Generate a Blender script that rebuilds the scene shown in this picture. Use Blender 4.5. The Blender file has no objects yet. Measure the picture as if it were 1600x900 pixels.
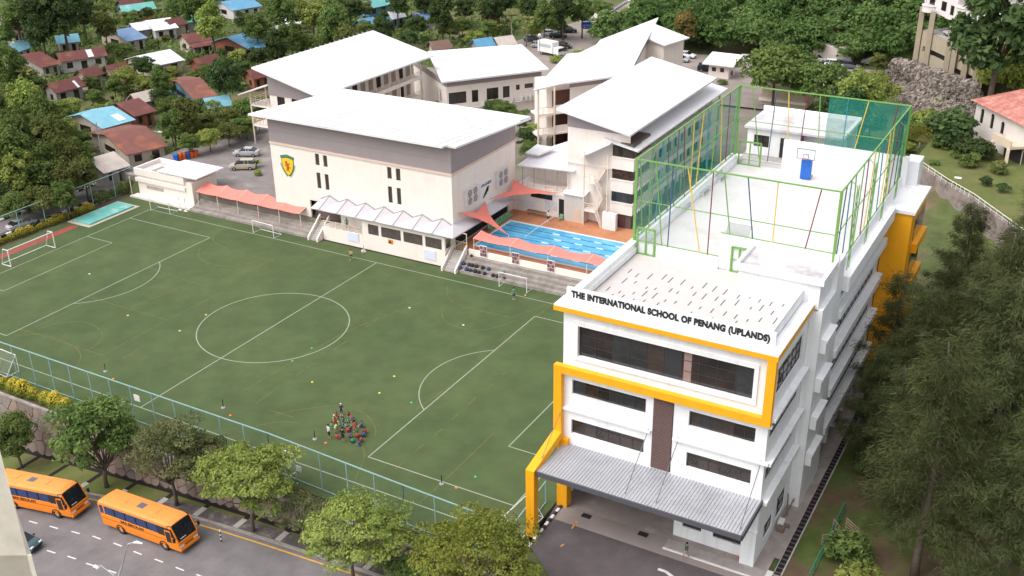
import bpy, math, random
import numpy as np
from math import radians, sin, cos, pi, atan2, hypot, sqrt
from mathutils import Vector, Matrix

SC = bpy.context.scene
COL = SC.collection

# ------------------------------------------------------------------ camera
F, CAM = 1676.3139, np.array([82.8826, -86.6081, 60.0095])
YAW, PITCH, ROLL = 0.51818, -0.44403, -0.01287
_fw = np.array([-sin(YAW)*cos(PITCH), cos(YAW)*cos(PITCH), sin(PITCH)])
_rt = np.array([cos(YAW), sin(YAW), 0.0]); _up = np.cross(_rt, _fw)
RT, UP = _rt*cos(ROLL)+_up*sin(ROLL), -_rt*sin(ROLL)+_up*cos(ROLL)
cd = bpy.data.cameras.new("camera"); cam = bpy.data.objects.new("camera", cd); COL.objects.link(cam)
cd.sensor_width = 36.0; cd.lens = F/1600*36; cd.clip_start = 0.5; cd.clip_end = 3000
m = Matrix.Identity(4)
for i in range(3):
    m[i][0], m[i][1], m[i][2], m[i][3] = RT[i], UP[i], -_fw[i], CAM[i]
cam.matrix_world = m
SC.camera = cam

# ------------------------------------------------------------------ sky, sun, exposure
SUN_EL, SUN_AZ = radians(56), radians(214)      # bright haze; sun high behind and left of the camera (azimuth from +Y clockwise)
world = bpy.data.worlds.new("World"); SC.world = world; world.use_nodes = True
nt = world.node_tree; nt.nodes.clear()
sky = nt.nodes.new("ShaderNodeTexSky"); sky.sky_type = 'NISHITA'; sky.sun_disc = False
sky.sun_elevation = SUN_EL; sky.sun_rotation = SUN_AZ; sky.dust_density = 4.0; sky.air_density = 1.2
hs = nt.nodes.new("ShaderNodeHueSaturation"); hs.inputs['Saturation'].default_value = 0.22
bg = nt.nodes.new("ShaderNodeBackground"); bg.inputs['Strength'].default_value = 0.15
wo = nt.nodes.new("ShaderNodeOutputWorld")
nt.links.new(sky.outputs[0], hs.inputs['Color']); nt.links.new(hs.outputs[0], bg.inputs[0]); nt.links.new(bg.outputs[0], wo.inputs[0])
sl = bpy.data.lights.new("sun", 'SUN'); sl.energy = 0.65; sl.angle = radians(70); sl.color = (1.0, 0.965, 0.92)
so = bpy.data.objects.new("sun", sl); COL.objects.link(so)
sdir = Vector((sin(SUN_AZ)*cos(SUN_EL), cos(SUN_AZ)*cos(SUN_EL), sin(SUN_EL)))
so.rotation_euler = (-sdir).to_track_quat('-Z', 'Y').to_euler(); so.location = (0, 0, 120)
SC.view_settings.view_transform = 'Standard'; SC.view_settings.look = 'None'
SC.view_settings.gamma = 1.0; SC.view_settings.use_curve_mapping = False
SC.view_settings.exposure = 0.90
SC.render.engine = 'CYCLES'
SC.cycles.max_bounces = 6; SC.cycles.transparent_max_bounces = 12; SC.cycles.diffuse_bounces = 4
SC.cycles.use_denoising = True

# ------------------------------------------------------------------ helpers
def ray(px, py): return (px-800)/F*RT-(py-450)/F*UP+_fw
def at(px, py, z=0.0):
    "a measured photo point on the level z, as a world point"
    d = ray(px, py); t = (z-CAM[2])/d[2]; p = CAM+t*d
    return (float(p[0]), float(p[1]), float(z))
def at_fn(px, py, fn, z=-3.0):
    for _ in range(8):
        p = at(px, py, z); z = fn(p[0], p[1])
    return at(px, py, z)
def on_y(px, py, y):
    d = ray(px, py); t = (y-CAM[1])/d[1]; p = CAM+t*d; return (float(p[0]), y, float(p[2]))

MATS = {}
def mat(name, col, rough=0.65, var=0.10, scale=2.0, bump=0.0, bscale=None, metal=0.0, spec=0.3, col2=None, c2=(0.55, 0.75), s2=0.4, rand=0.0, ribs=None, streak=0.0):
    if name in MATS: return MATS[name]
    m = bpy.data.materials.new(name); m.use_nodes = True; n = m.node_tree; N, L = n.nodes, n.links
    b = N['Principled BSDF']; b.inputs['Roughness'].default_value = rough; b.inputs['Metallic'].default_value = metal
    b.inputs['Specular IOR Level'].default_value = spec
    tc = N.new('ShaderNodeTexCoord')
    out = None
    rgb = N.new('ShaderNodeRGB'); rgb.outputs[0].default_value = (*col, 1); out = rgb.outputs[0]
    if col2 is not None:
        nz = N.new('ShaderNodeTexNoise'); nz.inputs['Scale'].default_value = s2; nz.inputs['Detail'].default_value = 6; nz.inputs['Roughness'].default_value = 0.6
        L.new(tc.outputs['Object'], nz.inputs['Vector'])
        mr = N.new('ShaderNodeMapRange'); mr.inputs['From Min'].default_value = c2[0]; mr.inputs['From Max'].default_value = c2[1]
        L.new(nz.outputs['Fac'], mr.inputs['Value'])
        mx = N.new('ShaderNodeMix'); mx.data_type = 'RGBA'; L.new(mr.outputs[0], mx.inputs[0]); L.new(out, mx.inputs[6]); mx.inputs[7].default_value = (*col2, 1)
        out = mx.outputs[2]
    if var > 0:
        nz = N.new('ShaderNodeTexNoise'); nz.inputs['Scale'].default_value = scale; nz.inputs['Detail'].default_value = 5; nz.inputs['Roughness'].default_value = 0.65
        L.new(tc.outputs['Object'], nz.inputs['Vector'])
        mr = N.new('ShaderNodeMapRange'); mr.inputs['From Min'].default_value = 0.25; mr.inputs['From Max'].default_value = 0.75
        mr.inputs['To Min'].default_value = 1-var; mr.inputs['To Max'].default_value = 1+var
        L.new(nz.outputs['Fac'], mr.inputs['Value'])
        h = N.new('ShaderNodeHueSaturation'); L.new(mr.outputs[0], h.inputs['Value']); L.new(out, h.inputs['Color']); out = h.outputs[0]
    if streak > 0:
        mp = N.new('ShaderNodeMapping'); mp.inputs['Scale'].default_value = (1.6, 1.6, 0.09); L.new(tc.outputs['Object'], mp.inputs['Vector'])
        nz = N.new('ShaderNodeTexNoise'); nz.inputs['Scale'].default_value = 1.0; nz.inputs['Detail'].default_value = 7; nz.inputs['Roughness'].default_value = 0.7; L.new(mp.outputs[0], nz.inputs['Vector'])
        mr = N.new('ShaderNodeMapRange'); mr.inputs['From Min'].default_value = 0.5; mr.inputs['From Max'].default_value = 0.8; mr.inputs['To Min'].default_value = 1.0; mr.inputs['To Max'].default_value = 1-streak
        L.new(nz.outputs['Fac'], mr.inputs['Value']); h = N.new('ShaderNodeHueSaturation'); L.new(mr.outputs[0], h.inputs['Value']); L.new(out, h.inputs['Color']); out = h.outputs[0]
    if rand > 0:
        oi = N.new('ShaderNodeObjectInfo'); mr = N.new('ShaderNodeMapRange')
        mr.inputs['To Min'].default_value = 1-rand; mr.inputs['To Max'].default_value = 1+rand
        L.new(oi.outputs['Random'], mr.inputs['Value'])
        h = N.new('ShaderNodeHueSaturation'); L.new(mr.outputs[0], h.inputs['Value']); L.new(out, h.inputs['Color']); out = h.outputs[0]
    L.new(out, b.inputs['Base Color'])
    if bump > 0 or ribs:
        bp = N.new('ShaderNodeBump'); bp.inputs['Strength'].default_value = bump if bump > 0 else 0.6
        if ribs:
            wv = N.new('ShaderNodeTexWave'); wv.bands_direction = ribs[0]; wv.inputs['Scale'].default_value = ribs[1]
            L.new(tc.outputs['Object'], wv.inputs['Vector']); L.new(wv.outputs['Fac'], bp.inputs['Height']); bp.inputs['Distance'].default_value = 0.05
        else:
            nz = N.new('ShaderNodeTexNoise'); nz.inputs['Scale'].default_value = bscale or scale*6; nz.inputs['Detail'].default_value = 4
            L.new(tc.outputs['Object'], nz.inputs['Vector']); L.new(nz.outputs['Fac'], bp.inputs['Height']); bp.inputs['Distance'].default_value = 0.05
        L.new(bp.outputs[0], b.inputs['Normal'])
    MATS[name] = m
    return m

def net_mat(name, col, alpha):
    if name in MATS: return MATS[name]
    m = bpy.data.materials.new(name); m.use_nodes = True; N, L = m.node_tree.nodes, m.node_tree.links
    b = N['Principled BSDF']; b.inputs['Base Color'].default_value = (*col, 1); b.inputs['Roughness'].default_value = 0.9; b.inputs['Alpha'].default_value = alpha
    b.inputs['Specular IOR Level'].default_value = 0.0
    MATS[name] = m; return m

def leaf_mat(name, col, col2, rough=0.6, trans=0.36):
    if name in MATS: return MATS[name]
    m = bpy.data.materials.new(name); m.use_nodes = True; n = m.node_tree; N, L = n.nodes, n.links
    N.remove(N['Principled BSDF']); out = N['Material Output']
    at_ = N.new('ShaderNodeAttribute'); at_.attribute_name = 'tone'
    mx = N.new('ShaderNodeMix'); mx.data_type = 'RGBA'; mx.inputs[6].default_value = (*col, 1); mx.inputs[7].default_value = (*col2, 1)
    L.new(at_.outputs['Fac'], mx.inputs[0])
    oi = N.new('ShaderNodeObjectInfo'); mr = N.new('ShaderNodeMapRange'); mr.inputs['To Min'].default_value = 0.8; mr.inputs['To Max'].default_value = 1.2
    L.new(oi.outputs['Random'], mr.inputs['Value'])
    h = N.new('ShaderNodeHueSaturation'); L.new(mr.outputs[0], h.inputs['Value']); L.new(mx.outputs[2], h.inputs['Color'])
    mr2 = N.new('ShaderNodeMapRange'); mr2.inputs['To Min'].default_value = 0.488; mr2.inputs['To Max'].default_value = 0.512
    L.new(oi.outputs['Random'], mr2.inputs['Value']); L.new(mr2.outputs[0], h.inputs['Hue'])
    d = N.new('ShaderNodeBsdfDiffuse'); t = N.new('ShaderNodeBsdfTranslucent'); ms = N.new('ShaderNodeMixShader'); ms.inputs[0].default_value = trans
    L.new(h.outputs[0], d.inputs[0]); L.new(h.outputs[0], t.inputs[0]); L.new(d.outputs[0], ms.inputs[1]); L.new(t.outputs[0], ms.inputs[2])
    L.new(ms.outputs[0], out.inputs[0])
    MATS[name] = m; return m

class MB:
    "collects faces of one part"
    def __init__(s): s.v, s.f, s.mi = [], [], []
    def face(s, pts, mi=0):
        k = len(s.v); s.v.extend([tuple(p) for p in pts]); s.f.append(tuple(range(k, k+len(pts)))); s.mi.append(mi); return s
    def box(s, x0, x1, y0, y1, z0, z1, mi=0):
        if x1 < x0: x0, x1 = x1, x0
        if y1 < y0: y0, y1 = y1, y0
        if z1 < z0: z0, z1 = z1, z0
        k = len(s.v)
        s.v += [(x0,y0,z0),(x1,y0,z0),(x1,y1,z0),(x0,y1,z0),(x0,y0,z1),(x1,y0,z1),(x1,y1,z1),(x0,y1,z1)]
        for q in ((0,3,2,1),(4,5,6,7),(0,1,5,4),(1,2,6,5),(2,3,7,6),(3,0,4,7)):
            s.f.append(tuple(k+i for i in q)); s.mi.append(mi)
        return s
    def slab(s, top, t, mi=0, up=(0,0,1)):
        "polygon (any plane, counter-clockwise from above) with thickness t below"
        top = [Vector(p) for p in top]; lo = [p-Vector(up)*t for p in top]; n = len(top)
        s.face(top, mi); s.face(lo[::-1], mi)
        for i in range(n):
            j = (i+1) % n; s.face([lo[i], lo[j], top[j], top[i]], mi)
        return s
    def prism(s, poly, z0, z1, mi=0):
        a = sum(poly[i][0]*poly[(i+1) % len(poly)][1]-poly[(i+1) % len(poly)][0]*poly[i][1] for i in range(len(poly)))
        if a < 0: poly = poly[::-1]
        return s.slab([(p[0], p[1], z1) for p in poly], z1-z0, mi)
    def bar(s, p, q, w, h=None, mi=0):
        "rectangular bar from p to q"
        p, q = Vector(p), Vector(q); h = h or w; d = (q-p).normalized()
        u = Vector((0,0,1)) if abs(d.z) < 0.95 else Vector((0,1,0))
        r = d.cross(u).normalized(); u = r.cross(d)
        k = len(s.v)
        for e in (p, q):
            for a, b in ((-1,-1),(1,-1),(1,1),(-1,1)): s.v.append(tuple(e+r*a*w/2+u*b*h/2))
        for f in ((0,3,2,1),(4,5,6,7),(0,1,5,4),(1,2,6,5),(2,3,7,6),(3,0,4,7)):
            s.f.append(tuple(k+i for i in f)[::-1]); s.mi.append(mi)
        return s
    def tube(s, pts, rs, n=8, mi=0, cap=True):
        pts = [Vector(p) for p in pts]
        if not hasattr(rs, '__len__'): rs = [rs]*len(pts)
        k0 = len(s.v)
        for i, p in enumerate(pts):
            d = (pts[min(i+1, len(pts)-1)]-pts[max(i-1, 0)]).normalized()
            u = Vector((0,0,1)) if abs(d.z) < 0.9 else Vector((1,0,0))
            r = d.cross(u).normalized(); u = r.cross(d)
            for j in range(n):
                a = 2*pi*j/n; s.v.append(tuple(p+(r*cos(a)+u*sin(a))*rs[i]))
        for i in range(len(pts)-1):
            for j in range(n):
                a, b = k0+i*n+j, k0+i*n+(j+1) % n
                s.f.append((a, a+n, b+n, b)); s.mi.append(mi)
        if cap:
            s.f.append(tuple(k0+j for j in range(n))); s.mi.append(mi)
            e = k0+(len(pts)-1)*n; s.f.append(tuple(e+j for j in range(n))[::-1]); s.mi.append(mi)
        return s
    def lathe(s, prof, c=(0,0,0), n=16, mi=0):
        k0 = len(s.v)
        for r, z in prof:
            for j in range(n):
                a = 2*pi*j/n; s.v.append((c[0]+r*cos(a), c[1]+r*sin(a), c[2]+z))
        for i in range(len(prof)-1):
            for j in range(n):
                a, b = k0+i*n+j, k0+i*n+(j+1) % n
                s.f.append((a, b, b+n, a+n)); s.mi.append(mi)
        s.f.append(tuple(k0+j for j in range(n))[::-1]); s.mi.append(mi)
        e = k0+(len(prof)-1)*n; s.f.append(tuple(e+j for j in range(n))); s.mi.append(mi)
        return s
    def mesh(s, name, mats, smooth=False):
        me = bpy.data.meshes.new(name); me.from_pydata(s.v, [], s.f)
        for mm in (mats if isinstance(mats, (list, tuple)) else [mats]): me.materials.append(mm)
        if any(s.mi): me.polygons.foreach_set('material_index', s.mi)
        if smooth: me.polygons.foreach_set('use_smooth', [True]*len(s.f))
        me.update(); return me
    def build(s, name, mats, parent=None, local=False, smooth=False, bevel=0, **props):
        "links the part; world coordinates unless local; a child's mesh is stored relative to its parent"
        if parent is not None and not local:
            o = WORG.get(parent.name, (0,0,0))
            s.v = [(p[0]-o[0], p[1]-o[1], p[2]-o[2]) for p in s.v]
        ob = bpy.data.objects.new(name, s.mesh(name, mats, smooth)); COL.objects.link(ob)
        if parent is not None:
            ob.parent = parent
            if not local: WORG[ob.name] = WORG.get(parent.name, (0,0,0))
        if bevel:
            bv = ob.modifiers.new('bevel', 'BEVEL'); bv.width = bevel; bv.segments = 2; bv.limit_method = 'ANGLE'
        for k, v in props.items(): ob[k] = v
        return ob
WORG = {}
def thing(name, label, cat, loc=(0,0,0), rz=0.0, group=None, scale=1.0):
    o = bpy.data.objects.new(name, None); COL.objects.link(o); o.location = loc; o.rotation_euler = (0,0,rz); o.scale = (scale,)*3
    o.empty_display_size = 0.2; o['label'] = label; o['category'] = cat
    if group: o['group'] = group
    WORG[o.name] = tuple(loc); return o
def tag(o, label, cat, group=None):
    o['label'] = label; o['category'] = cat
    if group: o['group'] = group
    return o
def struct(o): o['kind'] = 'structure'; return o
def ob_of(name, mesh, parent=None, loc=(0,0,0), rot=(0,0,0), mats=None):
    "an object that shares mesh data; mats replaces material slots on this object alone"
    o = bpy.data.objects.new(name, mesh); COL.objects.link(o); o.location = loc; o.rotation_euler = rot; o.parent = parent
    for i, mm in (mats or {}).items():
        o.material_slots[i].link = 'OBJECT'; o.material_slots[i].material = mm
    return o
def copy_tree(o, parent=None):
    c = o.copy(); COL.objects.link(c); c.parent = parent
    for ch in list(o.children): copy_tree(ch, c)
    return c
def wall(mb, O, U, Wd, H, holes=(), n=(0,-1,0), depth=0.18, mi=0, rmi=None):
    "a wall face from O along U (unit), Wd x H, with real openings (u0,u1,v0,v1) and their reveals"
    O, U, n = Vector(O), Vector(U), Vector(n)
    us = sorted({0.0, Wd, *[h[0] for h in holes], *[h[1] for h in holes]}); vs = sorted({0.0, H, *[h[2] for h in holes], *[h[3] for h in holes]})
    P = lambda u, v, d=0: O+U*u+Vector((0,0,v))-n*d
    for i in range(len(us)-1):
        for j in range(len(vs)-1):
            cu, cv = (us[i]+us[i+1])/2, (vs[j]+vs[j+1])/2
            if any(h[0] < cu < h[1] and h[2] < cv < h[3] for h in holes): continue
            mb.face([P(us[i], vs[j]), P(us[i+1], vs[j]), P(us[i+1], vs[j+1]), P(us[i], vs[j+1])], mi)
    for a, b, c, d in holes:
        r = mi if rmi is None else rmi
        mb.face([P(a,c), P(a,c,depth), P(b,c,depth), P(b,c)], r); mb.face([P(a,d), P(b,d), P(b,d,depth), P(a,d,depth)], r)
        mb.face([P(a,c), P(a,d), P(a,d,depth), P(a,c,depth)], r); mb.face([P(b,c), P(b,c,depth), P(b,d,depth), P(b,d)], r)
    return mb
PR = random.Random(77)
def window(parent, O, U, w_, h_, n, cols=3, rows=1, depth=0.15, frame=None, glass=None, fw=0.06, name='window', trans=None):
    "frame with mullions and one pane, set back in an opening whose lower left corner is O"
    O, U, n = Vector(O), Vector(U), Vector(n); Z = Vector((0,0,1)); B = O-n*depth
    fr = MB()
    def strip(u0, u1, v0, v1):
        a = [B+U*u0+Z*v0, B+U*u1+Z*v0, B+U*u1+Z*v1, B+U*u0+Z*v1]; b = [p+n*0.05 for p in a]
        fr.face(b)
        for i in range(4): j = (i+1) % 4; fr.face([a[i], a[j], b[j], b[i]])
    strip(0, w_, 0, fw); strip(0, w_, h_-fw, h_); strip(0, fw, fw, h_-fw); strip(w_-fw, w_, fw, h_-fw)
    for i in range(1, cols): u = w_*i/cols; strip(u-fw/2, u+fw/2, fw, h_-fw)
    vv = [h_*(trans if trans else j/rows) for j in range(1, rows)]
    for v in vv:
        for i in range(cols): strip(max(fw, w_*i/cols+fw/2), min(w_-fw, w_*(i+1)/cols-fw/2), v-fw/2, v+fw/2)
    wn = fr.build(name, frame or DARKFRAME, parent)
    for i in range(cols):
        a, b = w_*i/cols, w_*(i+1)/cols; t0, t1 = PR.uniform(0.004,0.03), PR.uniform(0.004,0.03)
        MB().face([B+U*a+n*t0, B+U*b+n*t1, B+U*b+Z*h_+n*t0, B+U*a+Z*h_+n*t1]).build('pane', glass or PR.choice((GLASS,GLASS,GLASS,GLASS2,GLASS3)), wn)
    return wn

# ------------------------------------------------------------------ shared materials
WHITE = mat('white paint', (0.80, 0.80, 0.81), 0.55, 0.04, 0.6, col2=(0.70, 0.69, 0.68), c2=(0.55, 0.85), s2=0.25, streak=0.22)
WHITEROOF = mat('white metal roof', (0.75, 0.73, 0.745), 0.5, 0.04, 0.4, col2=(0.62, 0.60, 0.59), c2=(0.52, 0.8), s2=0.12, ribs=('X', 1.6))
CREAM = mat('cream paint', (0.80, 0.715, 0.655), 0.7, 0.04, 0.5, col2=(0.70, 0.62, 0.56), c2=(0.6, 0.9), s2=0.3, streak=0.1)
GREYP = mat('warm grey cladding', (0.30, 0.255, 0.26), 0.7, 0.06, 0.4)
YELLOW = mat('orange yellow paint', (0.86, 0.38, 0.012), 0.5, 0.05, 0.8, streak=0.15)
GLASS = mat('tinted window glass', (0.020, 0.017, 0.017), 0.05, 0.3, 0.8, spec=0.7, col2=(0.05,0.032,0.025), c2=(0.45,0.75), s2=0.35)
GLASS2 = mat('curtained window glass', (0.050, 0.038, 0.033), 0.08, 0.25, 0.9, spec=0.6)
GLASS3 = mat('grey window glass', (0.032, 0.034, 0.037), 0.05, 0.25, 0.9, spec=0.7)
DARKFRAME = mat('dark window frame', (0.055, 0.042, 0.038), 0.5, 0.1, 2)
CONC = mat('pale concrete', (0.40, 0.37, 0.345), 0.85, 0.16, 0.8, 0.2, col2=(0.24, 0.22, 0.2), c2=(0.5, 0.8), s2=0.35)
CONCD = mat('stained concrete', (0.30, 0.265, 0.24), 0.9, 0.25, 0.9, 0.3, col2=(0.15, 0.13, 0.115), c2=(0.45, 0.8), s2=0.5)
ASPH = mat('road asphalt', (0.165, 0.148, 0.150), 0.9, 0.2, 0.5, 0.15, col2=(0.105, 0.095, 0.097), c2=(0.5, 0.8), s2=0.15)
ASPHD = mat('dark driveway asphalt', (0.095, 0.078, 0.082), 0.9, 0.16, 0.6, 0.15, col2=(0.14, 0.12, 0.125), c2=(0.5, 0.8), s2=0.2)
STEEL = mat('grey steel', (0.35, 0.35, 0.36), 0.4, 0.08, 2, metal=0.3)
PINK = mat('salmon shade cloth', (0.72, 0.205, 0.165), 0.75, 0.07, 0.6)
TEAL = mat('teal painted steel', (0.25, 0.39, 0.38), 0.5, 0.08, 2)
WPOST = mat('white painted steel', (0.75, 0.72, 0.70), 0.5, 0.06, 2)
CREAMST = mat('cream painted steel', (0.70, 0.58, 0.47), 0.55, 0.06, 2)
BLACK = mat('black paint', (0.015, 0.014, 0.015), 0.5, 0.1, 2)
WLINE = mat('white line paint', (0.27, 0.30, 0.23), 0.8, 0.12, 1.5)
YLINE = mat('yellow line paint', (0.34, 0.26, 0.035), 0.8, 0.15, 1.5)
RED = mat('red paint', (0.55, 0.035, 0.03), 0.5, 0.1, 2)
BLUE = mat('blue paint', (0.025, 0.13, 0.5), 0.5, 0.1, 2)
GREENP = mat('bright green paint', (0.17, 0.34, 0.085), 0.5, 0.06, 2)
BARK = mat('bark', (0.115, 0.09, 0.07), 0.95, 0.3, 3, 0.6, 14)
# ------------------------------------------------------------------ terrain
def lerp_tab(t, x):
    if x <= t[0][0]: return t[0][1]
    for (a, b), (c, d) in zip(t, t[1:]):
        if x <= c: return b+(d-b)*(x-a)/(c-a)
    return t[-1][1]
def zr(x, y=0): return lerp_tab([(-60,-8.5),(-20,-6.4),(-10,-5.5),(0,-4.3),(10,-3.3),(20,-2.5),(30,-1.9),(40,-1.2),(50,-0.6),(62,-0.2),(90,0.0)], x)
def sst(a, b, x): t = min(1, max(0, (x-a)/(b-a))); return t*t*(3-2*t)
def hgt(x, y):
    if y < -25: return zr(x)-0.25
    if -54 < x < 46.9 and y < 25: return -2.0
    h = 0.0
    if x <= -54: h = -0.3+1.3*sst(20, 40, y)+0.8*sst(-70, -120, x)
    elif x < 46.9: h = 1.9
    else: h = -0.12+1.5*sst(45, 70, y)
    if y > 100: h = h*(1-sst(100, 125, y))+2.3*sst(100, 125, y)
    # wooded hill to the north-east, villa terrace to the east
    hill = 34*sst(150, 235, y-0.12*x)*sst(-22, 22, x)
    h += hill
    if x > 58:
        t_ = 4.7*sst(58, 62, x)*sst(71, 77, y+0.9*(x-66))*(1-sst(115, 130, y))
        if t_ > 0.02: h = max(h, t_)
    h += 10*sst(44, 62, x)*sst(112, 132, y)
    return h
def grid_sheet(name, x0, x1, y0, y1, step, fn, m_):
    nx, ny = int((x1-x0)/step)+1, int((y1-y0)/step)+1; b = MB()
    b.v = [(x0+i*step, y0+j*step, fn(x0+i*step, y0+j*step)) for j in range(ny) for i in range(nx)]
    b.f = [(j*nx+i, j*nx+i+1, (j+1)*nx+i+1, (j+1)*nx+i) for j in range(ny-1) for i in range(nx-1)]; b.mi = [0]*len(b.f)
    return struct(b.build(name, m_, smooth=True))
GRASS = mat('rough grass and earth', (0.085, 0.105, 0.035), 0.95, 0.3, 0.35, 0.5, 3, col2=(0.16, 0.115, 0.07), c2=(0.5, 0.68), s2=0.09)
LAWN = mat('lawn', (0.11, 0.125, 0.035), 0.95, 0.22, 0.5, 0.4, 5, col2=(0.16, 0.13, 0.06), c2=(0.5, 0.75), s2=0.2)
EARTH = mat('dark earth', (0.075, 0.052, 0.04), 0.95, 0.3, 0.6, 0.4, 5)
grid_sheet('ground', -480, 330, -150, 520, 3.0, hgt, GRASS)
# ------------------------------------------------------------------ playing field
TURF = mat('artificial turf', (0.057, 0.085, 0.031), 0.95, 0.2, 0.3, 0.3, 30, col2=(0.076, 0.102, 0.038), c2=(0.36, 0.66), s2=0.06)
struct(MB().box(-53.6, 46.5, -26.3, 24.3, -9, -0.12).build('field_base', EARTH))
fld = struct(MB().face([(-50.8,-24.7,0),(46.4,-24.7,0),(46.4,24.2,0),(-50.8,24.2,0)]).build('field', TURF))
struct(MB().face([(-53.5,-24.7,-0.03),(-50.8,-24.7,-0.03),(-50.8,26.6,-0.03),(-53.5,26.6,-0.03)]).build('field_edge_soil', EARTH))
def polyline(pts, w_, m_, z=0.006, name='line_marking'):
    b = MB(); n = len(pts)
    L, R = [], []
    for i in range(n):
        p = Vector(pts[i][:2]); a = Vector(pts[max(i-1,0)][:2]); c = Vector(pts[min(i+1,n-1)][:2])
        d = (c-a).normalized(); nn = Vector((-d.y, d.x)); L.append(p+nn*w_/2); R.append(p-nn*w_/2)
    for i in range(n-1): b.face([(*R[i],z),(*R[i+1],z),(*L[i+1],z),(*L[i],z)])
    return b.build(name, m_, fld)
def arc(cx, cy, r, a0, a1, n=40): return [(cx+r*cos(a0+(a1-a0)*i/n), cy+r*sin(a0+(a1-a0)*i/n)) for i in range(n+1)]
A, B_, PW, PD, GW, GD = 43.28, 21.32, 17.25, 16.41, 9.1, 5.2
for pts in ([(-A,-B_),(-A,B_)], [(A,-B_),(A,B_)], [(-A,B_),(A,B_)], [(-A,-B_),(A,-B_)], [(0,-B_),(0,B_)], arc(0,0,9.15,0,2*pi,72)):
    polyline(pts, 0.13, WLINE, 0.006+0.002*random.random())
for s in (-1, 1):
    polyline([(s*A,-PW),(s*(A-PD),-PW)], 0.13, WLINE, 0.008); polyline([(s*(A-PD),-PW),(s*(A-PD),PW)], 0.13, WLINE, 0.0055); polyline([(s*A,PW),(s*(A-PD),PW)], 0.13, WLINE, 0.009)
    polyline([(s*A,-GW),(s*(A-GD),-GW)], 0.12, WLINE, 0.008); polyline([(s*(A-GD),-GW),(s*(A-GD),GW)], 0.12, WLINE, 0.0055); polyline([(s*A,GW),(s*(A-GD),GW)], 0.12, WLINE, 0.009)
    h = math.acos(5.41/9.15); c = s*(A-11)
    polyline(arc(c, 0, 9.15, (pi if s > 0 else 0)-h, (pi if s > 0 else 0)+h, 30), 0.12, WLINE, 0.007)
# the faint yellow lines of the smaller cross pitches, measured on the ground
ycol = mat('faded yellow line', (0.13,0.115,0.034), 0.9, 0.3, 1.2)
for pts in ([(132,462),(261,500)], [(25,512),(160,555)], [(160,555),(261,500),(350,455)], [(192,560),(219,544)],
            [(60,514),(83,507),(110,503),(135,504),(152,512),(160,524),(154,536),(141,545)], [(22,525),(60,522),(93,531),(118,543),(126,556),(122,568),(110,583)],
            [(376,613),(480,552),(560,510),(670,468)], [(621,478),(641,465)], [(571,511),(593,497)], [(520,547),(543,532)], [(463,586),(488,569)], [(400,630),(428,610)],
            [(699,447),(699,462),(712,474),(740,483),(780,492),(800,496)], [(800,496),(868,470)],
            [(690,480),(693,498),(712,510),(745,516),(780,510),(808,500)], [(400,665),(440,659),(470,662),(500,672)], [(430,648),(470,640),(530,634),(570,647),(586,668),(586,680)],
            [(563,693),(569,705),(567,722),(554,750)], [(420,640),(458,652)], [(655,786),(690,755),(772,676)], [(650,640),(735,580),(800,528),(868,470)], 
            [(785,586),(793,580)], [(760,608),(769,600)], [(732,633),(743,621)], [(706,656),(717,645)], [(679,680),(692,670)], [(647,707),(662,694)], [(617,733),(631,722)],
            [(313,388),(310,397),(318,408),(345,415),(375,414),(410,405)], [(348,357),(334,368),(335,378),(350,386),(400,401),(428,406)], [(232,418),(320,448)], [(320,448),(428,406)], [(330,372),(290,386)],
            [(205,480),(305,440)], [(40,519),(140,470)]):
    q = [at(*p)[:2] for p in pts]
    if len(q) > 3:
        out = []
        for i in range(len(q)-1):
            p0, p1, p2, p3 = q[max(i-1,0)], q[i], q[i+1], q[min(i+2,len(q)-1)]
            for k in range(6):
                t = k/6; out.append(tuple(0.5*(2*p1[a]+(p2[a]-p0[a])*t+(2*p0[a]-5*p1[a]+4*p2[a]-p3[a])*t*t+(3*p1[a]-p0[a]-3*p2[a]+p3[a])*t**3) for a in (0,1)))
        q = out+[q[-1]]
    polyline(q, 0.09, ycol, 0.003+0.0015*random.random())
# red run-up and turquoise landing mat at the left end
struct(MB().face([(-48.9,-12,0.006),(-47.5,-12,0.006),(-47.5,11.2,0.006),(-48.9,11.2,0.006)]).build('running_track', mat('red track', (0.27,0.06,0.05), 0.9, 0.15, 0.8)))
jp = MB().box(-50.6, -45.7, 11.6, 21.5, 0.0, 0.05).build('landing_pit', mat('pit edging', (0.42,0.38,0.30), 0.9, 0.15, 1)); struct(jp)
t = tag(MB().box(-50.0, -46.3, 12.2, 20.9, 0.05, 0.28).build('landing_mat', mat('turquoise mat', (0.13,0.40,0.36), 0.7, 0.12, 0.8, col2=(0.3,0.5,0.46), c2=(0.5,0.7), s2=0.6), bevel=0.05), 'turquoise jump landing mat at the end of the red run-up', 'mat')
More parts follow.
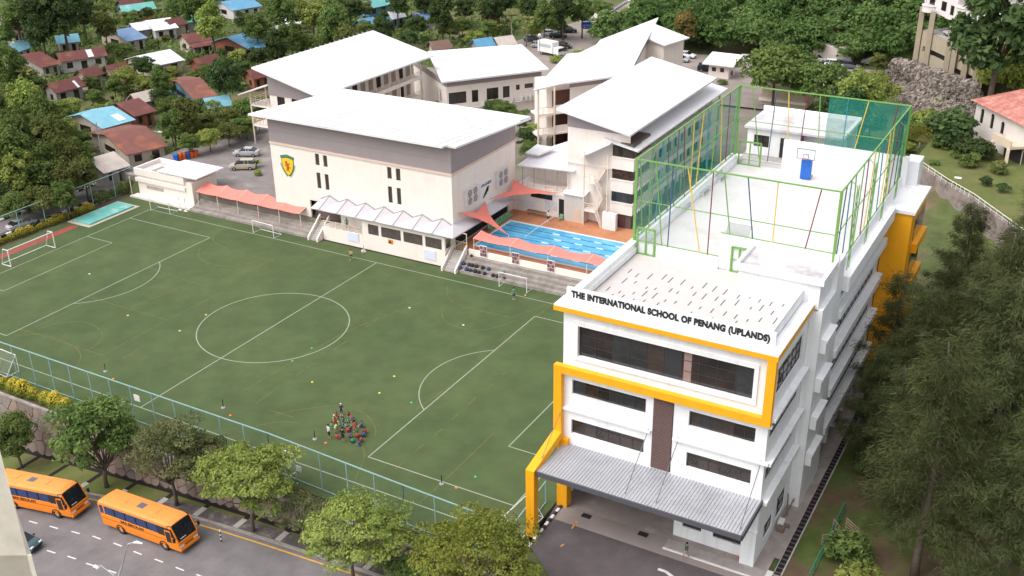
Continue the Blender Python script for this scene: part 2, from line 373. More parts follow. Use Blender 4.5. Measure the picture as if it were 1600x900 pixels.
# ------------------------------------------------------------------ lower road, verge, retaining wall
def strip_sheet(name, xs, y0, y1, m_, dz=0.0, ny=1, fn=zr, z_off=None):
    b = MB()
    for i in range(len(xs)-1):
        a, c = xs[i], xs[i+1]
        ya0, yc0 = (y0(a), y0(c)) if callable(y0) else (y0, y0); ya1, yc1 = (y1(a), y1(c)) if callable(y1) else (y1, y1)
        b.face([(a,ya0,fn(a)+dz),(c,yc0,fn(c)+dz),(c,yc1,fn(c)+dz),(a,ya1,fn(a)+dz)])
    return b.build(name, m_)
XS = [-90+2.5*i for i in range(68)]
def kerb_y(x): return lerp_tab([(-60,-48),(-30,-38),(-15,-34.2),(-5,-32.2),(5,-31.0),(14,-30.2),(26,-29.9),(46,-29.8),(56,-31),(80,-33)], x)
road = struct(strip_sheet('road', XS, -110, lambda x: kerb_y(x), ASPH, 0.0))
struct(strip_sheet('verge', XS, lambda x: kerb_y(x)+0.3, -26.4, LAWN, 0.10))
kb = MB()
for i in range(len(XS)-1):
    a, c = XS[i], XS[i+1]
    for (o0, o1, z0, z1) in ((0, 0.3, 0.13, 0.13),):
        kb.face([(a,kerb_y(a),zr(a)),(c,kerb_y(c),zr(c)),(c,kerb_y(c),zr(c)+z1),(a,kerb_y(a),zr(a)+z0)])
        kb.face([(a,kerb_y(a),zr(a)+z0),(c,kerb_y(c),zr(c)+z1),(c,kerb_y(c)+o1,zr(c)+z1),(a,kerb_y(a)+o1,zr(a)+z0)])
struct(kb.build('kerb', CONCD))
def on_road(pts, w_, m_, name, dz=0.006, parent=None):
    b = MB(); q = [at_fn(*p, lambda x, y: zr(x)) for p in pts]
    for p, r in zip(q, q[1:]):
        d = Vector((r[0]-p[0], r[1]-p[1])).normalized(); nn = Vector((-d.y, d.x))*w_/2
        b.face([(p[0]-nn.x,p[1]-nn.y,zr(p[0])+dz),(r[0]-nn.x,r[1]-nn.y,zr(r[0])+dz),(r[0]+nn.x,r[1]+nn.y,zr(r[0])+dz),(p[0]+nn.x,p[1]+nn.y,zr(p[0])+dz)])
    return b.build(name, m_, road)
RLINE = mat('road line white', (0.58,0.57,0.56), 0.8, 0.1, 2); RYEL = mat('road line yellow', (0.6,0.33,0.05), 0.8, 0.15, 2)
for c in [(52,816),(84,824),(118,832),(151,840),(184,851),(215,864),(248,876),(281,889),(313,900)]:
    k = (6.5, 1.9 if c[0] < 130 else 2.5); on_road([(c[0]-k[0], c[1]-k[1]), (c[0]+k[0], c[1]+k[1])], 0.14, RLINE, 'lane_dash')
for c in [(50,852),(80,862),(112,871),(141,882),(175,893)]: on_road([(c[0]-6.5, c[1]-1.9), (c[0]+6.5, c[1]+2.3)], 0.14, RLINE, 'lane_dash')
yl = MB()
for i in range(len(XS)-1):
    a, c = XS[i], XS[i+1]
    if -30 < a < 46: yl.face([(a,kerb_y(a)-0.6,zr(a)+0.006),(c,kerb_y(c)-0.6,zr(c)+0.006),(c,kerb_y(c)-0.42,zr(c)+0.006),(a,kerb_y(a)-0.42,zr(a)+0.006)])
yl.build('edge_line', RYEL, road)
# paved shoulder pads and cross drains on the verge
pad = mat('dark paving', (0.10,0.085,0.08), 0.95, 0.25, 1.2, 0.3, col2=(0.2,0.17,0.15), c2=(0.5,0.75), s2=1.2)
vg = bpy.data.objects['verge']
struct(strip_sheet('verge_paving', [10+2*i for i in range(20)], lambda x: kerb_y(x)+0.31, lambda x: kerb_y(x)+1.7, pad, 0.106))
SLOT = mat('drain shadow', (0.02,0.015,0.014), 0.95, 0.2, 2)
for i, x in enumerate([-14.5,-9.3,-4.6,0.6,5.6,10.8,15.6,20.6,25.6,30.6,35.4]):
    y0, y1 = kerb_y(x)+1.7, -27.7
    MB().face([(x-0.28,y0,zr(x)+0.112),(x+0.28,y0,zr(x+.3)+0.112),(x+0.28,y1,zr(x+.3)+0.112),(x-0.28,y1,zr(x)+0.112)]).build('drain_channel', SLOT, vg)
    MB().box(x-0.3, x+0.3, kerb_y(x)+0.35, y0, zr(x)-0.1, zr(x)+0.15).build('drain_cover', CONC, vg)
dr = MB()
for i in range(len(XS)-1):
    a, c = XS[i], XS[i+1]
    if -30 < a < 45: dr.face([(a,-28.0,zr(a)+0.116),(c,-28.0,zr(c)+0.116),(c,-27.45,zr(c)+0.116),(a,-27.45,zr(a)+0.116)])
dr.build('wall_drain', SLOT, vg)
# retaining wall faced with flat irregular stones
rw = thing('retaining_wall', 'battered retaining wall of irregular brown stone slabs below the field fence', 'wall', (5,-27,-6))
core = MB()
WX = [-40+2*i for i in range(44)]
def wtop(x): return -0.25
for a, c in zip(WX, WX[1:]):
    if zr(a) > -0.5: continue
    core.face([(a,-27.5-0.06*0,zr(a)),(c,-27.5,zr(c)),(c,-26.35,wtop(c)),(a,-26.35,wtop(a))])
core.face([(WX[0],-26.35,wtop(0)),(48,-26.35,wtop(0)),(48,-26.0,wtop(0)),(WX[0],-26.0,wtop(0))])
core.build('mortar_core', mat('dark mortar', (0.06,0.045,0.04), 0.95, 0.2, 2), rw)
rng = random.Random(5)
STN = [mat('stone slab %s' % n, c, 0.9, 0.22, 1.3, 0.4, 9) for n, c in (('tan',(0.215,0.165,0.135)), ('brown',(0.165,0.125,0.105)), ('grey',(0.20,0.17,0.15)), ('rose',(0.235,0.165,0.135)))]
cells = {}
rows = 4
for i in range(-1, 58):
    for j in range(-1, rows+1): cells[i, j] = (-22+1.25*i+0.62*(j % 2)+rng.uniform(-.28,.28), (j+0.5)/rows+rng.uniform(-.07,.07))
def wp(x, v):
    z = zr(x)+0.05+(wtop(x)-zr(x)-0.05)*v; return Vector((x, -27.5+1.15*(z-zr(x))/max(0.6, wtop(x)-zr(x)), z))
for (i, j), (cx, cv) in cells.items():
    if not (0 <= i < 57 and 0 <= j < rows) or zr(cx) > -1.0: continue
    hh = wtop(cx)-zr(cx); ring = []
    # clip a square by the bisectors with the neighbours
    poly = [(-1.3,-1.3),(1.3,-1.3),(1.3,1.3),(-1.3,1.3)]
    for (i2, j2), (x2, v2) in cells.items():
        if (i2, j2) == (i, j) or abs(i2-i) > 2 or abs(j2-j) > 2: continue
        dx, dv = x2-cx, (v2-cv)*hh; d = hypot(dx, dv); nx_, nv = dx/d, dv/d; lim = d/2-0.035
        o = []
        for k in range(len(poly)):
            p, q = poly[k], poly[(k+1) % len(poly)]; sp, sq = p[0]*nx_+p[1]*nv-lim, q[0]*nx_+q[1]*nv-lim
            if sp <= 0: o.append(p)
            if (sp < 0) != (sq < 0): t_ = sp/(sp-sq); o.append((p[0]+(q[0]-p[0])*t_, p[1]+(q[1]-p[1])*t_))
        poly = o
        if len(poly) < 3: break
    if len(poly) < 3: continue
    top = [wp(cx+p[0], min(1, max(0, cv+p[1]/hh))) for p in poly]; e = 0.05+rng.random()*0.06; nrm = Vector((0,-0.97,0.22))
    b = MB(); b.face([p+nrm*e for p in top])
    for k in range(len(top)): q = (k+1) % len(top); b.face([top[k], top[q], top[q]+nrm*e, top[k]+nrm*e])
    b.build('stone', rng.choice(STN), rw)
MB().box(-40, 47, -26.5, -26.15, -0.32, -0.1).build('coping', CONCD, rw)
# ------------------------------------------------------------------ school platform, drive, car parks
struct(MB().box(-50, 46.9, 26.4, 140, 1.2, 2.05).build('school_yard', mat('yard paving', (0.22,0.19,0.17), 0.9, 0.2, 0.4, col2=(0.12,0.13,0.06), c2=(0.5,0.65), s2=0.1)))
struct(MB().face([(-56,28.5,2.058),(-22,28.5,2.058),(-22,66,2.058),(-56,66,2.058)]).build('side_parking', mat('parking asphalt', (0.20,0.175,0.17), 0.9, 0.2, 0.5, col2=(0.27,0.25,0.235), c2=(0.55,0.7), s2=0.3)))
struct(MB().prism([(-56.2,27.6),(-50,27.6),(-50,66.2),(-56.2,66.2)], -0.5, 2.05).build('parking_base', CONCD))
struct(MB().face([(46.5,-14.6,0.0),(47.2,-21.5,0.0),(50.5,-24.2,0.0),(72,-24.2,0.0),(67.2,-15.4,0.0)]).face([(50.5,-24.2,0.0),(48,-30.5,-0.62),(72,-33,-0.1),(72,-24.2,0.0)]).build('driveway', ASPHD))
struct(MB().face([(46.6,-14.9,0.012),(66.2,-14.95,0.012),(66.2,-13.0,0.012),(67,-13.0,0.012),(67,40,0.012),(46.6,40,0.012)]).build('building_apron', mat('apron concrete', (0.30,0.255,0.235), 0.9, 0.15, 0.6, 0.1, col2=(0.42,0.38,0.34), c2=(0.5,0.72), s2=0.4)))
struct(MB().box(46.9, 67.2, -17.2, -14.9, -0.2, 0.004).build('porch_floor', mat('porch concrete', (0.27,0.225,0.21), 0.85, 0.12, 0.5)))
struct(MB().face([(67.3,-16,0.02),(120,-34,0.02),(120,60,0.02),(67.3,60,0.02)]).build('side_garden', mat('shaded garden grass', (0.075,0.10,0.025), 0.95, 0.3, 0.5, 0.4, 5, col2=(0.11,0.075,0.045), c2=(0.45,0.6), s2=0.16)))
LANE = mat('lane asphalt', (0.17,0.15,0.15), 0.9, 0.15, 0.5)
struct(MB().face([(-60.5,-40,-0.2),(-54.6,-40,-0.2),(-54.6,27.5,-0.2),(-55.8,70,1.0),(-62.5,70,1.0),(-60.5,27.5,-0.2)]).build('lane', LANE))
ncp = mat('pale car park', (0.27,0.225,0.205), 0.9, 0.15, 0.3, col2=(0.2,0.165,0.155), c2=(0.5,0.7), s2=0.12)
struct(MB().face([(-47,118,2.42),(-20,108,2.42),(26,110,2.42),(40,128,2.42),(40,150,2.42),(-14,146,2.42),(-28,182,2.42),(-36,240,2.6),(-44,240,2.6),(-40,180,2.42)]).build('car_park', ncp))

struct(MB().box(57.4, 66.8, -16.42, -16.25, -0.1, 0.10).box(66.2,66.7,-16.25,-14.9,-0.1,0.12).build('porch_kerb', mat('kerb white',(0.7,0.68,0.66),0.7,0.1,2)))
struct(MB().face([(57.4,-16.25,0.016),(66.2,-16.25,0.016),(66.2,-14.95,0.016),(57.4,-14.95,0.016)]).build('walkway', mat('walkway slabs',(0.36,0.32,0.30),0.9,0.18,1.2)))
for px,py in ((916.5,806),(1005,834.5)):
    p = at(px,py,0.02); struct(MB().box(p[0]-0.45,p[0]+0.45,p[1]-0.3,p[1]+0.3,0.0,0.012).build('drain_cover_plate', mat('cover black',(0.02,0.02,0.022),0.8,0.1,2)))
dv = bpy.data.objects['driveway']
for pts in ([(893,826),(899,818),(902,814)],[(896,818),(903,821)],[(876,854),(881,850)]):
    q = [at(*a,0.008) for a in pts]; b = MB()
    for p, r_ in zip(q,q[1:]): b.bar(p, r_, 0.14, 0.006)
    b.build('paint_mark', mat('marking orange',(0.55,0.27,0.05),0.8,0.1,2), dv)
q = [at(*a,0.008) for a in ((1028,889),(1040,893),(1052,902))]; b = MB()
for p, r_ in zip(q,q[1:]): b.bar(p, r_, 0.3, 0.006)
b.build('lane_arrow', RLINE, dv)
# ------------------------------------------------------------------ main school building (white and yellow)
SB = thing('school_building', 'white and yellow school block with black rooftop lettering and roof court', 'building', (56, 0, 0))
YF = -14.8
PANEL = mat('tiled roof deck', (0.53,0.49,0.475), 0.8, 0.05, 1.2)
COURT = mat('court floor', (0.66,0.635,0.63), 0.75, 0.06, 0.5, col2=(0.52,0.45,0.42), c2=(0.5,0.78), s2=0.18)
STAIN = mat('stained white roof', (0.56,0.53,0.545), 0.8, 0.2, 0.8, col2=(0.27,0.255,0.27), c2=(0.5,0.8), s2=0.35)
holesF = []
wl = MB()
wins = [(48.29,63.45,15.75,18.65), (47.78,54.62,11.85,13.3), (58.42,63.98,11.85,13.3), (47.74,54.6,7.85,9.3), (58.42,63.95,7.85,9.3)]
wall(wl, (46.9,YF,3.4), (1,0,0), 18.05, 16.5, [(a-46.9,b-46.9,c-3.4,d-3.4) for a,b,c,d in wins], (0,-1,0), 0.3)
# side wall of the front bay (faces right) and beyond the stair tower
sw = [(-13.6,-6.4,15.8,18.3), (-14.2,-6.0,12.0,13.3), (-14.2,-6.0,7.9,9.3), (-12.6,-10.0,0.9,2.6), (-9.0,-6.2,0.6,3.0)]
wall(wl, (64.95,YF,0), (0,1,0), 9.8, 19.9, [(a-YF,b-YF,c,d) for a,b,c,d in sw], (1,0,0), 0.25)
lw = [(2.2,19.5,4.9,6.3), (2.2,19.5,9.0,10.4), (2.2,19.5,13.1,14.5), (2.2,19.5,17.0,18.3)]
wall(wl, (65.5,1.4,4.0), (0,1,0), 28.6, 15.9, [(a-1.4,b-1.4,c-4,d-4) for a,b,c,d in lw], (1,0,0), 0.25)
wl.face([(46.9,30,0),(46.9,YF,0),(46.9,YF,19.9),(46.9,30,19.9)]); wl.face([(65.5,30,0),(46.9,30,0),(46.9,30,19.9),(65.5,30,19.9)])
wl.face([(46.9,YF,3.4),(46.9,1.4,3.4),(64.95,1.4,3.4),(64.95,YF,3.4)])     # porch ceiling
wl.face([(57.5,-14.2,0),(57.5,30,0),(57.5,30,3.4),(57.5,-14.2,3.4)][::-1]); 
wl.face([(65.5,1.4,4.0),(60.5,1.4,4.0),(60.5,30,4.0),(65.5,30,4.0)][::-1]); wl.face([(60.5,1.4,0),(60.5,30,0),(60.5,30,4.0),(60.5,1.4,4.0)])
wl.face([(64.95,1.4,4.0),(65.5,1.4,4.0),(65.5,1.4,19.9),(64.95,1.4,19.9)])
wall(wl, (57.5,-14.2,0), (1,0,0), 7.45, 3.4, [(0.8,2.5,1.2,1.95),(3.55,6.15,1.1,1.95)], (0,-1,0), 0.25)
wl.build('wall', WHITE, SB)
MB().box(63.75, 64.97, -15.05, -14.16, 0, 3.4).build('corner_column', WHITE, SB)
for i in range(8):
    y = 3.2+3.4*i; MB().box(64.7, 65.48, y-0.35, y+0.35, 0, 4.0).build('column', WHITE, SB)
for a,b,c,d in wins:
    big = d-c > 2
    w_ = window(SB, (a,YF,c), (1,0,0), b-a, d-c, (0,-1,0), cols=10 if big else 6, rows=3 if big else 2, depth=0.28, trans=None if big else 0.68, fw=0.05)
    if big: MB().box(57.6, 58.25, YF+0.245, YF+0.262, c+0.05, d-0.05).build('column_behind_glass', mat('pinkish inner column', (0.30,0.20,0.17), 0.7, 0.1, 1), w_)
for a,b,c,d in sw: window(SB, (64.95,a,c), (0,1,0), b-a, d-c, (1,0,0), cols=6 if b-a > 5 else 2, rows=3 if d-c > 2 else 2, depth=0.2)
for a,b,c,d in lw: window(SB, (65.5,a,c), (0,1,0), b-a, d-c, (1,0,0), cols=12, rows=2, depth=0.2)
window(SB, (58.3,-14.2,1.2), (1,0,0), 1.7, 0.75, (0,-1,0), cols=2, depth=0.2); window(SB, (61.05,-14.2,1.1), (1,0,0), 2.6, 0.85, (0,-1,0), cols=3, depth=0.2)
# raised frame round the big window, ledges between storeys
fr = MB(); a,b,c,d = 47.95,63.8,15.4,19.0
for q in ((a,b,c,15.75),(a,b,18.65,d),(a,48.29,15.75,18.65),(63.45,b,15.75,18.65)): fr.box(q[0],q[1],YF-0.14,YF,q[2],q[3])
fr.build('window_surround', WHITE, SB)
for z in (10.25, 13.75):
    MB().box(46.8, 55.2, YF-0.30, YF, z, z+0.22).build('ledge', WHITE, SB); MB().box(57.2, 65.3, YF-0.30, YF, z, z+0.22).build('ledge', WHITE, SB)
for z in (6.45, 10.25, 14.4): MB().box(64.95, 65.5, YF-0.05, -5.25, z-0.16, z+0.12).build('side_ledge', WHITE, SB)
for z in (4.1, 8.2, 12.3, 16.3): MB().box(65.5, 66.2, 1.6, 20.9, z-0.2, z+0.55).build('sunshade_ledge', WHITE, SB)
MB().box(65.5, 66.55, 1.6, 20.9, 18.9, 20.3).build('parapet_planter', WHITE, SB)
# yellow ribbon frame
yb = MB()
yb.box(46.25, 65.2, YF-0.55, YF, 13.98, 14.66)
yb.box(64.5, 65.2, YF-0.55, YF, 14.66, 19.87); yb.box(46.25, 47.0, YF-0.55, YF, 7.3, 13.98)
yb.build('yellow_band', YELLOW, SB)
MB().face([(46.25,-20.45,6.95),(47.05,-20.45,6.95),(47.05,YF-0.55,8.05),(46.25,YF-0.55,8.05)]).face([(46.25,-20.45,6.2),(46.25,YF-0.55,7.3),(47.05,YF-0.55,7.3),(47.05,-20.45,6.2)]).face([(46.25,-20.45,6.2),(46.25,-20.45,6.95),(46.25,YF-0.55,8.05),(46.25,YF-0.55,7.3)]).face([(47.05,-20.45,6.2),(47.05,YF-0.55,7.3),(47.05,YF-0.55,8.05),(47.05,-20.45,6.95)]).face([(46.25,-20.45,6.2),(47.05,-20.45,6.2),(47.05,-20.45,6.95),(46.25,-20.45,6.95)]).build('sloping_beam', YELLOW, SB)
MB().box(46.25, 47.05, -20.44, -19.65, 0, 6.3).build('yellow_column', YELLOW, SB); MB().box(46.6, 47.6, -15.25, -14.3, 0, 7.28).build('yellow_column', YELLOW, SB)
# cornice and lettered parapet
MB().box(46.2, 65.3, -15.35, YF, 19.88, 20.30).box(64.97, 65.3, YF, -5.25, 19.88, 20.30).box(46.2, 46.9, YF, -14.2, 19.88, 20.30).build('cornice_fascia', YELLOW, SB)
MB().box(46.22, 65.28, -15.33, -13.5, 20.302, 20.42).box(64.3, 65.28, -13.5, -5.25, 20.302, 20.42).box(46.3, 47.6, -13.5, 29.5, 19.902, 20.42).build('cornice_top', WHITE, SB)
MB().box(46.75, 64.6, -14.02, -13.72, 20.42, 21.52).build('front_parapet', WHITE, SB)
MB().box(63.95, 64.25, -13.7, -4.25, 19.8, 21.5).build('side_parapet', WHITE, SB); MB().box(46.75, 47.45, -13.7, 27.7, 20.42, 20.9).build('west_parapet', WHITE, SB)
MB().box(47.45, 65.2, -13.7, 29.5, 19.6, 19.8).build('roof_deck', PANEL, SB)
rng = random.Random(3)
for i in range(15):
    for j in range(5):
        x = 48.6+i*1.02+(j % 2)*0.5+rng.uniform(-.2,.2); y = -13.2+j*1.85+rng.uniform(-.35,.35)
        if x > 63.3 or (x > 59 and y > -5.3) or y > -2.2: continue
        L = rng.choice((0.55,0.9,1.25)); MB().box(x, x+0.11, y, y+L, 19.8, 19.806).build('deck_joint', mat('deck joint', (0.13,0.12,0.12), 0.9, 0.1, 3), SB)
txt = "THE INTERNATIONAL SCHOOL OF PENANG (UPLANDS)"
def text_mesh(body, size, m_, parent, loc, rot, width=None, extrude=0.03, name='lettering', bold=0.012, space=1.0):
    c = bpy.data.curves.new(name, 'FONT'); c.body = body; c.size = size; c.extrude = extrude; c.offset = bold; c.align_x = 'LEFT'; c.space_character = space
    o = bpy.data.objects.new(name, c); COL.objects.link(o); bpy.context.view_layer.update()
    me = bpy.data.meshes.new_from_object(o.evaluated_get(bpy.context.evaluated_depsgraph_get())); bpy.data.objects.remove(o)
    xs = [v.co.x for v in me.vertices]
    if width: 
        k = width/(max(xs)-min(xs))
        for v in me.vertices: v.co.x *= k
    me.materials.clear(); me.materials.append(m_); r = ob_of(name, me, parent); W = WORG.get(parent.name, (0,0,0)) if parent else (0,0,0)
    r.location = (loc[0]-W[0], loc[1]-W[1], loc[2]-W[2]); r.rotation_euler = rot; return r
text_mesh(txt, 0.78, BLACK, SB, (47.25,-14.05,20.76), (pi/2,0,0), 16.95, 0.025, bold=0.042, space=1.08)
# louvre strip
lv = MB()
for i in range(44): z = 6.85+i*0.16; lv.box(55.36, 57.04, YF-0.11, YF-0.01, z, z+0.09)
lv.build('louvre_slats', mat('brown louvre', (0.165,0.105,0.098), 0.6, 0.08, 2), SB, kind='stuff')
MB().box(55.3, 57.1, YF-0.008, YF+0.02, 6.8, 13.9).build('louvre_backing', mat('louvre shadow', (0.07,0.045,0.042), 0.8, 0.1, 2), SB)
# entrance canopy of ribbed sheet with steel fascia and tie rods
cn = MB(); n = 62; x0, x1 = 47.06, 65.05
for i in range(n):
    a = x0+(x1-x0)*i/n; w_ = (x1-x0)/n
    for u0, u1, z0, z1 in ((0,0.55,0,0), (0.55,0.65,0,0.07), (0.65,0.9,0.07,0.07), (0.9,1,0.07,0)):
        cn.face([(a+w_*u0,-20.05,6.78+z0),(a+w_*u1,-20.05,6.78+z1),(a+w_*u1,YF,6.66+z1),(a+w_*u0,YF,6.66+z0)])
cn.build('canopy_sheet', mat('ribbed zinc sheet', (0.42,0.425,0.45), 0.45, 0.10, 0.5, metal=0.15, col2=(0.33,0.335,0.36), c2=(0.5,0.75), s2=0.3), SB)
MB().box(x0,65.1,-20.2,-20.06,6.42,6.86).box(65.06,65.18,-20.06,YF,6.3,6.8).box(x0,65.05,-20.0,YF,6.32,6.36).build('canopy_fascia', mat('slate fascia', (0.085,0.085,0.10), 0.5, 0.08, 1), SB)
for x in (46.9, 54.95, 57.66, 64.68):
    t_, q = (x, YF-0.05, 10.36), (x+0.05, -19.4, 6.85)
    MB().tube([t_, q], 0.035, 6).box(x-0.11,x+0.11,YF-0.1,YF,10.25,10.47).build('tie_rod', mat('dark rod', (0.12,0.12,0.13), 0.5, 0.1, 2), SB)
# stair tower rising through the roof
st = MB()
st.box(58.6, 65.6, -5.2, -0.85, 19.8, 22.35); st.box(64.97, 66.0, -5.2, 1.4, 0, 19.9); st.box(64.97,66.0,-0.85,1.4,19.9,22.5)
st.build('stair_tower', WHITE, SB)
MB().box(58.3, 65.9, -5.5, -5.2, 22.2, 22.75).box(58.3,58.6,-5.2,-0.85,22.36,22.75).box(65.6,65.9,-5.2,-0.85,22.2,22.75).build('tower_roof_rim', WHITE, SB)
MB().box(58.6, 65.6, -5.2, -0.85, 22.352, 22.45).build('tower_roof', STAIN, SB)
for z in (4.6, 8.4, 12.2, 16.0):
    MB().box(66.0, 66.6, -4.6, -1.2, z+0.75, z+0.95).box(66.0,66.5,-4.6,-4.5,z-0.35,z+0.75).build('window_hood', WHITE, SB)
    MB().box(65.99, 66.03, -4.4, -1.3, z-0.4, z+0.75).build('tower_window', GLASS, SB)
# roof court: floor, upstands, enclosing walls
MB().box(47.45, 65.2, -0.78, 27.95, 19.8, 19.86).build('court_floor', COURT, SB)
MB().box(47.45, 55.4, -1.05, -0.8, 19.8, 20.85).build('court_upstand', WHITE, SB); MB().box(55.4, 65.9, -0.849, -0.6, 19.86, 23.2).build('court_high_wall', WHITE, SB)
MB().box(65.2, 65.55, -0.6, 28.0, 19.8, 21.1).build('court_upstand', WHITE, SB)
cw = MB(); wall(cw, (52.6,27.95,19.86), (1,0,0), 13.4, 3.5, [], (0,-1,0)); cw.box(52.6,66.0,27.96,28.3,19.8,23.35).build('court_end_wall', WHITE, SB)
# rear roof house behind the court
rr = MB(); wall(rr, (47.2,32.0,19.8), (1,0,0), 6.2, 3.2, [(0.8,2.6,1.0,2.4),(3.9,4.9,0,2.4)], (0,-1,0)); rr.box(47.2,58.2,38.5,38.8,17,23.0).box(47.2,47.5,32.01,38.5,17,23.0).box(53.4,58.2,33.6,33.8,19.8,22.6).build('roof_house_wall', WHITE, SB)
MB().box(46.9, 58.4, 31.5, 39.2, 23.0, 23.25).build('roof_house_slab', STAIN, SB); MB().box(46.8,58.5,39.0,39.3,23.25,23.7).box(58.1,58.5,31.5,39.0,23.25,23.6).build('roof_house_rim', WHITE, SB)
MB().box(46.9, 66, 28.3, 39, 17, 19.75).build('rear_deck', CONC, SB)
window(SB, (48.0,32.0,20.8), (1,0,0), 1.8, 1.4, (0,-1,0), cols=2, depth=0.15)
MB().box(51.1,52.1,32.1,32.15,19.8,22.2).build('roof_house_door', GLASS, SB)
# yellow end block on the right flank
MB().box(65.6, 68.2, 21.2, 29.4, 0.02, 19.6).build('yellow_block', YELLOW, SB)
MB().box(65.5, 68.45, 21.0, 29.7, 19.6, 19.95).build('yellow_block_roof', WHITE, SB); MB().box(65.6,67.0,29.0,31.5,14,22.6).build('rear_fin', WHITE, SB)
for k in range(4):
    z = 2.0+4.2*k
    MB().box(68.2, 68.75, 23.4, 29.2, z, z+1.0).build('yellow_balcony', YELLOW, SB); MB().box(68.19, 68.24, 23.6, 29.0, z+1.2, z+3.6).build('balcony_opening', GLASS, SB)
# ------------------------------------------------------------------ court fence with coloured posts
CF = thing('court_fence', 'tall green steel cage of slanting coloured posts around the roof court', 'fence', (56, 14, 20))
GRN = GREENP
COLS = {'g': GRN, 'y': mat('yellow post paint', (0.72,0.46,0.06), 0.5, 0.06, 2), 'r': mat('maroon post paint', (0.22,0.03,0.045), 0.5, 0.06, 2), 'b': mat('navy post paint', (0.05,0.09,0.16), 0.5, 0.06, 2), 't': mat('turquoise post paint', (0.04,0.22,0.33), 0.5, 0.06, 2)}
FT = 28.8
def cpost(p, q, c, r=0.055): MB().tube([p, q], r, 6).build('post', COLS[c], CF)
NY, FY, LX, RX = -0.75, 28.1, 47.1, 65.4
for tx, ty, bx, by, c, zb in [(1132,272,1140.5,366,'g',23.2),(1052,260,1043,386,'b',20.85),(1075,263,1093,398,'y',20.85),(1115,269,1105,400,'r',20.85),(1169,278,1176,373,'b',23.2),(1216,286,1207,379,'y',23.2),(1284,297,1258,390,'r',23.2),(1022,330,1034,385,'g',20.85)]:
    cpost((on_y(tx,ty,NY)[0], NY, FT), (on_y(bx,by,NY)[0], NY, zb), c)
for x, y in ((LX,NY),(RX,NY),(LX,FY),(RX,FY)): MB().box(x-0.11,x+0.11,y-0.11,y+0.11,20.4 if x == LX else 20.9,FT).build('corner_post', GRN, CF)
ra = MB()
ra.bar((LX,NY,FT),(RX,NY,FT),0.12).bar((LX,FY,FT),(RX,FY,FT),0.12).bar((LX,NY,FT),(LX,FY,FT),0.12).bar((RX,NY,FT),(RX,FY,FT),0.12); ra.build('top_rail', GRN, CF)
for p, q in (((LX,NY,24.9),(RX,NY,24.9)),((LX,NY,20.95),(55.4,NY,20.95)),((55.4,NY,23.25),(RX,NY,23.25)),((LX,FY,24.9),(RX,FY,24.9)),((LX,NY,24.9),(LX,FY,24.9)),((RX,NY,24.9),(RX,FY,24.9)),((LX,NY,21),(LX,FY,21)),((RX,NY,21.2),(RX,FY,21.2))):
    MB().bar(p, q, 0.07).build('rail', GRN, CF)
seq = 'grybtgyrbgty'
for i in range(13):
    y = NY+2.2*(i+0.6); 
    if y > FY-0.5: break
    s = 0.55*((i*7) % 5-2)/2
    cpost((LX, y+s, FT), (LX, y-s, 20.9), seq[(i*5) % 12]); cpost((RX, y-s, FT), (RX, y+s, 21.1), seq[(i*7+3) % 12])
    if i % 3 == 1:   # lattice stays on the outer faces
        for X_ in (RX+0.55,):
            b = MB().tube([(X_,y,FT-0.6),(X_,y,20.4)],0.04,5).tube([(X_,y+0.7,FT-0.6),(X_,y+0.7,20.4)],0.04,5)
            for k in range(7): b.tube([(X_,y+0.7*(k % 2),21+k),(X_,y+0.7*((k+1) % 2),22+k)],0.03,4)
            b.tube([(X_,y,FT-0.6),(RX,y,FT-0.2)],0.03,4).build('lattice_mast', GRN, CF)
for tx, bx, c in ((1176,1191,'g'),(1214,1204,'b'),(1233,1236,'y'),(1262,1252,'r'),(1282,1284,'g'),(1326,1320,'t'),(1358,1333,'y'),(1404,1385,'r')):
    cpost((on_y(tx, 133+(tx-1155)*0.125, FY)[0], FY, FT), (on_y(bx, 200, FY)[0], FY, 20.5), c)
NET = net_mat('teal netting', (0.03,0.22,0.17), 0.55); NETL = net_mat('light netting', (0.06,0.27,0.20), 0.42); NETC = net_mat('clear netting', (0.30,0.48,0.38), 0.10)
MB().face([(57.0,FY,19.9),(RX,FY,19.9),(RX,FY,FT),(57.0,FY,FT)]).build('net_panel', NET, CF)
MB().face([(RX,20,21.2),(RX,FY,21.2),(RX,FY,FT),(RX,20,FT)]).build('net_panel', NET, CF); MB().face([(RX,NY,21.2),(RX,19.99,21.2),(RX,19.99,FT),(RX,NY,FT)]).build('net_panel', net_mat('pale side netting',(0.16,0.40,0.36),0.22), CF)
MB().face([(LX,NY,20.9),(LX,FY,20.9),(LX,FY,FT),(LX,NY,FT)]).build('net_panel', NETL, CF); MB().face([(LX,NY,20.9),(RX,NY,20.9),(RX,NY,FT),(LX,NY,FT)]).build('net_panel', NETC, CF)
# green gates
def gate(name, lab, x0, x1, y, z0, z1):
    g = thing(name, lab, 'gate', ((x0+x1)/2, y, z0)); xm = (x0+x1)/2
    MB().bar((x0,y,z0),(x0,y,z1),0.16).bar((x1,y,z0),(x1,y,z1),0.16).bar((x0,y,z1),(x1,y,z1),0.16).bar((xm,y,z0),(xm,y,z1),0.13).bar((x0,y,z0+0.06),(x1,y,z0+0.06),0.12).build('frame', GRN, g)
    MB().bar((x0,y,(z0+z1)/2),(x1,y,(z0+z1)/2),0.06).build('mid_rail', GRN, g)
    MB().face([(x0,y,z0),(x1,y,z0),(x1,y,z1),(x0,y,z1)]).build('mesh_infill', NETC, g)
gate('court_gate', 'bright green steel gate at the near left corner of the roof court', 47.6, 49.3, -1.15, 19.8, 22.4)
gate('court_gate', 'bright green steel gate at the far left corner of the roof court', 47.7, 50.2, 27.6, 19.86, 22.6)
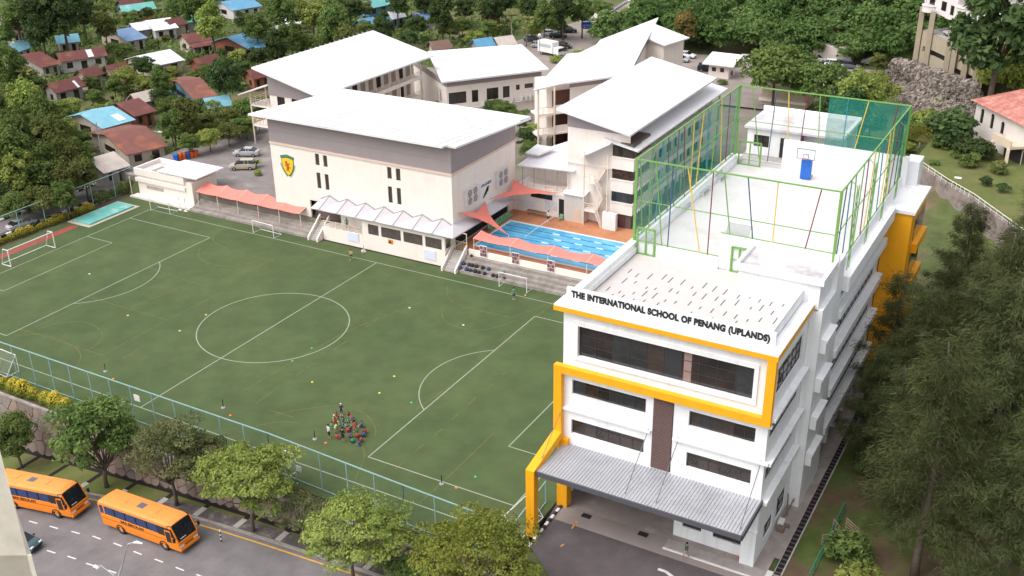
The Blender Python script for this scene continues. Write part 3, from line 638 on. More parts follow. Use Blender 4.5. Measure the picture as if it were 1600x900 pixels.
gate('court_gate', 'small green door frame in the white wall beside the stair tower roof', 56.6, 58.0, -0.95, 19.8, 22.2)
# court furniture
hp = at(1257,281,19.86)
hb = thing('basketball_hoop', 'portable basketball hoop with blue padded base against the white court wall', 'hoop', hp)
MB().box(hp[0]-0.55,hp[0]+0.55,hp[1],hp[1]+0.5,19.95,22.1).build('padding', BLUE, hb); MB().bar((hp[0],hp[1]+0.7,19.95),(hp[0],hp[1]+0.7,22.3),0.14).bar((hp[0],hp[1]+0.7,22.2),(hp[0],hp[1]-0.5,22.9),0.1).box(hp[0]-0.5,hp[0]+0.5,hp[1]+0.5,hp[1]+1.5,19.87,20.05).build('stand', STEEL, hb)
z0 = 22.4; y = hp[1]-0.55
MB().bar((hp[0]-0.95,y,z0),(hp[0]+0.95,y,z0),0.06).bar((hp[0]-0.95,y,z0+1.1),(hp[0]+0.95,y,z0+1.1),0.06).bar((hp[0]-0.95,y,z0),(hp[0]-0.95,y,z0+1.1),0.06).bar((hp[0]+0.95,y,z0),(hp[0]+0.95,y,z0+1.1),0.06).bar((hp[0]-0.3,y,z0+0.55),(hp[0]+0.3,y,z0+0.55),0.05).bar((hp[0]-0.3,y,z0+0.15),(hp[0]-0.3,y,z0+0.55),0.05).bar((hp[0]+0.3,y,z0+0.15),(hp[0]+0.3,y,z0+0.55),0.05).build('backboard_frame', mat('slate grey frame', (0.16,0.18,0.22),0.5,0.05,2), hb)
MB().box(hp[0]-0.92,hp[0]+0.92,y+0.02,y+0.035,z0+0.03,z0+1.07).build('backboard', net_mat('clear acrylic', (0.85,0.85,0.87), 0.35), hb)
MB().tube([(hp[0]+0.23*cos(a*pi/8),y-0.3+0.23*sin(a*pi/8),z0+0.15) for a in range(17)],0.025,5).build('rim', mat('orange rim',(0.7,0.12,0.02),0.5,0.05,2), hb)
BEN = mat('bench grey', (0.42,0.44,0.46), 0.6, 0.08, 2)
bl = ['nearest the gate, first of the row', 'second of the row from the near gate', 'third of the row from the near gate', 'farthest of the row along the left fence']
for k, (px, py) in enumerate([(1035,350),(1070,322),(1101,297),(1127,276)]):
    p = at(px, py, 20.2); g = thing('bench', 'small grey court bench '+bl[k], 'bench', (p[0],p[1],19.86), group='benches along the court fence')
    MB().box(-0.25,0.25,-1.1,1.1,0.42,0.48).build('seat', BEN, g, local=True)
    MB().box(-0.32,-0.27,-1.1,1.1,0.6,0.85).build('backrest', BEN, g, local=True)
    for yy in (-0.9,0.9): MB().box(-0.32,0.25,yy-0.04,yy+0.04,0,0.42).build('leg', WPOST, g, local=True)
def mini_goal(name, lab, w_, h_, d_, p, rz, m_=None, net=False, group=None, r=0.05, style='tri'):
    g = thing(name, lab, 'goal', p, rz, group=group); m_ = m_ or WPOST
    MB().tube([(-w_/2,0,0),(-w_/2,0,h_)],r,6).build('post', m_, g, local=True); MB().tube([(w_/2,0,0),(w_/2,0,h_)],r,6).build('post', m_, g, local=True)
    MB().tube([(-w_/2,0,h_),(w_/2,0,h_)],r,6).build('crossbar', m_, g, local=True)
    b = MB()
    for s in (-1,1):
        if style == 'tri': b.tube([(s*w_/2,0,h_),(s*w_/2,d_,0.04),(s*w_/2,0,0.04)],r*0.8,6)
        else: b.tube([(s*w_/2,0,h_),(s*w_/2,d_*0.5,h_),(s*w_/2,d_,0.04),(s*w_/2,0,0.04)],r*0.8,6)
    b.tube([(-w_/2,d_,0.04),(w_/2,d_,0.04)],r*0.8,6); b.build('back_frame', m_, g, local=True)
    zt = h_; yt = 0 if style == 'tri' else d_*0.5
    MB().face([(-w_/2,yt,zt),(w_/2,yt,zt),(w_/2,d_,0.05),(-w_/2,d_,0.05)]).build('net', net_mat('goal net grey',(0.3,0.3,0.31),0.55) if net else net_mat('goal net white',(0.75,0.76,0.72),0.07), g, local=True)
    return g
p = at(1155,372,19.86); mini_goal('mini_goal', 'small white goal with grey net on the roof court', 2.4, 1.5, 1.0, p, pi, net=True)
# green chairs on the rear roof terrace, seen over the court wall
def make_chair(m_, w_=0.5):
    g = thing('plastic_chair', 'x', 'chair')
    MB().box(-w_/2,w_/2,-0.22,0.24,0.42,0.46).build('seat', m_, g, local=True); MB().box(-w_/2,w_/2,0.22,0.27,0.5,0.9).build('backrest', m_, g, local=True)
    for sx in (-1,1):
        for sy in (-1,1): MB().bar((sx*(w_/2-.03),sy*0.2,0),(sx*(w_/2-.04),sy*0.19,0.42),0.05).build('leg', m_, g, local=True)
        MB().box(sx*w_/2-0.03,sx*w_/2+0.03,-0.15,0.24,0.62,0.66).build('armrest', m_, g, local=True)
    return g
CHG = mat('green plastic', (0.22,0.47,0.29), 0.5, 0.08, 3); CHD = mat('dark green plastic', (0.03,0.14,0.08), 0.5, 0.08, 3); CHB = mat('black plastic', (0.02,0.02,0.022), 0.5, 0.08, 3)
chair_g, chair_d, chair_b = make_chair(CHG), make_chair(CHD), make_chair(CHB)
used = {}
def put_chair(src, p, rz, lab, group):
    c = src if src.name not in used else copy_tree(src); used[src.name] = 1
    c.location = p; c.rotation_euler = (0,0,rz); c['label'] = lab; c['group'] = group; c['category'] = 'chair'; return c
for k in range(4): put_chair(chair_d, (55.2+1.05*k+(0.5 if k > 1 else 0), 31.2, 19.76), 0, 'dark green chair, %s from the left, on the terrace behind the court wall' % ('first','second','third','fourth')[k], 'dark green chairs on the rear terrace')
def on_x(px, py, x):
    d = ray(px, py); t = (x-CAM[0])/d[0]; p = CAM+t*d; return (x, float(p[1]), float(p[2]))
# ------------------------------------------------------------------ sports hall
HALL = thing('sports_hall', 'large cream sports hall with grey upper band and flat white roof', 'building', (-6, 35, 2))
HX0, HX1, HY0, HY1 = -21.9, 9.3, 26.6, 43.9
def px_rect(x0, y0, x1, y1, y): a, b = on_y(x0, y0, y), on_y(x1, y1, y); return (a[0], b[0], b[2], a[2])
slots = []
for (u0, u1, v0, v1) in [(370,395,62,133),(420,445,72,144),(381,405,180,278),(432,456,190,288),(820,847,145,218),(874,902,154,230),(826,852,266,368),(881,907,276,380)]:
    x0 = on_y(400+(u0)/4, 225+(v0+v1)/8, HY0)[0]; x1 = on_y(400+u1/4, 225+(v0+v1)/8, HY0)[0]; m_ = (u0+u1)/8+400
    slots.append((x0, x1, on_y(m_, 225+v1/4, HY0)[2], on_y(m_, 225+v0/4, HY0)[2]))
hw = MB(); wall(hw, (HX0,HY0,0), (1,0,0), HX1-HX0, 12.45, [(a-HX0,b-HX0,c,d) for a,b,c,d in slots]+[(-15.4-HX0,-9.9-HX0,2.05,4.75)], (0,-1,0), 0.3)
wall(hw, (HX1,HY0,0), (0,1,0), HY1-HY0, 12.45, [(0.4,15.2,2.06,4.2)], (1,0,0), 0.3)
hw.face([(HX0,HY1,0),(HX0,HY0,0),(HX0,HY0,12.45),(HX0,HY1,12.45)]).face([(HX1,HY1,0),(HX0,HY1,0),(HX0,HY1,12.45),(HX1,HY1,12.45)])
hw.build('wall', CREAM, HALL)
gb = MB(); zt = lambda y: 16.55-1.5*(y-HY0)/(HY1-HY0)
gb.face([(HX0,HY0-0.04,12.7),(HX1+0.04,HY0-0.04,12.7),(HX1+0.04,HY0-0.04,zt(HY0)),(HX0,HY0-0.04,zt(HY0))]).face([(HX1+0.04,HY0-0.04,12.7),(HX1+0.04,HY1,12.7),(HX1+0.04,HY1,zt(HY1)),(HX1+0.04,HY0-0.04,zt(HY0))])
gb.face([(HX0,HY1,12.7),(HX0,HY0-0.04,12.7),(HX0,HY0-0.04,zt(HY0)),(HX0,HY1,zt(HY1))]).face([(HX1,HY1,12.7),(HX0,HY1,12.7),(HX0,HY1,zt(HY1)),(HX1,HY1,zt(HY1))])
gb.build('upper_band', GREYP, HALL)
MB().box(HX0-0.05,HX1+0.14,HY0-0.14,HY0,12.4,12.72).box(HX1,HX1+0.14,HY0,HY1,12.4,12.72).build('string_course', mat('peach moulding', (0.66,0.50,0.42), 0.7, 0.05, 1), HALL)
MB().box(HX0,HX1+0.06,HY0-0.06,HY0-0.041,14.4,14.44).build('cladding_joint', mat('joint grey', (0.24,0.2,0.205), 0.7, 0.05, 1), HALL)
zr_ = lambda y: 16.85-1.55*(y-25.2)/(46.7-25.2)
MB().slab([(-24.2,25.2,zr_(25.2)),(8.95,25.2,zr_(25.2)),(8.95,26.1,zr_(26.1)),(10.5,26.1,zr_(26.1)),(10.5,46.7,zr_(46.7)),(-24.2,46.7,zr_(46.7))],0.28).build('roof', WHITEROOF, HALL)
MB().slab([(-24.1,43.4,zr_(43.4)+0.2),(10.4,43.4,zr_(43.4)+0.2),(10.4,46.6,zr_(46.6)+0.2),(-24.1,46.6,zr_(46.6)+0.2)],0.19).build('roof_ridge_cap', WHITEROOF, HALL)
for a,b,c,d in slots: window(HALL, (a,HY0,c), (1,0,0), b-a, d-c, (0,-1,0), cols=1, rows=3, depth=0.22, glass=mat('bronze slot glass', (0.075,0.06,0.052), 0.25, 0.2, 1))
MB().face([(-15.4,HY0+0.9,2.05),(-9.9,HY0+0.9,2.05),(-9.9,HY0+0.9,4.75),(-15.4,HY0+0.9,4.75)]).build('recess_wall', mat('maroon brown wall', (0.15,0.10,0.095), 0.8, 0.12, 1), HALL)
MB().box(HX1-0.3,HX1-0.28,27,41.8,2.06,4.2).build('shaded_opening', mat('dark opening', (0.02,0.018,0.018), 0.8, 0.1, 1), HALL)
# crest on the front wall
CR = thing('school_crest', 'painted shield crest with lion and green laurels on the hall wall', 'emblem', (-18.9,HY0-0.03,7.8))
cx, cz = -18.9, 9.35
def ring(f, n, y): return [(cx+x, y, cz+z) for x, z in f]
sh = [(-1.05,1.05),(-0.5,1.2),(0,1.24),(0.5,1.2),(1.05,1.05),(1.0,0.2),(0.75,-0.6),(0.35,-1.15),(0,-1.45),(-0.35,-1.15),(-0.75,-0.6),(-1.0,0.2)]
def plate(poly, y0, y1, m_, name, par=CR):
    b = MB(); p0 = [(cx+x,y0,cz+z) for x,z in poly]; p1 = [(cx+x,y1,cz+z) for x,z in poly]; b.face(p0 if y0 < y1 else p1)
    for i in range(len(poly)): j = (i+1) % len(poly); b.face([p0[i],p1[i],p1[j],p0[j]])
    return b.build(name, m_, par)
yy = HY0
plate([(x*1.1,z*1.08) for x,z in sh][::-1], yy-0.04, yy, mat('crest dark green',(0.02,0.085,0.035),0.6,0.05,2), 'shield_border')
plate(sh[::-1], yy-0.06, yy-0.03, mat('crest gold',(0.80,0.50,0.03),0.6,0.08,3), 'shield')
plate([(-1.25,1.15),(-1.25,1.5),(0,1.78),(1.25,1.5),(1.25,1.15),(0,1.42)][::-1], yy-0.08, yy-0.05, mat('crest teal',(0.07,0.20,0.14),0.6,0.08,3), 'ribbon')
lion = [(-0.55,0.75),(-0.25,0.95),(-0.02,0.72),(0.1,0.38),(0.45,0.62),(0.55,0.5),(0.22,0.18),(0.28,-0.1),(0.6,-0.2),(0.55,-0.35),(0.25,-0.3),(0.2,-0.65),(0.38,-0.95),(0.1,-0.95),(-0.08,-0.55),(-0.2,-0.95),(-0.42,-0.85),(-0.28,-0.3),(-0.3,0.1),(-0.6,-0.02),(-0.65,0.15),(-0.32,0.38),(-0.6,0.5)]
bpy_l = plate([(x*0.85,z*0.85) for x,z in lion][::-1], yy-0.075, yy-0.055, mat('crest lion red',(0.42,0.10,0.02),0.6,0.1,3), 'lion')
for s in (-1,1):
    b = MB()
    for k in range(8):
        t_ = k/7; x, z = s*(1.15-0.9*t_**1.6), 0.2-1.75*t_; a = -0.9+1.2*t_
        for q in (-1,1):
            dx, dz = 0.26*cos(a+q*0.8)*s, 0.26*sin(a+q*0.8)+0.1; px_, pz = -dz*0.3, dx*0.3
            b.face([(cx+x,yy-0.07,cz+z),(cx+x+dx*0.5+px_,yy-0.07,cz+z+dz*0.5+pz),(cx+x+dx,yy-0.07,cz+z+dz),(cx+x+dx*0.5-px_,yy-0.07,cz+z+dz*0.5-pz)])
    b.build('laurel', mat('crest laurel',(0.04,0.22,0.06),0.6,0.1,3), CR)
# condenser units and banner on the right wall
for (y0,y1,z0,z1,lab) in ((29.5,32.6,7.1,9.45,'bank of four outdoor air conditioner fans on hall wall nearest the field'),(38.0,41.0,7.1,9.5,'bank of four outdoor air conditioner fans on hall wall beyond the banner')):
    g = thing('air_conditioner_bank', lab, 'air conditioner', (HX1,(y0+y1)/2,z0)); MB().box(HX1,HX1+0.5,y0,y1,z0,z1).build('casing', mat('casing white',(0.6,0.58,0.57),0.5,0.06,2), g)
    for i in (0,1):
        for j in (0,1):
            cy_, cz_ = y0+(y1-y0)*(0.27+0.46*i), z0+(z1-z0)*(0.27+0.46*j)
            b = MB(); rr = 0.5
            for k in range(16): a0, a1 = 2*pi*k/16, 2*pi*(k+1)/16; b.face([(HX1+0.51,cy_+rr*cos(a0),cz_+rr*sin(a0)),(HX1+0.51,cy_+rr*cos(a1),cz_+rr*sin(a1)),(HX1+0.51,cy_+rr*.8*cos(a1),cz_+rr*.8*sin(a1)),(HX1+0.51,cy_+rr*.8*cos(a0),cz_+rr*.8*sin(a0))])
            for k in range(5): a0 = 2*pi*k/5; b.face([(HX1+0.505,cy_,cz_),(HX1+0.505,cy_+.38*cos(a0),cz_+.38*sin(a0)),(HX1+0.505,cy_+.38*cos(a0+.7),cz_+.38*sin(a0+.7))])
            b.build('fan', mat('fan dark',(0.10,0.09,0.09),0.6,0.1,2), g)
bn = thing('banner', 'white banner with dark lettering and green emblem between the fan banks', 'banner', (HX1,35.3,6.3))
MB().box(HX1,HX1+0.06,33.7,36.9,6.3,9.0).build('cloth', WPOST, bn)
text_mesh('UPLANDS', 0.55, mat('banner navy',(0.03,0.03,0.10),0.6,0.05,2), bn, (HX1+0.08,34.0,8.35), (pi/2,0,pi/2), 2.7, 0.01)
b = MB()
for k in range(3): b.face([(HX1+0.075,34.2+0.5*k,6.6+0.3*k),(HX1+0.075,34.9+0.5*k,6.7+0.3*k),(HX1+0.075,36.0+0.1*k,7.6+0.22*k),(HX1+0.075,35.3+0.15*k,7.7+0.2*k)])
b.build('emblem', mat('banner olive',(0.19,0.23,0.05),0.6,0.3,3,col2=(0.05,0.1,0.03),c2=(0.45,0.6),s2=3), bn)
# ------------------------------------------------------------------ podium facing the field, pleated awning, stairs
POD = thing('field_pavilion', 'low cream pavilion with louvred windows and pleated white awning beside the field', 'pavilion', (-1, 25.5, 0))
pw = MB(); pc = [(-4.0,1.3),(-3.6,-2.1),(-1.9,1.6),(1.6,5.0),(5.4,8.6)]
pws = [(-3.55,-1.75,2.42,3.95),(-1.3,2.0,2.42,3.95),(2.45,5.6,2.42,3.95),(6.05,8.7,2.42,3.95)]
wall(pw, (-4.6,24.5,0), (1,0,0), 13.8, 4.35, [(a+4.6,b+4.6,c,d) for a,b,c,d in pws], (0,-1,0), 0.2)
wall(pw, (-11.7,24.5,0), (1,0,0), 7.1, 2.1, [], (0,-1,0)); wall(pw, (9.2,24.5,0), (0,1,0), 2.1, 4.35, [(0.3,1.6,2.5,3.9)], (1,0,0))
pw.face([(-11.7,24.5,2.1),(-4.6,24.5,2.1),(-4.6,26.6,2.1),(-11.7,26.6,2.1)]).face([(-4.6,26.6,2.1),(-4.6,24.5,2.1),(-4.6,24.5,4.35),(-4.6,26.6,4.35)]).face([(-11.7,26.6,0),(-11.7,24.5,0),(-11.7,24.5,2.1),(-11.7,26.6,2.1)])
pw.face([(-9.9,26.55,2.1),(-4.6,26.55,2.1),(-4.6,26.55,4.7),(-9.9,26.55,4.7)]); pw.build('wall', CREAM, POD)
LOUV = mat('brown louvre glass', (0.14,0.115,0.10), 0.6, 0.3, 1.5, ribs=('Z', 6))
for a,b,c,d in pws:
    w_ = window(POD, (a,24.5,c), (1,0,0), b-a, d-c, (0,-1,0), cols=2, depth=0.12, glass=LOUV, fw=0.05); sl_ = MB()
    for k in range(12): z = c+0.08+k*(d-c-0.1)/12; sl_.box(a+0.05,b-0.05,24.53,24.6,z,z+0.05)
    sl_.build('louvre_slats', LOUV, w_, kind='stuff')
rl = MB(); rl.bar((-11.6,24.55,3.0),(-4.7,24.55,3.0),0.07)
rl.bar((-11.6,24.55,2.65),(-4.7,24.55,2.65),0.04).bar((-11.6,24.55,2.35),(-4.7,24.55,2.35),0.04); rl.build('handrail', CREAMST, POD)
for k in range(7): x = -11.55+k*1.14; MB().box(x-0.04,x+0.04,24.51,24.59,2.1,3.0).build('baluster', CREAMST, POD)
aw = MB(); n = 7; ax0, ax1 = -13.2, 9.2
for k in range(n):
    a, c = ax0+(ax1-ax0)*k/n, ax0+(ax1-ax0)*(k+1)/n; md = (a+c)/2
    aw.face([(a,23.9,4.75),(md,23.9,4.85),(md,26.55,6.05),(a,26.55,5.35)]).face([(md,23.9,4.85),(c,23.9,4.75),(c,26.55,5.35),(md,26.55,6.05)])
aw.face([(9.2,23.9,4.75),(10.9,23.9,4.75),(9.3,26.55,5.5),(9.2,26.55,5.35)]).face([(10.9,23.9,4.75),(10.9,41.0,4.5),(9.3,41.0,5.4),(9.3,26.55,5.5)])
aw.face([(ax0,23.9,4.7),(ax1,23.9,4.7),(ax1,23.9,4.8),(ax0,23.9,4.8)]).face([(10.9,23.9,4.6),(10.9,41,4.4),(10.9,41,4.52),(10.9,23.9,4.77)])
aw.build('awning', mat('white awning sheet', (0.50,0.475,0.50), 0.6, 0.05, 1.5), POD)
tr_ = MB()
for k in range(n):
    a, c = ax0+(ax1-ax0)*k/n, ax0+(ax1-ax0)*(k+1)/n; md = (a+c)/2
    tr_.bar((a,26.5,5.4),(md,26.5,6.1),0.12).bar((md,26.5,6.1),(c,26.5,5.4),0.12).bar((md,23.9,4.9),(md,26.5,6.08),0.05)
tr_.build('awning_flashing', mat('flashing grey',(0.34,0.30,0.30),0.6,0.05,2), POD)
def steps(mb, x0, x1, y0, y1, z0, z1, n):
    for k in range(n): mb.box(x0, x1, y0+(y1-y0)*k/n, y1, z0+(z1-z0)*k/n+0.001*k, z0+(z1-z0)*(k+1)/n)
for (x0,x1,lab) in ((9.5,11.4,'concrete stair flight with white side walls beside the pool steps'),(-13.4,-12.0,'narrow concrete stair between white walls left of the pavilion')):
    g = thing('staircase', lab, 'stairs', ((x0+x1)/2,24.5,0)); right = x0 > 0
    for k in range(10): y0 = 23.4+k*0.28; MB().box(x0,x1,y0,y0+0.30,0,0.21*(k+1)).build('step', CONC, g)
    for x in (x0-0.22, x1):
        h0 = 0.5; MB().face([(x,23.2,0),(x,26.3,0),(x,26.3,3.0),(x,23.2,h0)][::-1]).face([(x+0.22,23.2,0),(x+0.22,26.3,0),(x+0.22,26.3,3.0),(x+0.22,23.2,h0)]).face([(x,23.2,h0),(x+0.22,23.2,h0),(x+0.22,26.3,3.0),(x,26.3,3.0)]).face([(x,23.2,0),(x+0.22,23.2,0),(x+0.22,23.2,h0),(x,23.2,h0)]).build('side_wall', CREAM, g)
gt = thing('pool_gate', 'cream steel gate frame at the top of the pool stairs', 'gate', (10.5,26.4,2.05))
MB().bar((9.6,26.4,2.1),(9.6,26.4,4.6),0.09).bar((11.5,26.4,2.1),(11.5,26.4,4.6),0.09).bar((9.6,26.4,4.6),(11.5,26.4,4.6),0.09).bar((9.6,26.4,4.6),(8.9,24.6,3.0),0.09).build('frame', CREAMST, gt)
b = MB()
for k in range(8): x = 9.7+k*0.25; b.bar((x,26.4,2.1),(x,26.4,3.3),0.04)
b.bar((9.6,26.4,3.3),(11.5,26.4,3.3),0.06).build('leaf', CREAMST, gt)
for (px,py,w_,lab) in ((552,370,2.0,'pale blue notice board on the pavilion wall near the railing'),(672,398,1.9,'pale blue notice board on the pavilion wall near the stairs')):
    p = on_y(px,py,24.5); g = thing('notice_board', lab, 'board', (p[0],24.45,p[2]-0.7)); MB().box(p[0]-w_/2,p[0]+w_/2,24.42,24.49,p[2]-0.7,p[2]+0.7).build('frame', WPOST, g); MB().box(p[0]-w_/2+.06,p[0]+w_/2-.06,24.40,24.42,p[2]-0.64,p[2]+0.64).build('panel', mat('pale blue panel',(0.62,0.66,0.80),0.5,0.04,2), g)
p = on_y(610.5,377.5,24.5); g = thing('warning_sign', 'small orange and black sign on the pavilion wall', 'sign', (p[0],24.45,p[2])); MB().box(p[0]-.38,p[0]+.38,24.43,24.49,p[2]-.3,p[2]+.3).build('plate', mat('sign orange',(0.6,0.2,0.02),0.5,0.1,2), g); MB().box(p[0]-.3,p[0]+.1,24.41,24.43,p[2]-.2,p[2]+.05).build('symbol', BLACK, g)
# ------------------------------------------------------------------ spectator steps
for (x0,x1,y0,y1,n,h_,lab) in ((11.8,46.7,23.8,26.3,4,1.7,'weathered concrete spectator steps between field and pool'),(-37.2,-13.7,23.7,27.6,5,1.6,'weathered concrete spectator steps under the pink canopy')):
    g = thing('terrace_steps', lab, 'steps', ((x0+x1)/2,y0,0))
    for k in range(n): MB().box(x0,x1,y0+(y1-y0)*k/n,y0+(y1-y0)*(k+1)/n+0.001,0,h_*(k+1)/n).build('step', CONCD, g)
MB().box(11.8,46.8,26.31,26.6,0,2.5).build('pool_wall', CREAM); tag(bpy.data.objects['pool_wall'], 'low cream wall between pool deck and spectator steps', 'wall')
tag(MB().box(-37.2,-22,27.61,27.95,0,2.6).build('parking_wall', CREAM), 'low cream wall between side parking and spectator steps', 'wall')
# small flat-roofed store at the far left corner
SV = thing('store_building', 'small cream flat roofed store at the far left corner of the field', 'building', (-43,27.5,0))
MB().box(-49.5,-37.6,25.2,30.5,0,4.0).build('wall', CREAM, SV); MB().box(-49.8,-39.0,24.95,25.2,2.5,3.1).box(-49.8,-39,24.95,25.2,3.6,4.7).box(-49.8,-49.5,25.2,30.6,3.6,4.7).box(-49.5,-39,30.3,30.6,4.0,4.7).build('parapet', CREAM, SV)
MB().box(-49.5,-39,25.2,30.3,4.0,4.1).build('roof_deck', STAIN, SV); MB().box(-44.5,-36.2,24.9,31.0,4.85,5.05).build('roof_slab', WHITEROOF, SV); MB().box(-43.9,-38.9,25.25,30.2,4.1,4.85).build('roof_room', CREAM, SV)
MB().box(-47.3,-44.9,26.4,28.6,4.1,4.2).build('roof_hatch', mat('hatch tan',(0.33,0.24,0.18),0.8,0.1,2), SV)
MB().box(-47.6,-44.0,25.12,25.2,1.55,2.05).build('lettering_panel', mat('faded lettering',(0.40,0.33,0.29),0.8,0.35,4), SV)
MB().box(-50.0,-37.4,23.9,25.19,0,0.35).build('plinth', CREAM, SV)
for x in (-38.9,-37.7): 
    tag(MB().box(x-0.35,x+0.35,23.2,23.5,0,0.08).bar((x,23.35,0),(x,23.35,2.2),0.1).build('net_post', WPOST), 'white net post with flat base %s the store' % ('nearer' if x < -38 else 'right of'), 'post', 'white net posts by the store')
tag(MB().lathe([(0.4,0),(0.4,0.1),(0.05,0.12),(0.05,3.4)],(-50.3,24.3,0),10).build('net_post', WPOST), 'tall white net post at the fence corner left of the store', 'post', 'white net posts by the store')
# ------------------------------------------------------------------ pink shade canopies
def canopy(name, lab, x0, x1, yf, zf, yb, zb, bays, sag=0.28, posts=True, post_z=0.3, end=None):
    g = thing(name, lab, 'canopy', ((x0+x1)/2,yf,0)); b = MB(); n = bays*6; m_ = 6
    def P(i, j):
        u, v = i/n, j/m_; x = x0+(x1-x0)*u; ph = (u*bays) % 1.0; s = sag*sin(pi*ph)
        ze = (zf+(zb-zf)*v); return (x, yf+(yb-yf)*v+(0.35*sin(pi*ph) if j == 0 else 0)-(0.3*sin(pi*ph) if j == m_ else 0), ze-s*(0.6+0.4*abs(2*v-1)))
    k0 = 0
    b.v = [P(i,j) for j in range(m_+1) for i in range(n+1)]
    b.f = [(j*(n+1)+i, j*(n+1)+i+1, (j+1)*(n+1)+i+1, (j+1)*(n+1)+i) for j in range(m_) for i in range(n)]; b.mi = [0]*len(b.f)
    b.build('shade_cloth', PINK, g, smooth=True)
    if posts:
        for k in range(bays+1):
            x = x0+(x1-x0)*k/bays; MB().tube([(x,yf+0.25,post_z),(x,yf+0.25,zf)],0.06,6).tube([(x,yf+0.1,zf-0.02),(x,yb,zb-0.02)],0.045,5).build('post', CREAMST, g)
    return g
canopy('shade_canopy', 'long pink shade canopy over the left spectator steps', -36.6,-16.3,24.9,2.95,27.6,3.75,5, post_z=0.4)
canopy('shade_canopy', 'long pink shade canopy along the near side of the pool', 12.3,40.5,26.7,4.0,29.0,4.35,5, post_z=2.4)
def sail(name, lab, A_, B2, C_):
    g = thing(name, lab, 'shade sail', tuple((A_[i]+B2[i]+C_[i])/3 for i in range(3))); A_, B2, C_ = map(Vector, (A_,B2,C_)); cen = (A_+B2+C_)/3; n = 14; b = MB(); idx = {}
    for i in range(n+1):
        for j in range(n+1-i):
            u, v = i/n, j/n; w_ = 1-u-v; p = A_*u+B2*v+C_*w_
            k = (u*v+v*w_+u*w_)*3; edge = 1-27*u*v*w_
            p = p+(cen-p)*0.42*(4*max(u*v,v*w_,u*w_))*edge+Vector((0,0,-0.2))*k*0.5; idx[i,j] = len(b.v); b.v.append(tuple(p))
    for i in range(n):
        for j in range(n-i):
            b.f.append((idx[i,j],idx[i+1,j],idx[i,j+1])); b.mi.append(0)
            if j < n-i-1: b.f.append((idx[i+1,j],idx[i+1,j+1],idx[i,j+1])); b.mi.append(0)
    b.build('cloth', PINK, g, smooth=True)
    return g
s1 = sail('shade_sail', 'pink triangular sail stretched from the hall corner over the pool deck', on_x(715.5,332,HX1+.1), on_x(758,314,HX1+.1), (15.3,31.2,3.4))
MB().tube([(15.3,31.2,2.05),(15.3,31.2,3.45)],0.06,6).build('anchor_post', CREAMST, s1)
sail('shade_sail', 'pink triangular sail spanning from the hall back corner to the link bridge', on_x(802,280,HX1+.1), on_x(765,311,HX1+.1), (17.3,43.0,6.0))
# ------------------------------------------------------------------ swimming pool
DECK = mat('terracotta deck', (0.47,0.205,0.105), 0.8, 0.14, 0.8, 0.1, col2=(0.33,0.13,0.06), c2=(0.5,0.75), s2=0.35)
PX0, PX1, PY0, PY1 = 11.4, 36.4, 28.9, 38.75
dk = MB()
for q in ((9.3,46.85,26.6,PY0-0.35),(9.3,46.85,PY1+0.35,44.0),(9.3,PX0-0.35,PY0-0.35,PY1+0.35),(PX1+0.35,46.85,PY0-0.35,PY1+0.35)): dk.face([(q[0],q[2],2.062),(q[1],q[2],2.062),(q[1],q[3],2.062),(q[0],q[3],2.062)])
struct(dk.build('pool_deck', DECK))
POOL = thing('swimming_pool', 'blue swimming pool with floating lane ropes beside the sports hall', 'pool', ((PX0+PX1)/2,(PY0+PY1)/2,2))
b = MB()
for q in ((PX0-.35,PX1+.35,PY0-.35,PY0),(PX0-.35,PX1+.35,PY1,PY1+.35),(PX0-.35,PX0,PY0,PY1),(PX1,PX1+.35,PY0,PY1)): b.box(q[0],q[1],q[2],q[3],2.0,2.1)
b.build('coping', mat('pool coping',(0.66,0.66,0.68),0.5,0.06,2), POOL)
WATER = mat('pool water', (0.075,0.37,0.60), 0.1, 0.16, 0.5, 0.25, 1.6, spec=0.5, col2=(0.14,0.46,0.66), c2=(0.4,0.7), s2=0.25)
MB().face([(PX0,PY0,2.066),(PX1,PY0,2.066),(PX1,PY1,2.066),(PX0,PY1,2.066)]).build('water', WATER, POOL)
LN = mat('lane line navy', (0.05,0.14,0.32), 0.3, 0.1, 2); FLT = mat('float white', (0.52,0.60,0.68), 0.5, 0.05, 2); FLB = mat('float blue', (0.03,0.16,0.36), 0.5, 0.05, 2)
for k in range(5):
    y = PY0+1.45+1.72*k; ro = MB().tube([(PX0,y,2.09),(PX1,y,2.09)],0.07,6).build('lane_rope', FLB, POOL)
    for i in range(7):
        x = PX0+7.6+3.2*i+(k % 2)*1.1
        if x < PX1-1: MB().tube([(x,y,2.10),(x+1.1,y,2.10)],0.09,6).build('float', FLT, ro)
    MB().face([(PX0+1.2,y+0.8,2.068),(PX0+9.8,y+0.8,2.068),(PX0+9.8,y+0.95,2.068),(PX0+1.2,y+0.95,2.068)]).face([(PX0+1.2,y+0.45,2.069),(PX0+1.4,y+0.45,2.069),(PX0+1.4,y+1.3,2.069),(PX0+1.2,y+1.3,2.069)]).build('lane_line', LN, POOL)
MB().tube([(17.4,42.1,3.2),(17.0,38.9,3.0),(16.6,33.5,2.6)],0.05,5).build('cross_rope', FLT, POOL)
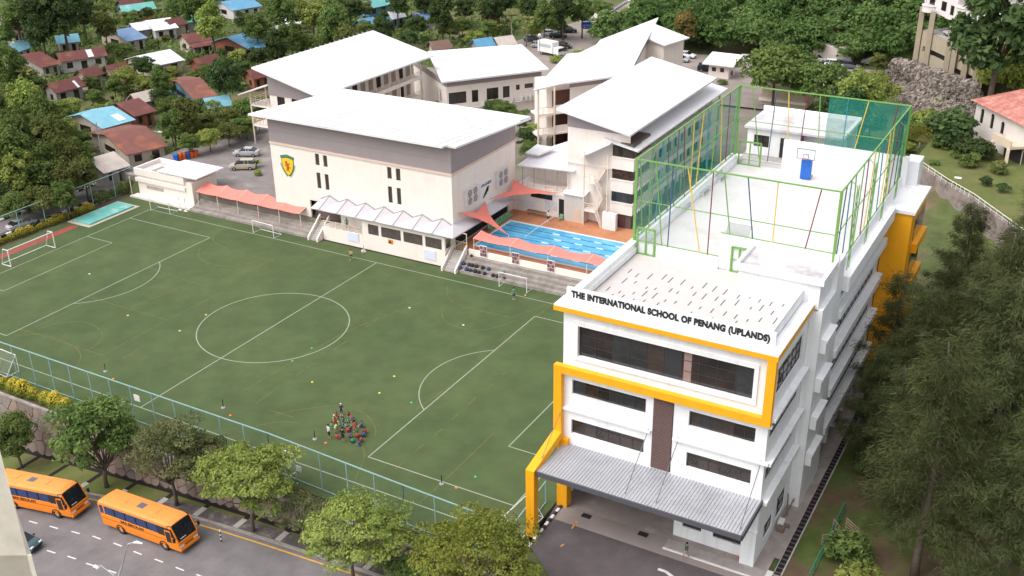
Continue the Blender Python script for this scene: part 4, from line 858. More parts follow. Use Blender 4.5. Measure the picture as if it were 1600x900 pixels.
# chairs along the hall, deck clutter
for k in range(9): put_chair(chair_g, (10.6, 34.2+0.72*k, 2.062), pi/2, 'pale green chair, %s from the field, in the row along the hall' % ('first','second','third','fourth','fifth','sixth','seventh','eighth','ninth')[k], 'green chairs lined up along the hall')
for k, (x,y,rz,lab) in enumerate([(10.9,31.6,0.6,'pale green chair standing alone near the sail post'),(17.6,42.4,0,'pale green chair below the notice frame at the pool doorway')]): put_chair(chair_g, (x,y,2.062), rz, lab, 'single chairs on the pool deck')
for k, (px, c, lab) in enumerate([(565,chair_g,'green plastic chair on the pavilion terrace'),(568.5,chair_b,'black plastic chair in the middle of three on the pavilion terrace'),(573,chair_b,'black plastic chair at the right of three on the pavilion terrace')]):
    p = on_y(px, 355, 25.3); put_chair(c, (p[0],25.4,2.102), 0, lab, 'chairs on the pavilion terrace')
posters = [(757,396,'first colourful poster board from the stairs, below the pink pool canopy'),(807,409,'second colourful poster board from the stairs, below the pink pool canopy'),(862,423,'third colourful poster board from the stairs, below the pink pool canopy')]
for px,py,lab in posters:
    p = on_y(px,py,26.5); g = thing('poster_board', lab, 'poster', (p[0],26.25,1.8), group='poster boards below the pool canopy')
    MB().box(p[0]-.55,p[0]+.55,26.22,26.28,1.85,3.5).build('panel', WPOST, g)
    for k in range(9): 
        i, j = k % 3, k//3; cc = [(0.25,0.09,0.1),(0.12,0.07,0.12),(0.35,0.2,0.16),(0.08,0.06,0.07)][(k*3+int(px)) % 4]
        MB().box(p[0]-.5+i*.34,p[0]-.18+i*.34,26.205,26.219,1.95+j*.5,2.4+j*.5).build('picture', mat('poster tint %d' % ((k*3+int(px)) % 4), cc, 0.6, 0.5, 4), g)
# panels and table by the pool back wall
wb = thing('pool_back_wall', 'cream back wall of the pool deck with white notice panel', 'wall', (13,43.3,2))
MB().box(9.35,18.0,43.2,43.5,2.06,5.6).build('wall', CREAM, wb); MB().box(10.2,12.9,43.14,43.2,2.9,3.9).build('notice_panel', mat('notice white',(0.66,0.68,0.74),0.5,0.05,2), wb); MB().box(14.6,16.6,43.14,43.2,3.0,4.4).build('notice_panel', mat('notice grey',(0.6,0.6,0.62),0.5,0.2,3), wb)
MB().box(12.3,15.8,43.13,43.2,4.55,5.4).build('window_strip', GLASS, wb); MB().box(16.9,17.9,43.13,43.2,2.06,5.0).build('doorway', mat('dark opening',(0.02,0.018,0.018)), wb)
sh_ = thing('pump_shed', 'pale ribbed metal shed with cream door behind the pool', 'shed', (19,43,2))
b = MB()
for k in range(18): x = 17.95+k*0.17; b.box(x,x+0.13,42.72,42.8,2.06,6.2)
b.box(17.9,21.0,42.8,46,2.06,6.2); b.build('wall', mat('ribbed cream sheet',(0.66,0.60,0.56),0.6,0.05,2), sh_)
MB().slab([(17.7,42.5,6.25),(21.2,42.5,6.25),(21.2,46,6.8),(17.7,46,6.8)],0.12).build('roof', WHITEROOF, sh_); MB().box(19.6,20.5,42.68,42.72,2.06,4.2).build('door', mat('door tan',(0.62,0.48,0.36),0.6,0.05,2), sh_)
b = thing('pool_table', 'long table with bags on the pool deck below the notice panel', 'table', (13.6,42.3,2.06)); MB().box(12.2,15.2,41.9,42.6,2.74,2.8).build('table_top', mat('table brown',(0.2,0.13,0.09),0.6,0.2,2), b)
for x in (12.3,15.1):
    for y in (42.0,42.5): MB().bar((x,y,2.06),(x,y,2.75),0.05).build('leg', STEEL, b)
tag(MB().box(24.2,26.3,42.2,42.9,2.06,4.6).build('white_locker', WPOST, bevel=0.04), 'tall white cabinet standing beside the outdoor stair by the pool', 'cabinet')
# bags left on the steps
rng = random.Random(8)
BG = [mat('bag %d' % i, c, 0.7, 0.25, 5) for i, c in enumerate([(0.02,0.02,0.03),(0.03,0.05,0.14),(0.10,0.2,0.3),(0.03,0.03,0.03),(0.1,0.07,0.08)])]
bags = [(719,421),(724,416),(729,422),(735,421),(738,416),(742,424),(748,425),(754,418),(757,427),(763,419),(770,424),(777,423),(787,427),(737,407),(786,417),(770,432),(733,417),(744,416)]
bagn = ['dark','navy','blue grey','black','brown']
bagc = {}
for k,(px,py) in enumerate(sorted(bags)):
    y = 24.1 if py > 420 else (24.75 if py > 412 else 25.9); zz = 0.425 if y < 24.4 else (0.85 if y < 25 else 1.7); p = on_y(px,py,y); c = rng.randrange(5); s = rng.uniform(0.8,1.2)
    bagc[c] = bagc.get(c,-1)+1
    g = thing('sports_bag', '%s bag, %s of its colour from the stairs, on the pool steps' % (bagn[c],('first','second','third','fourth','fifth','sixth','seventh','eighth')[bagc[c]]), 'bag', (p[0],y,zz), rng.uniform(0,3), group='%s bags left on the spectator steps' % bagn[c])
    MB().lathe([(0.12*s,0),(0.26*s,0.06*s),(0.28*s,0.2*s),(0.18*s,0.33*s),(0.06*s,0.37*s)],(0,0,0),9).build('body', BG[c], g, local=True, smooth=True); MB().tube([(-0.15*s,0,0.3*s),(0,0.05,0.46*s),(0.15*s,0,0.3*s)],0.025,5).build('strap', BLACK, g, local=True)
# ------------------------------------------------------------------ classroom blocks behind the hall
def railing(parent, p, q, z, h=1.0, n=None, m_=CREAMST, bars=2):
    p, q = Vector((*p, z)), Vector((*q, z)); L = (q-p).length; n = n or max(2, int(L/1.6)); up = Vector((0,0,1))
    b = MB(); b.bar(p+up*h, q+up*h, 0.08)
    for k in range(bars): b.bar(p+up*(h*(k+1)/(bars+1)), q+up*(h*(k+1)/(bars+1)), 0.045)
    b.build('rail', m_, parent)
    for i in range(n+1):
        c = p+(q-p)*i/n; MB().bar(c, c+up*h, 0.07).build('rail_post', m_, parent)
CURT = mat('classroom front', (0.34,0.27,0.215), 0.8, 0.3, 0.9); DOORD = mat('dark doorway', (0.03,0.022,0.02), 0.8, 0.1, 1); GREENW = mat('green door', (0.05,0.17,0.12), 0.6, 0.15, 1)
# block A: mono-pitch roof left behind the hall
BA = thing('classroom_block', 'classroom block with broad white sloping roof left behind the hall', 'building', (-37,65,2))
zA = lambda x: 16.3-3.3*(x+44.2)/13.9
MB().slab([(-44.2,48.2,zA(-44.2)),(-30.2,48.2,zA(-30.2)),(-29.4,81.9,zA(-29.8)),(-43.4,81.9,zA(-43.8))],0.28).build('roof', WHITEROOF, BA)
w_ = MB(); hs_ = [(1.6,3.3,7.3,9.2),(4.8,6.6,7.3,9.2),(1.6,3.3,3.6,5.4)]
wall(w_, (-42.6,50.2,2.0), (1,0,0), 9.6, 9.3, hs_, (0,-1,0)); wall(w_, (-33.0,50.2,2.0), (0,1,0), 29, 11, [], (1,0,0)); w_.face([(-42.6,79.2,2),(-42.6,50.2,2),(-42.6,50.2,15.6),(-42.6,79.2,15.6)]).face([(-33,79.2,2),(-42.6,79.2,2),(-42.6,79.2,15.4),(-33,79.2,13.2)])
w_.build('wall', CREAM, BA)
for a,b,c,d in hs_: window(BA, (-42.6+a,50.2,2+c), (1,0,0), b-a, d-c, (0,-1,0), cols=2, depth=0.14)
MB().face([(-42.7,50.1,11.3),(-33,50.1,11.3),(-33,50.1,zA(-33)-0.3),(-42.7,50.1,zA(-42.7)-0.3)]).build('gable_band', GREYP, BA)
for k, z in enumerate((5.6, 9.2)):
    MB().box(-32.99,-30.6,50.4,79.4,z-0.35,z).build('corridor_floor', CREAM, BA); MB().box(-30.75,-30.6,50.4,79.4,z,z+0.35).build('corridor_upstand', CREAM, BA); railing(BA, (-30.68,50.5), (-30.68,79.3), z+0.35, 0.75, 22)
    for i in range(12):
        y = 51.5+i*2.35; MB().box(-33.0,-32.93,y,y+1.3,z,z+2.4).build('classroom_front', DOORD if i % 3 == 1 else CURT, BA)
for i in range(9): y = 50.6+i*3.55; MB().bar((-30.7,y,2.05),(-30.7,y,9.2),0.22).bar((-30.7,y,9.2),(-30.3-0.15*(i % 2),y+0.8*((i % 2)*2-1),zA(-30.5)-0.35),0.16).build('column', CREAMST, BA)
def seams(par, pts, n):
    "raised sheet laps running down a roof plane given by its four corners"
    a, b, c, d = [Vector(p) for p in pts]; m_ = MB(); up = Vector((0,0,0.05))
    for i in range(1,n): p, q = a.lerp(b,i/n), d.lerp(c,i/n); m_.bar(p+up, q+up, 0.07, 0.05)
    m_.build('roof_seams', WHITEROOF, par, kind='stuff')
seams(BA, [(-44.2,48.2,zA(-44.2)),(-44.0,81.9,zA(-44.0)),(-29.4,81.9,zA(-29.8)),(-30.2,48.2,zA(-30.2))], 24)
seams(HALL, [(-24.2,25.2,zr_(25.2)),(10.4,25.2,zr_(25.2)),(10.4,43.3,zr_(43.3)),(-24.2,43.3,zr_(43.3))], 28)
# small side roof and stair tower left of block A
MB().slab([(-47.4,47.6,11.4),(-42.7,50.0,13.0),(-42.7,56,13.0),(-47.4,54,11.4)],0.2).build('porch_roof', WHITEROOF, BA)
for z in (5.6,9.2): MB().box(-46.9,-42.61,49.8,54,z-0.3,z).build('stair_landing', CREAM, BA); railing(BA, (-46.9,49.85), (-42.7,49.85), z, 1.0, 5); railing(BA, (-46.9,49.85), (-46.9,54), z, 1.0, 3)
for x,y in ((-46.8,49.9),(-46.8,53.9)): MB().bar((x,y,2),(x,y,11.3),0.2).build('column', CREAMST, BA)
# open stair frame beside the hall's left end
ST = thing('stair_frame', 'open cream steel stair frame with landings at the left end of the hall', 'stairs', (-23.3,40,2))
for z in (5.0,8.3,11.6): MB().box(-25.2,-22,36,42,z-0.25,z).build('landing', CREAM, ST); railing(ST, (-25.1,36.05), (-22,36.05), z, 1.0, 4); railing(ST, (-25.1,36.05), (-25.1,42), z, 1.0, 4)
for y in (36.1,41.9): MB().bar((-25.1,y,2.05),(-25.1,y,14.5),0.2).build('column', CREAMST, ST)
# block B, turned about fifty degrees
BB = thing('classroom_block', 'two storey cream block with white roof turned at an angle behind the palms', 'building', (-24,92,2))
FL, FR, BR, BL = [Vector(at(*p, z)) for p, z in (((690,128),10),((858,108),10),((815,69),10.4),((668,80),10.4))]
MB().slab([FL,FR,BR,BL],0.3).build('roof', WHITEROOF, BB)
seams(BB, [FL,FR,BR,BL], 18)
U = (FR-FL).normalized(); V = Vector((-U.y,U.x,0)).normalized(); O = FL+U*1.3+V*1.2; O.z = 2.0; LW = (FR-FL).length-2.4; DW = 19
w_ = MB(); nb = -V
hb_ = [(0.4,3.9,3.2,5.4),(5.0,6.3,3.1,5.4),(8.0,10.4,3.2,5.4),(11.3,12.7,3.2,5.4),(14.0,14.8,4.4,5.4),(15.8,17.6,4.5,5.4),(18.2,19.2,4.5,5.4)]
wall(w_, O, U, LW, 6.6, hb_, nb); wall(w_, O+V*DW, -V, DW, 6.6, [(13.5,14.3,3.0,5.4),(15.2,16.0,3.0,5.4)], -U); wall(w_, O+U*LW, V, DW, 6.6, [], U); w_.build('wall', CREAM, BB)
for a,b,c,d in hb_: window(BB, O+U*a+Vector((0,0,c)), U, b-a, d-c, nb, cols=2, depth=0.14)
g_ = MB(); h0, h1 = Vector((0,0,6.6)), Vector((0,0,7.75)); e = nb*0.06
g_.face([O+h0+e,O+U*LW+h0+e,O+U*LW+h1+e,O+h1+e]).face([O+V*DW+h0-U*.06,O+h0-U*.06,O+h1-U*.06,O+V*DW+h1-U*.06]).face([O+U*LW+h0+U*.06,O+U*LW+V*DW+h0+U*.06,O+U*LW+V*DW+h1+U*.06,O+U*LW+h1+U*.06]).build('upper_band', GREYP, BB)
for a in (7.1,13.0,15.0,15.9,16.8,17.7): 
    c = O+U*a+nb*0.35+Vector((0,0,2.4)); MB().box(c.x-.4,c.x+.4,c.y-.3,c.y+.3,c.z,c.z+0.75).build('condenser_unit', mat('casing white',(0.6,0.58,0.57)), BB)
MB().bar(O+nb*0.5+Vector((0,0,2.3)), O+U*LW+nb*0.5+Vector((0,0,2.3)), 0.3, 0.12).build('ledge', CREAM, BB)
# block C with two-level roof
BC = thing('classroom_block', 'classroom block with two level white roof and striped balconies, centre back', 'building', (2,85,2))
c_up = [at(880,130,14.6), at(983,116,14.6), at(1029,27,15.4), at(938,62,15.4)]; c_lo = [at(833,141,13.6), at(889,128,13.6), at(948,62,13.9), at(906,82,13.9), at(886,84,13.9)]
MB().slab([Vector(p) for p in c_up],0.28).build('roof', WHITEROOF, BC); MB().slab([Vector(p) for p in c_lo],0.25).build('lower_roof', WHITEROOF, BC)
def inset(poly, k): c = sum((Vector(p) for p in poly), Vector())/len(poly); return [(p[0]+(c.x-p[0])*k, p[1]+(c.y-p[1])*k) for p in poly]
MB().prism(inset(c_up,0.12), 2, 13.2).build('wall', CREAM, BC); MB().prism(inset(c_up,0.115), 13.2, 14.3).build('upper_band', GREYP, BC)
fl_, fr_ = Vector(inset(c_lo,0.08)[0]), Vector(inset(c_up,0.12)[1])
fl_ = Vector((fl_.x,fl_.y)); d_ = (fr_-fl_).normalized(); n_ = Vector((d_.y,-d_.x))
for k, z in enumerate((2.05,5.6,9.1)):
    a, b = fl_+n_*0.4, fl_+d_*15+n_*0.4; c, d = fl_+d_*15-n_*2.6, fl_-n_*2.6
    MB().prism([tuple(a),tuple(b),tuple(c),tuple(d)], z-0.3, z).build('balcony_floor', CREAM, BC)
    m1, m2 = fl_+d_*3.2, fl_+d_*15
    MB().slab([(m1.x,m1.y,z+1.1),(m2.x,m2.y,z+1.1),(m2.x-n_.x*.15,m2.y-n_.y*.15,z+1.1),(m1.x-n_.x*.15,m1.y-n_.y*.15,z+1.1)][::-1],1.4).build('balcony_parapet', CREAM, BC)
    railing(BC, tuple(fl_+n_*.3), tuple(fl_+d_*3.2+n_*.3), z, 1.05, 3)
    b_ = MB()
    for i in range(7): q = fl_+n_*.42+d_*(0.2+0.45*i); b_.bar((q.x,q.y,z-0.75),(q.x+d_.x*.3,q.y+d_.y*.3,z-0.3),0.1)
    b_.build('lattice', CREAMST, BC)
    q0, q1 = fl_+d_*4-n_*2.5, fl_+d_*13-n_*2.5; MB().slab([(q0.x,q0.y,z+2.9),(q1.x,q1.y,z+2.9),(q1.x-n_.x*.1,q1.y-n_.y*.1,z+2.9),(q0.x-n_.x*.1,q0.y-n_.y*.1,z+2.9)][::-1],2.8).build('classroom_front', mat('red brown front',(0.10,0.045,0.035),0.7,0.2,1), BC)
MB().prism([tuple(fl_+d_*3-n_*2.7),tuple(fl_+d_*15-n_*2.7),tuple(fl_+d_*15-n_*8),tuple(fl_+d_*3-n_*8)],2,13.2).build('rear_wall', CREAM, BC)
for s in (0.15,3.1):
    q = fl_+d_*s+n_*.35; MB().bar((q.x,q.y,2),(q.x,q.y,13.4),0.24).build('column', CREAMST, BC)
TW = thing('roof_tower', 'cream stair tower with sloping white roof rising behind the central block', 'building', (12,96,2))
q = [at(998,72,12.5), at(1037,80,12.5)]; u_ = (Vector(q[1])-Vector(q[0])); L_ = u_.length; u_.normalize(); v_ = Vector((-u_.y,u_.x,0)); o_ = Vector((q[0][0],q[0][1],2))
w_ = MB(); wall(w_, o_, u_, L_, 11.6, [(0.9,1.7,9.6,10.5)], -v_); wall(w_, o_+u_*L_, v_, 6, 11.6, [], u_); wall(w_, o_+v_*6, -v_, 6, 11.6, [], -u_); w_.build('wall', CREAM, TW)
window(TW, o_+u_*0.9+Vector((0,0,9.6)), u_, 0.8, 0.9, -v_, cols=1, depth=0.12)
MB().slab([o_-u_*2.0-v_*0.8+Vector((0,0,13.3)),o_+u_*(L_+0.9)-v_*0.8+Vector((0,0,11.9)),o_+u_*(L_+0.9)+v_*6.6+Vector((0,0,12.2)),o_-u_*2.0+v_*6.6+Vector((0,0,13.6))],0.22).build('roof', WHITEROOF, TW)
# block D beside the main building
BD = thing('classroom_block', 'four storey cream block with white mono pitch roof beside the green fence', 'building', (26,60,2))
zD = lambda x: 18.5-2.2*(x-16.6)/11.2
MB().slab([(16.6,42.6,zD(16.6)),(27.9,42.6,zD(27.9)),(27.9,76.8,zD(27.9)),(16.6,76.8,zD(16.6))],0.28).build('roof', WHITEROOF, BD)
seams(BD, [(16.6,42.6,zD(16.6)),(16.6,76.8,zD(16.6)),(27.9,76.8,zD(27.9)),(27.9,42.6,zD(27.9))], 26)
e0, e1 = on_y(957,222,43.4), on_y(990,235,43.4)
MB().slab([(23.5,43.4,e0[2]+0.3),(e0[0],43.4,e0[2]),(e1[0]+0.7,43.4,e1[2]),(e1[0]+0.7,80,e1[2]),(23.5,80,e0[2]+0.3)],0.22).build('lower_roof', WHITEROOF, BD)
l0 = on_y(905,246,43.0); MB().slab([(l0[0],42.6,l0[2]),(e0[0],42.6,e0[2]),(e0[0],46.2,e0[2]),(l0[0],46.2,l0[2])],0.14).build('stair_roof', WHITEROOF, BD)
bx0, bx1 = on_y(955,260,43.6)[0], on_y(987,262,43.6)[0]
w_ = MB(); wall(w_, (17.6,44.4,2), (1,0,0), 9.6, 15.4, [], (0,-1,0)); w_.face([(17.6,76,2),(17.6,44.4,2),(17.6,44.4,17.8),(17.6,76,17.8)]); w_.face([(26.5,46.2,2),(26.5,78,2),(26.5,78,14.3),(26.5,46.2,14.3)]); w_.build('wall', CREAM, BD)
MB().face([(17.55,44.33,15.6),(27.5,44.33,15.6),(27.5,44.33,zD(27.5)-0.3),(17.55,44.33,zD(17.55)-0.3)]).build('gable_band', GREYP, BD); MB().box(17.5,27.0,44.25,44.4,10.3,10.6).build('string_course', CREAM, BD)
zb = [on_y(955,y,43.6)[2] for y in (226,245,263,280,298,315.5,332)]
for i in range(3):
    MB().box(bx0,bx1+0.3,43.6,50,zb[2*i+2],zb[2*i+1]).build('spandrel', CREAM, BD); MB().box(bx0-0.06,bx1+0.36,43.5,50,zb[2*i+1],zb[2*i+1]+0.14).build('sill', CREAM, BD)
    window(BD, (bx0+0.1,43.75,zb[2*i+1]+0.14), (1,0,0), bx1-bx0, zb[2*i]-zb[2*i+1]-0.2, (0,-1,0), cols=4, depth=0.05); window(BD, (bx1+0.12,43.75,zb[2*i+1]+0.14), (0,1,0), 3.0, zb[2*i]-zb[2*i+1]-0.2, (1,0,0), cols=2, depth=0.05)
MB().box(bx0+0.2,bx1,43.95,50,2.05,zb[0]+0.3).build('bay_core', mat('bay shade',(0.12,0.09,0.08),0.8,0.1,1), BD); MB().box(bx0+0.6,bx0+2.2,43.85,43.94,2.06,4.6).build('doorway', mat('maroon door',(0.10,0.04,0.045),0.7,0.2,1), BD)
rx = bx1+0.6
for k, z in enumerate((2.05,5.3,8.6,11.9)):
    MB().box(26.5,rx,50.01,78,z-0.3,z).build('corridor_floor', CREAM, BD)
    if k: railing(BD, (rx-0.08,50.1), (rx-0.08,78), z, 1.05, 16, m_=mat('pale corridor rail',(0.42,0.52,0.42),0.6,0.1,1)); 
    if k: MB().box(rx-0.16,rx-0.02,50.02,78,z-0.3,z+0.45).build('corridor_parapet', CREAM, BD)
    for i in range(9): y = 51+i*3.0; MB().box(26.5,26.58,y,y+(1.5 if i % 2 else 0.9),z,z+2.3).build('door', GREENW if i % 2 else DOORD, BD)
    b_ = MB()
    for i in range(8): b_.bar((bx1+0.9,44+0.75*i,z-0.6),(bx1+0.9,44.5+0.75*i,z-0.1),0.1)
    if k: b_.build('lattice', WPOST, BD)
for i in range(8): y = 50.2+i*3.9; MB().bar((rx-0.1,y,2.05),(rx-0.1,y,13.4),0.2).build('column', mat('pale green column',(0.36,0.5,0.38),0.6,0.1,1), BD)
# zigzag outdoor stair on the front
for k, (z0,z1) in enumerate(((2.05,4.4),(4.4,6.7),(6.7,8.7),(8.7,10.4))):
    xa, xb = (21.3, bx0-0.4); left = k % 2 == 1; s0, s1 = (xb-0.4, xa+1.6) if not left else (xa+1.6, xb-0.4); yc = 43.2 if left else 44.0-0.02
    yy0, yy1 = (42.4,43.3) if not left else (43.35,44.2); fl2 = MB(); n = 10
    for i in range(n): x = s0+(s1-s0)*i/n; x2 = s0+(s1-s0)*(i+1)/n; z = z0+(z1-z0)*(i+1)/n; fl2.box(min(x,x2),max(x,x2),yy0,yy1,z-0.28,z)
    fl2.build('stair_flight', CREAM, BD)
    b_ = MB().bar((s0,yy0,z0+1.1),(s1,yy0,z1+1.1),0.08).bar((s0,yy0,z0+0.6),(s1,yy0,z1+0.6),0.05)
    for i in range(6): x = s0+(s1-s0)*i/5; z = z0+(z1-z0)*i/5; b_.bar((x,yy0,z),(x,yy0,z+1.1),0.06)
    b_.build('stair_rail', CREAMST, BD)
    if not left: MB().box(xa-0.2,xa+1.6,42.4,44.38,z1-0.25,z1).build('stair_landing', CREAM, BD); railing(BD, (xa-0.15,42.45), (xa+1.5,42.45), z1, 1.0, 2)
for x in (21.2,24.8): MB().bar((x,42.4,2.06),(x,42.4,13.0),0.14).build('stair_column', CREAMST, BD)
# link bridge between hall and block D
LK = thing('link_bridge', 'covered link bridge with curved railing between the hall and the stair block', 'bridge', (14,48,2))
MB().slab([(9.6,43.9,8.75),(18.9,43.9,9.3),(18.9,60,9.9),(14.5,61,9.8),(9.6,50,9.1)],0.16).build('roof', mat('pale lilac roof',(0.70,0.67,0.72),0.5,0.05,0.8), LK)
MB().box(9.4,18.9,44.0,53,5.4,5.75).build('floor', CREAM, LK); MB().box(9.6,18.9,47.5,47.7,5.75,8.0).build('inner_wall', CREAM, LK)
pr = [(9.5,43.9)]+[(9.5+8.9*i/8, 43.9-1.1*sin(pi*i/8)) for i in range(1,8)]+[(18.4,43.9)]
b_ = MB(); b2 = MB()
for p, q in zip(pr, pr[1:]):
    b_.bar((*p,6.75),(*q,6.75),0.08).bar((*p,6.4),(*q,6.4),0.045).bar((*p,6.1),(*q,6.1),0.045); b2.slab([(p[0],p[1],5.75),(q[0],q[1],5.75),(q[0],44.01,5.75),(p[0],44.01,5.75)],0.35)
b_.build('rail', CREAMST, LK); b2.build('curved_floor', CREAM, LK)
for p in pr: MB().bar((*p,5.7),(*p,6.75),0.07).build('rail_post', CREAMST, LK)
for x in (10.4,12.3,14.2,16.1,18.0): MB().bar((x,44.1,5.75),(x,44.1,8.8),0.09).build('column', STEEL, LK)
tag(MB().slab([(9.35,46.9,9.75),(11.6,46.9,9.75),(12.6,50.5,10.0),(9.35,50.5,10.0)],0.2).build('walkway_roof', WHITEROOF), 'small white walkway roof at the back corner of the hall', 'roof')
# ------------------------------------------------------------------ small structures by the north car park
GH = thing('guard_house', 'small cream guard house with white sloping roof in the car park', 'hut', at(1122,124,2.42))
p = at(1122,122,2.42); o_ = Vector(p); 
w_ = MB(); wall(w_, (o_.x-2.2,o_.y,2.42), (1,0,0), 4.4, 2.9, [(0.7,1.6,1.3,2.2),(2.5,3.4,1.3,2.2)], (0,-1,0)); wall(w_, (o_.x+2.2,o_.y,2.42), (0,1,0), 4, 2.9, [], (1,0,0)); wall(w_, (o_.x-2.2,o_.y+4,2.42), (0,-1,0), 4, 2.9, [], (-1,0,0)); w_.build('wall', CREAM, GH)
for a in (0.7,2.5): window(GH, (o_.x-2.2+a,o_.y,3.72), (1,0,0), 0.9, 0.9, (0,-1,0), cols=1, depth=0.1)
MB().slab([(o_.x-3.4,o_.y-1,5.4),(o_.x+3.4,o_.y-1,5.4),(o_.x+3.4,o_.y+5.2,6.6),(o_.x-3.4,o_.y+5.2,6.6)],0.2).build('roof', WHITEROOF, GH)
p = at(1222,172,2.0); PVL = thing('roof_pavilion', 'cream pavilion with open slatted roof beyond the roof court', 'pavilion', p)
MB().box(p[0]-4.5,p[0]+4,p[1]+1,p[1]+8,1.5,7.2).build('wall', mat('olive cream wall',(0.50,0.44,0.32),0.8,0.08,1), PVL); MB().box(p[0]-5,p[0]+4.5,p[1]+0.6,p[1]+0.95,6.4,7.6).box(p[0]-5,p[0]-4.6,p[1]+0.95,p[1]+8.2,6.4,7.6).box(p[0]-4.9,p[0]+4.4,p[1]+0.5,p[1]+0.98,3.2,3.7).build('fascia', CREAM, PVL)
for i in range(4): x = p[0]-4.3+2.7*i; MB().box(x,x+0.5,p[1]+0.95,p[1]+8,7.3,7.75).build('roof_beam', CREAM, PVL)
MB().box(p[0]-1.2,p[0]+0.4,p[1]+2,p[1]+6,7.21,7.3).build('skylight', mat('skylight grey',(0.16,0.19,0.25),0.3,0.2,2), PVL)
p = at(1298,99,2.42); CT = thing('container', 'white ribbed shipping container at the edge of the wooded hill', 'container', p)
MB().box(p[0]-4.2,p[0]+4.2,p[1],p[1]+3,2.45,6.2).build('body', mat('container cream',(0.62,0.55,0.5),0.6,0.06,1), CT); b_ = MB()
for i in range(28): x = p[0]-4.1+0.3*i; b_.box(x,x+0.14,p[1]-0.06,p[1],2.6,6.1)
b_.build('ribs', mat('container cream',(0.62,0.55,0.5)), CT, kind='stuff')
p = at(1008,36,2.5); BBd = thing('billboard', 'white roadside billboard with red symbols behind the central block', 'sign', p)
MB().box(p[0]-5,p[0]+5,p[1],p[1]+0.3,5.2,10.2).build('panel', WPOST, BBd); MB().box(p[0]-5,p[0]+5,p[1]-.02,p[1],3.0,5.0).build('lower_panel', mat('dull green',(0.12,0.16,0.06),0.7,0.2,1), BBd)
for s in (0,0.9):
    MB().tube([(p[0]-3.6+s+0.5*cos(a),p[1]-0.05,8.6+0.9*sin(a)) for a in [2+0.25*k for k in range(10)]],0.14,5).build('symbol', RED, BBd)
MB().box(p[0]-0.8,p[0]+0.3,p[1]-0.04,p[1]-.01,8.0,9.2).build('symbol', mat('brick red',(0.4,0.06,0.05),0.6,0.1,2), BBd); MB().box(p[0]+0.6,p[0]+4.6,p[1]-0.04,p[1]-.01,6.0,8.6).build('picture', mat('pale blue print',(0.45,0.56,0.72),0.6,0.25,0.6), BBd)
for x in (-4.6,4.6): MB().bar((p[0]+x,p[1]+0.45,2.4),(p[0]+x,p[1]+0.45,10.2),0.25).build('post', STEEL, BBd)
p = at(962,48,2.45); GWl = thing('gate_wall', 'cream school gate frame with dark gaps beside the sloping road', 'gate', p)
MB().box(p[0]-7,p[0]+7,p[1]+.5,p[1]+0.9,5.0,6.0).build('beam', CREAM, GWl)
for x in (-7,-3,1,5): MB().box(p[0]+x,p[0]+x+0.8,p[1]+.5,p[1]+0.9,2.3,5.0).build('pier', CREAM, GWl)
for x in (-5.9,-1.9): MB().box(p[0]+x,p[0]+x+2.5,p[1]+.65,p[1]+0.7,2.5,4.9).build('shutter', BLACK, GWl)
# striped kerb blocks along the sloping road, left lane
KW, KB = mat('kerb white',(0.7,0.68,0.66),0.7,0.1,2), mat('kerb black',(0.03,0.03,0.03),0.8,0.1,2)
kbm = MB(); 
for i in range(46):
    px_, py_ = 930+56*i/45, 35-36*i/45; q = at(px_,py_,2.5); kbm.box(q[0]-0.35,q[0]+0.35,q[1]-0.55,q[1]+0.55,2.3,2.95,i % 2)
struct(kbm.build('striped_kerb', [KW,KB], kind='structure'))
kbm = MB()
for i in range(60): kbm.box(-54.9,-54.55,-30+i,-29+i,-0.3,0.08,i % 2)
for i in range(60): kbm.box(-60.6,-60.2,-30+i,-29+i,-0.3,0.1,(i+1) % 2)
struct(kbm.build('lane_kerb', [KW,KB]))
kbm = MB()
for i in range(12): y = -15.2-i*0.55; kbm.box(46.95+0.01*i,47.2+0.01*i,y-0.55,y,-0.1,0.14,i % 2)
struct(kbm.build('drive_kerb', [KB,KW]))
# ------------------------------------------------------------------ village houses
def rib_mat(n, c, c2): return mat(n, c, 0.65, 0.14, 0.6, 0.0, col2=c2, c2=(0.5,0.72), s2=0.35, ribs=('X', 3.2))
RM = {'maroon': rib_mat('maroon zinc',(0.145,0.045,0.04),(0.25,0.10,0.05)), 'rust': rib_mat('rusty zinc',(0.19,0.07,0.055),(0.36,0.12,0.05)), 'blue': rib_mat('blue zinc',(0.11,0.29,0.46),(0.17,0.36,0.5)), 'sky': rib_mat('pale blue zinc',(0.20,0.45,0.56),(0.30,0.52,0.62)),
      'white': rib_mat('white zinc',(0.74,0.74,0.78),(0.6,0.6,0.64)), 'teal': rib_mat('teal zinc',(0.16,0.44,0.42),(0.35,0.55,0.52)), 'beige': rib_mat('beige sheet',(0.52,0.45,0.40),(0.42,0.36,0.32)), 'brown': rib_mat('brown tile',(0.17,0.10,0.075),(0.24,0.16,0.12)), 'green': rib_mat('green zinc',(0.07,0.33,0.22),(0.2,0.42,0.33)), 'slate': rib_mat('slate blue zinc',(0.15,0.24,0.40),(0.22,0.31,0.46))}
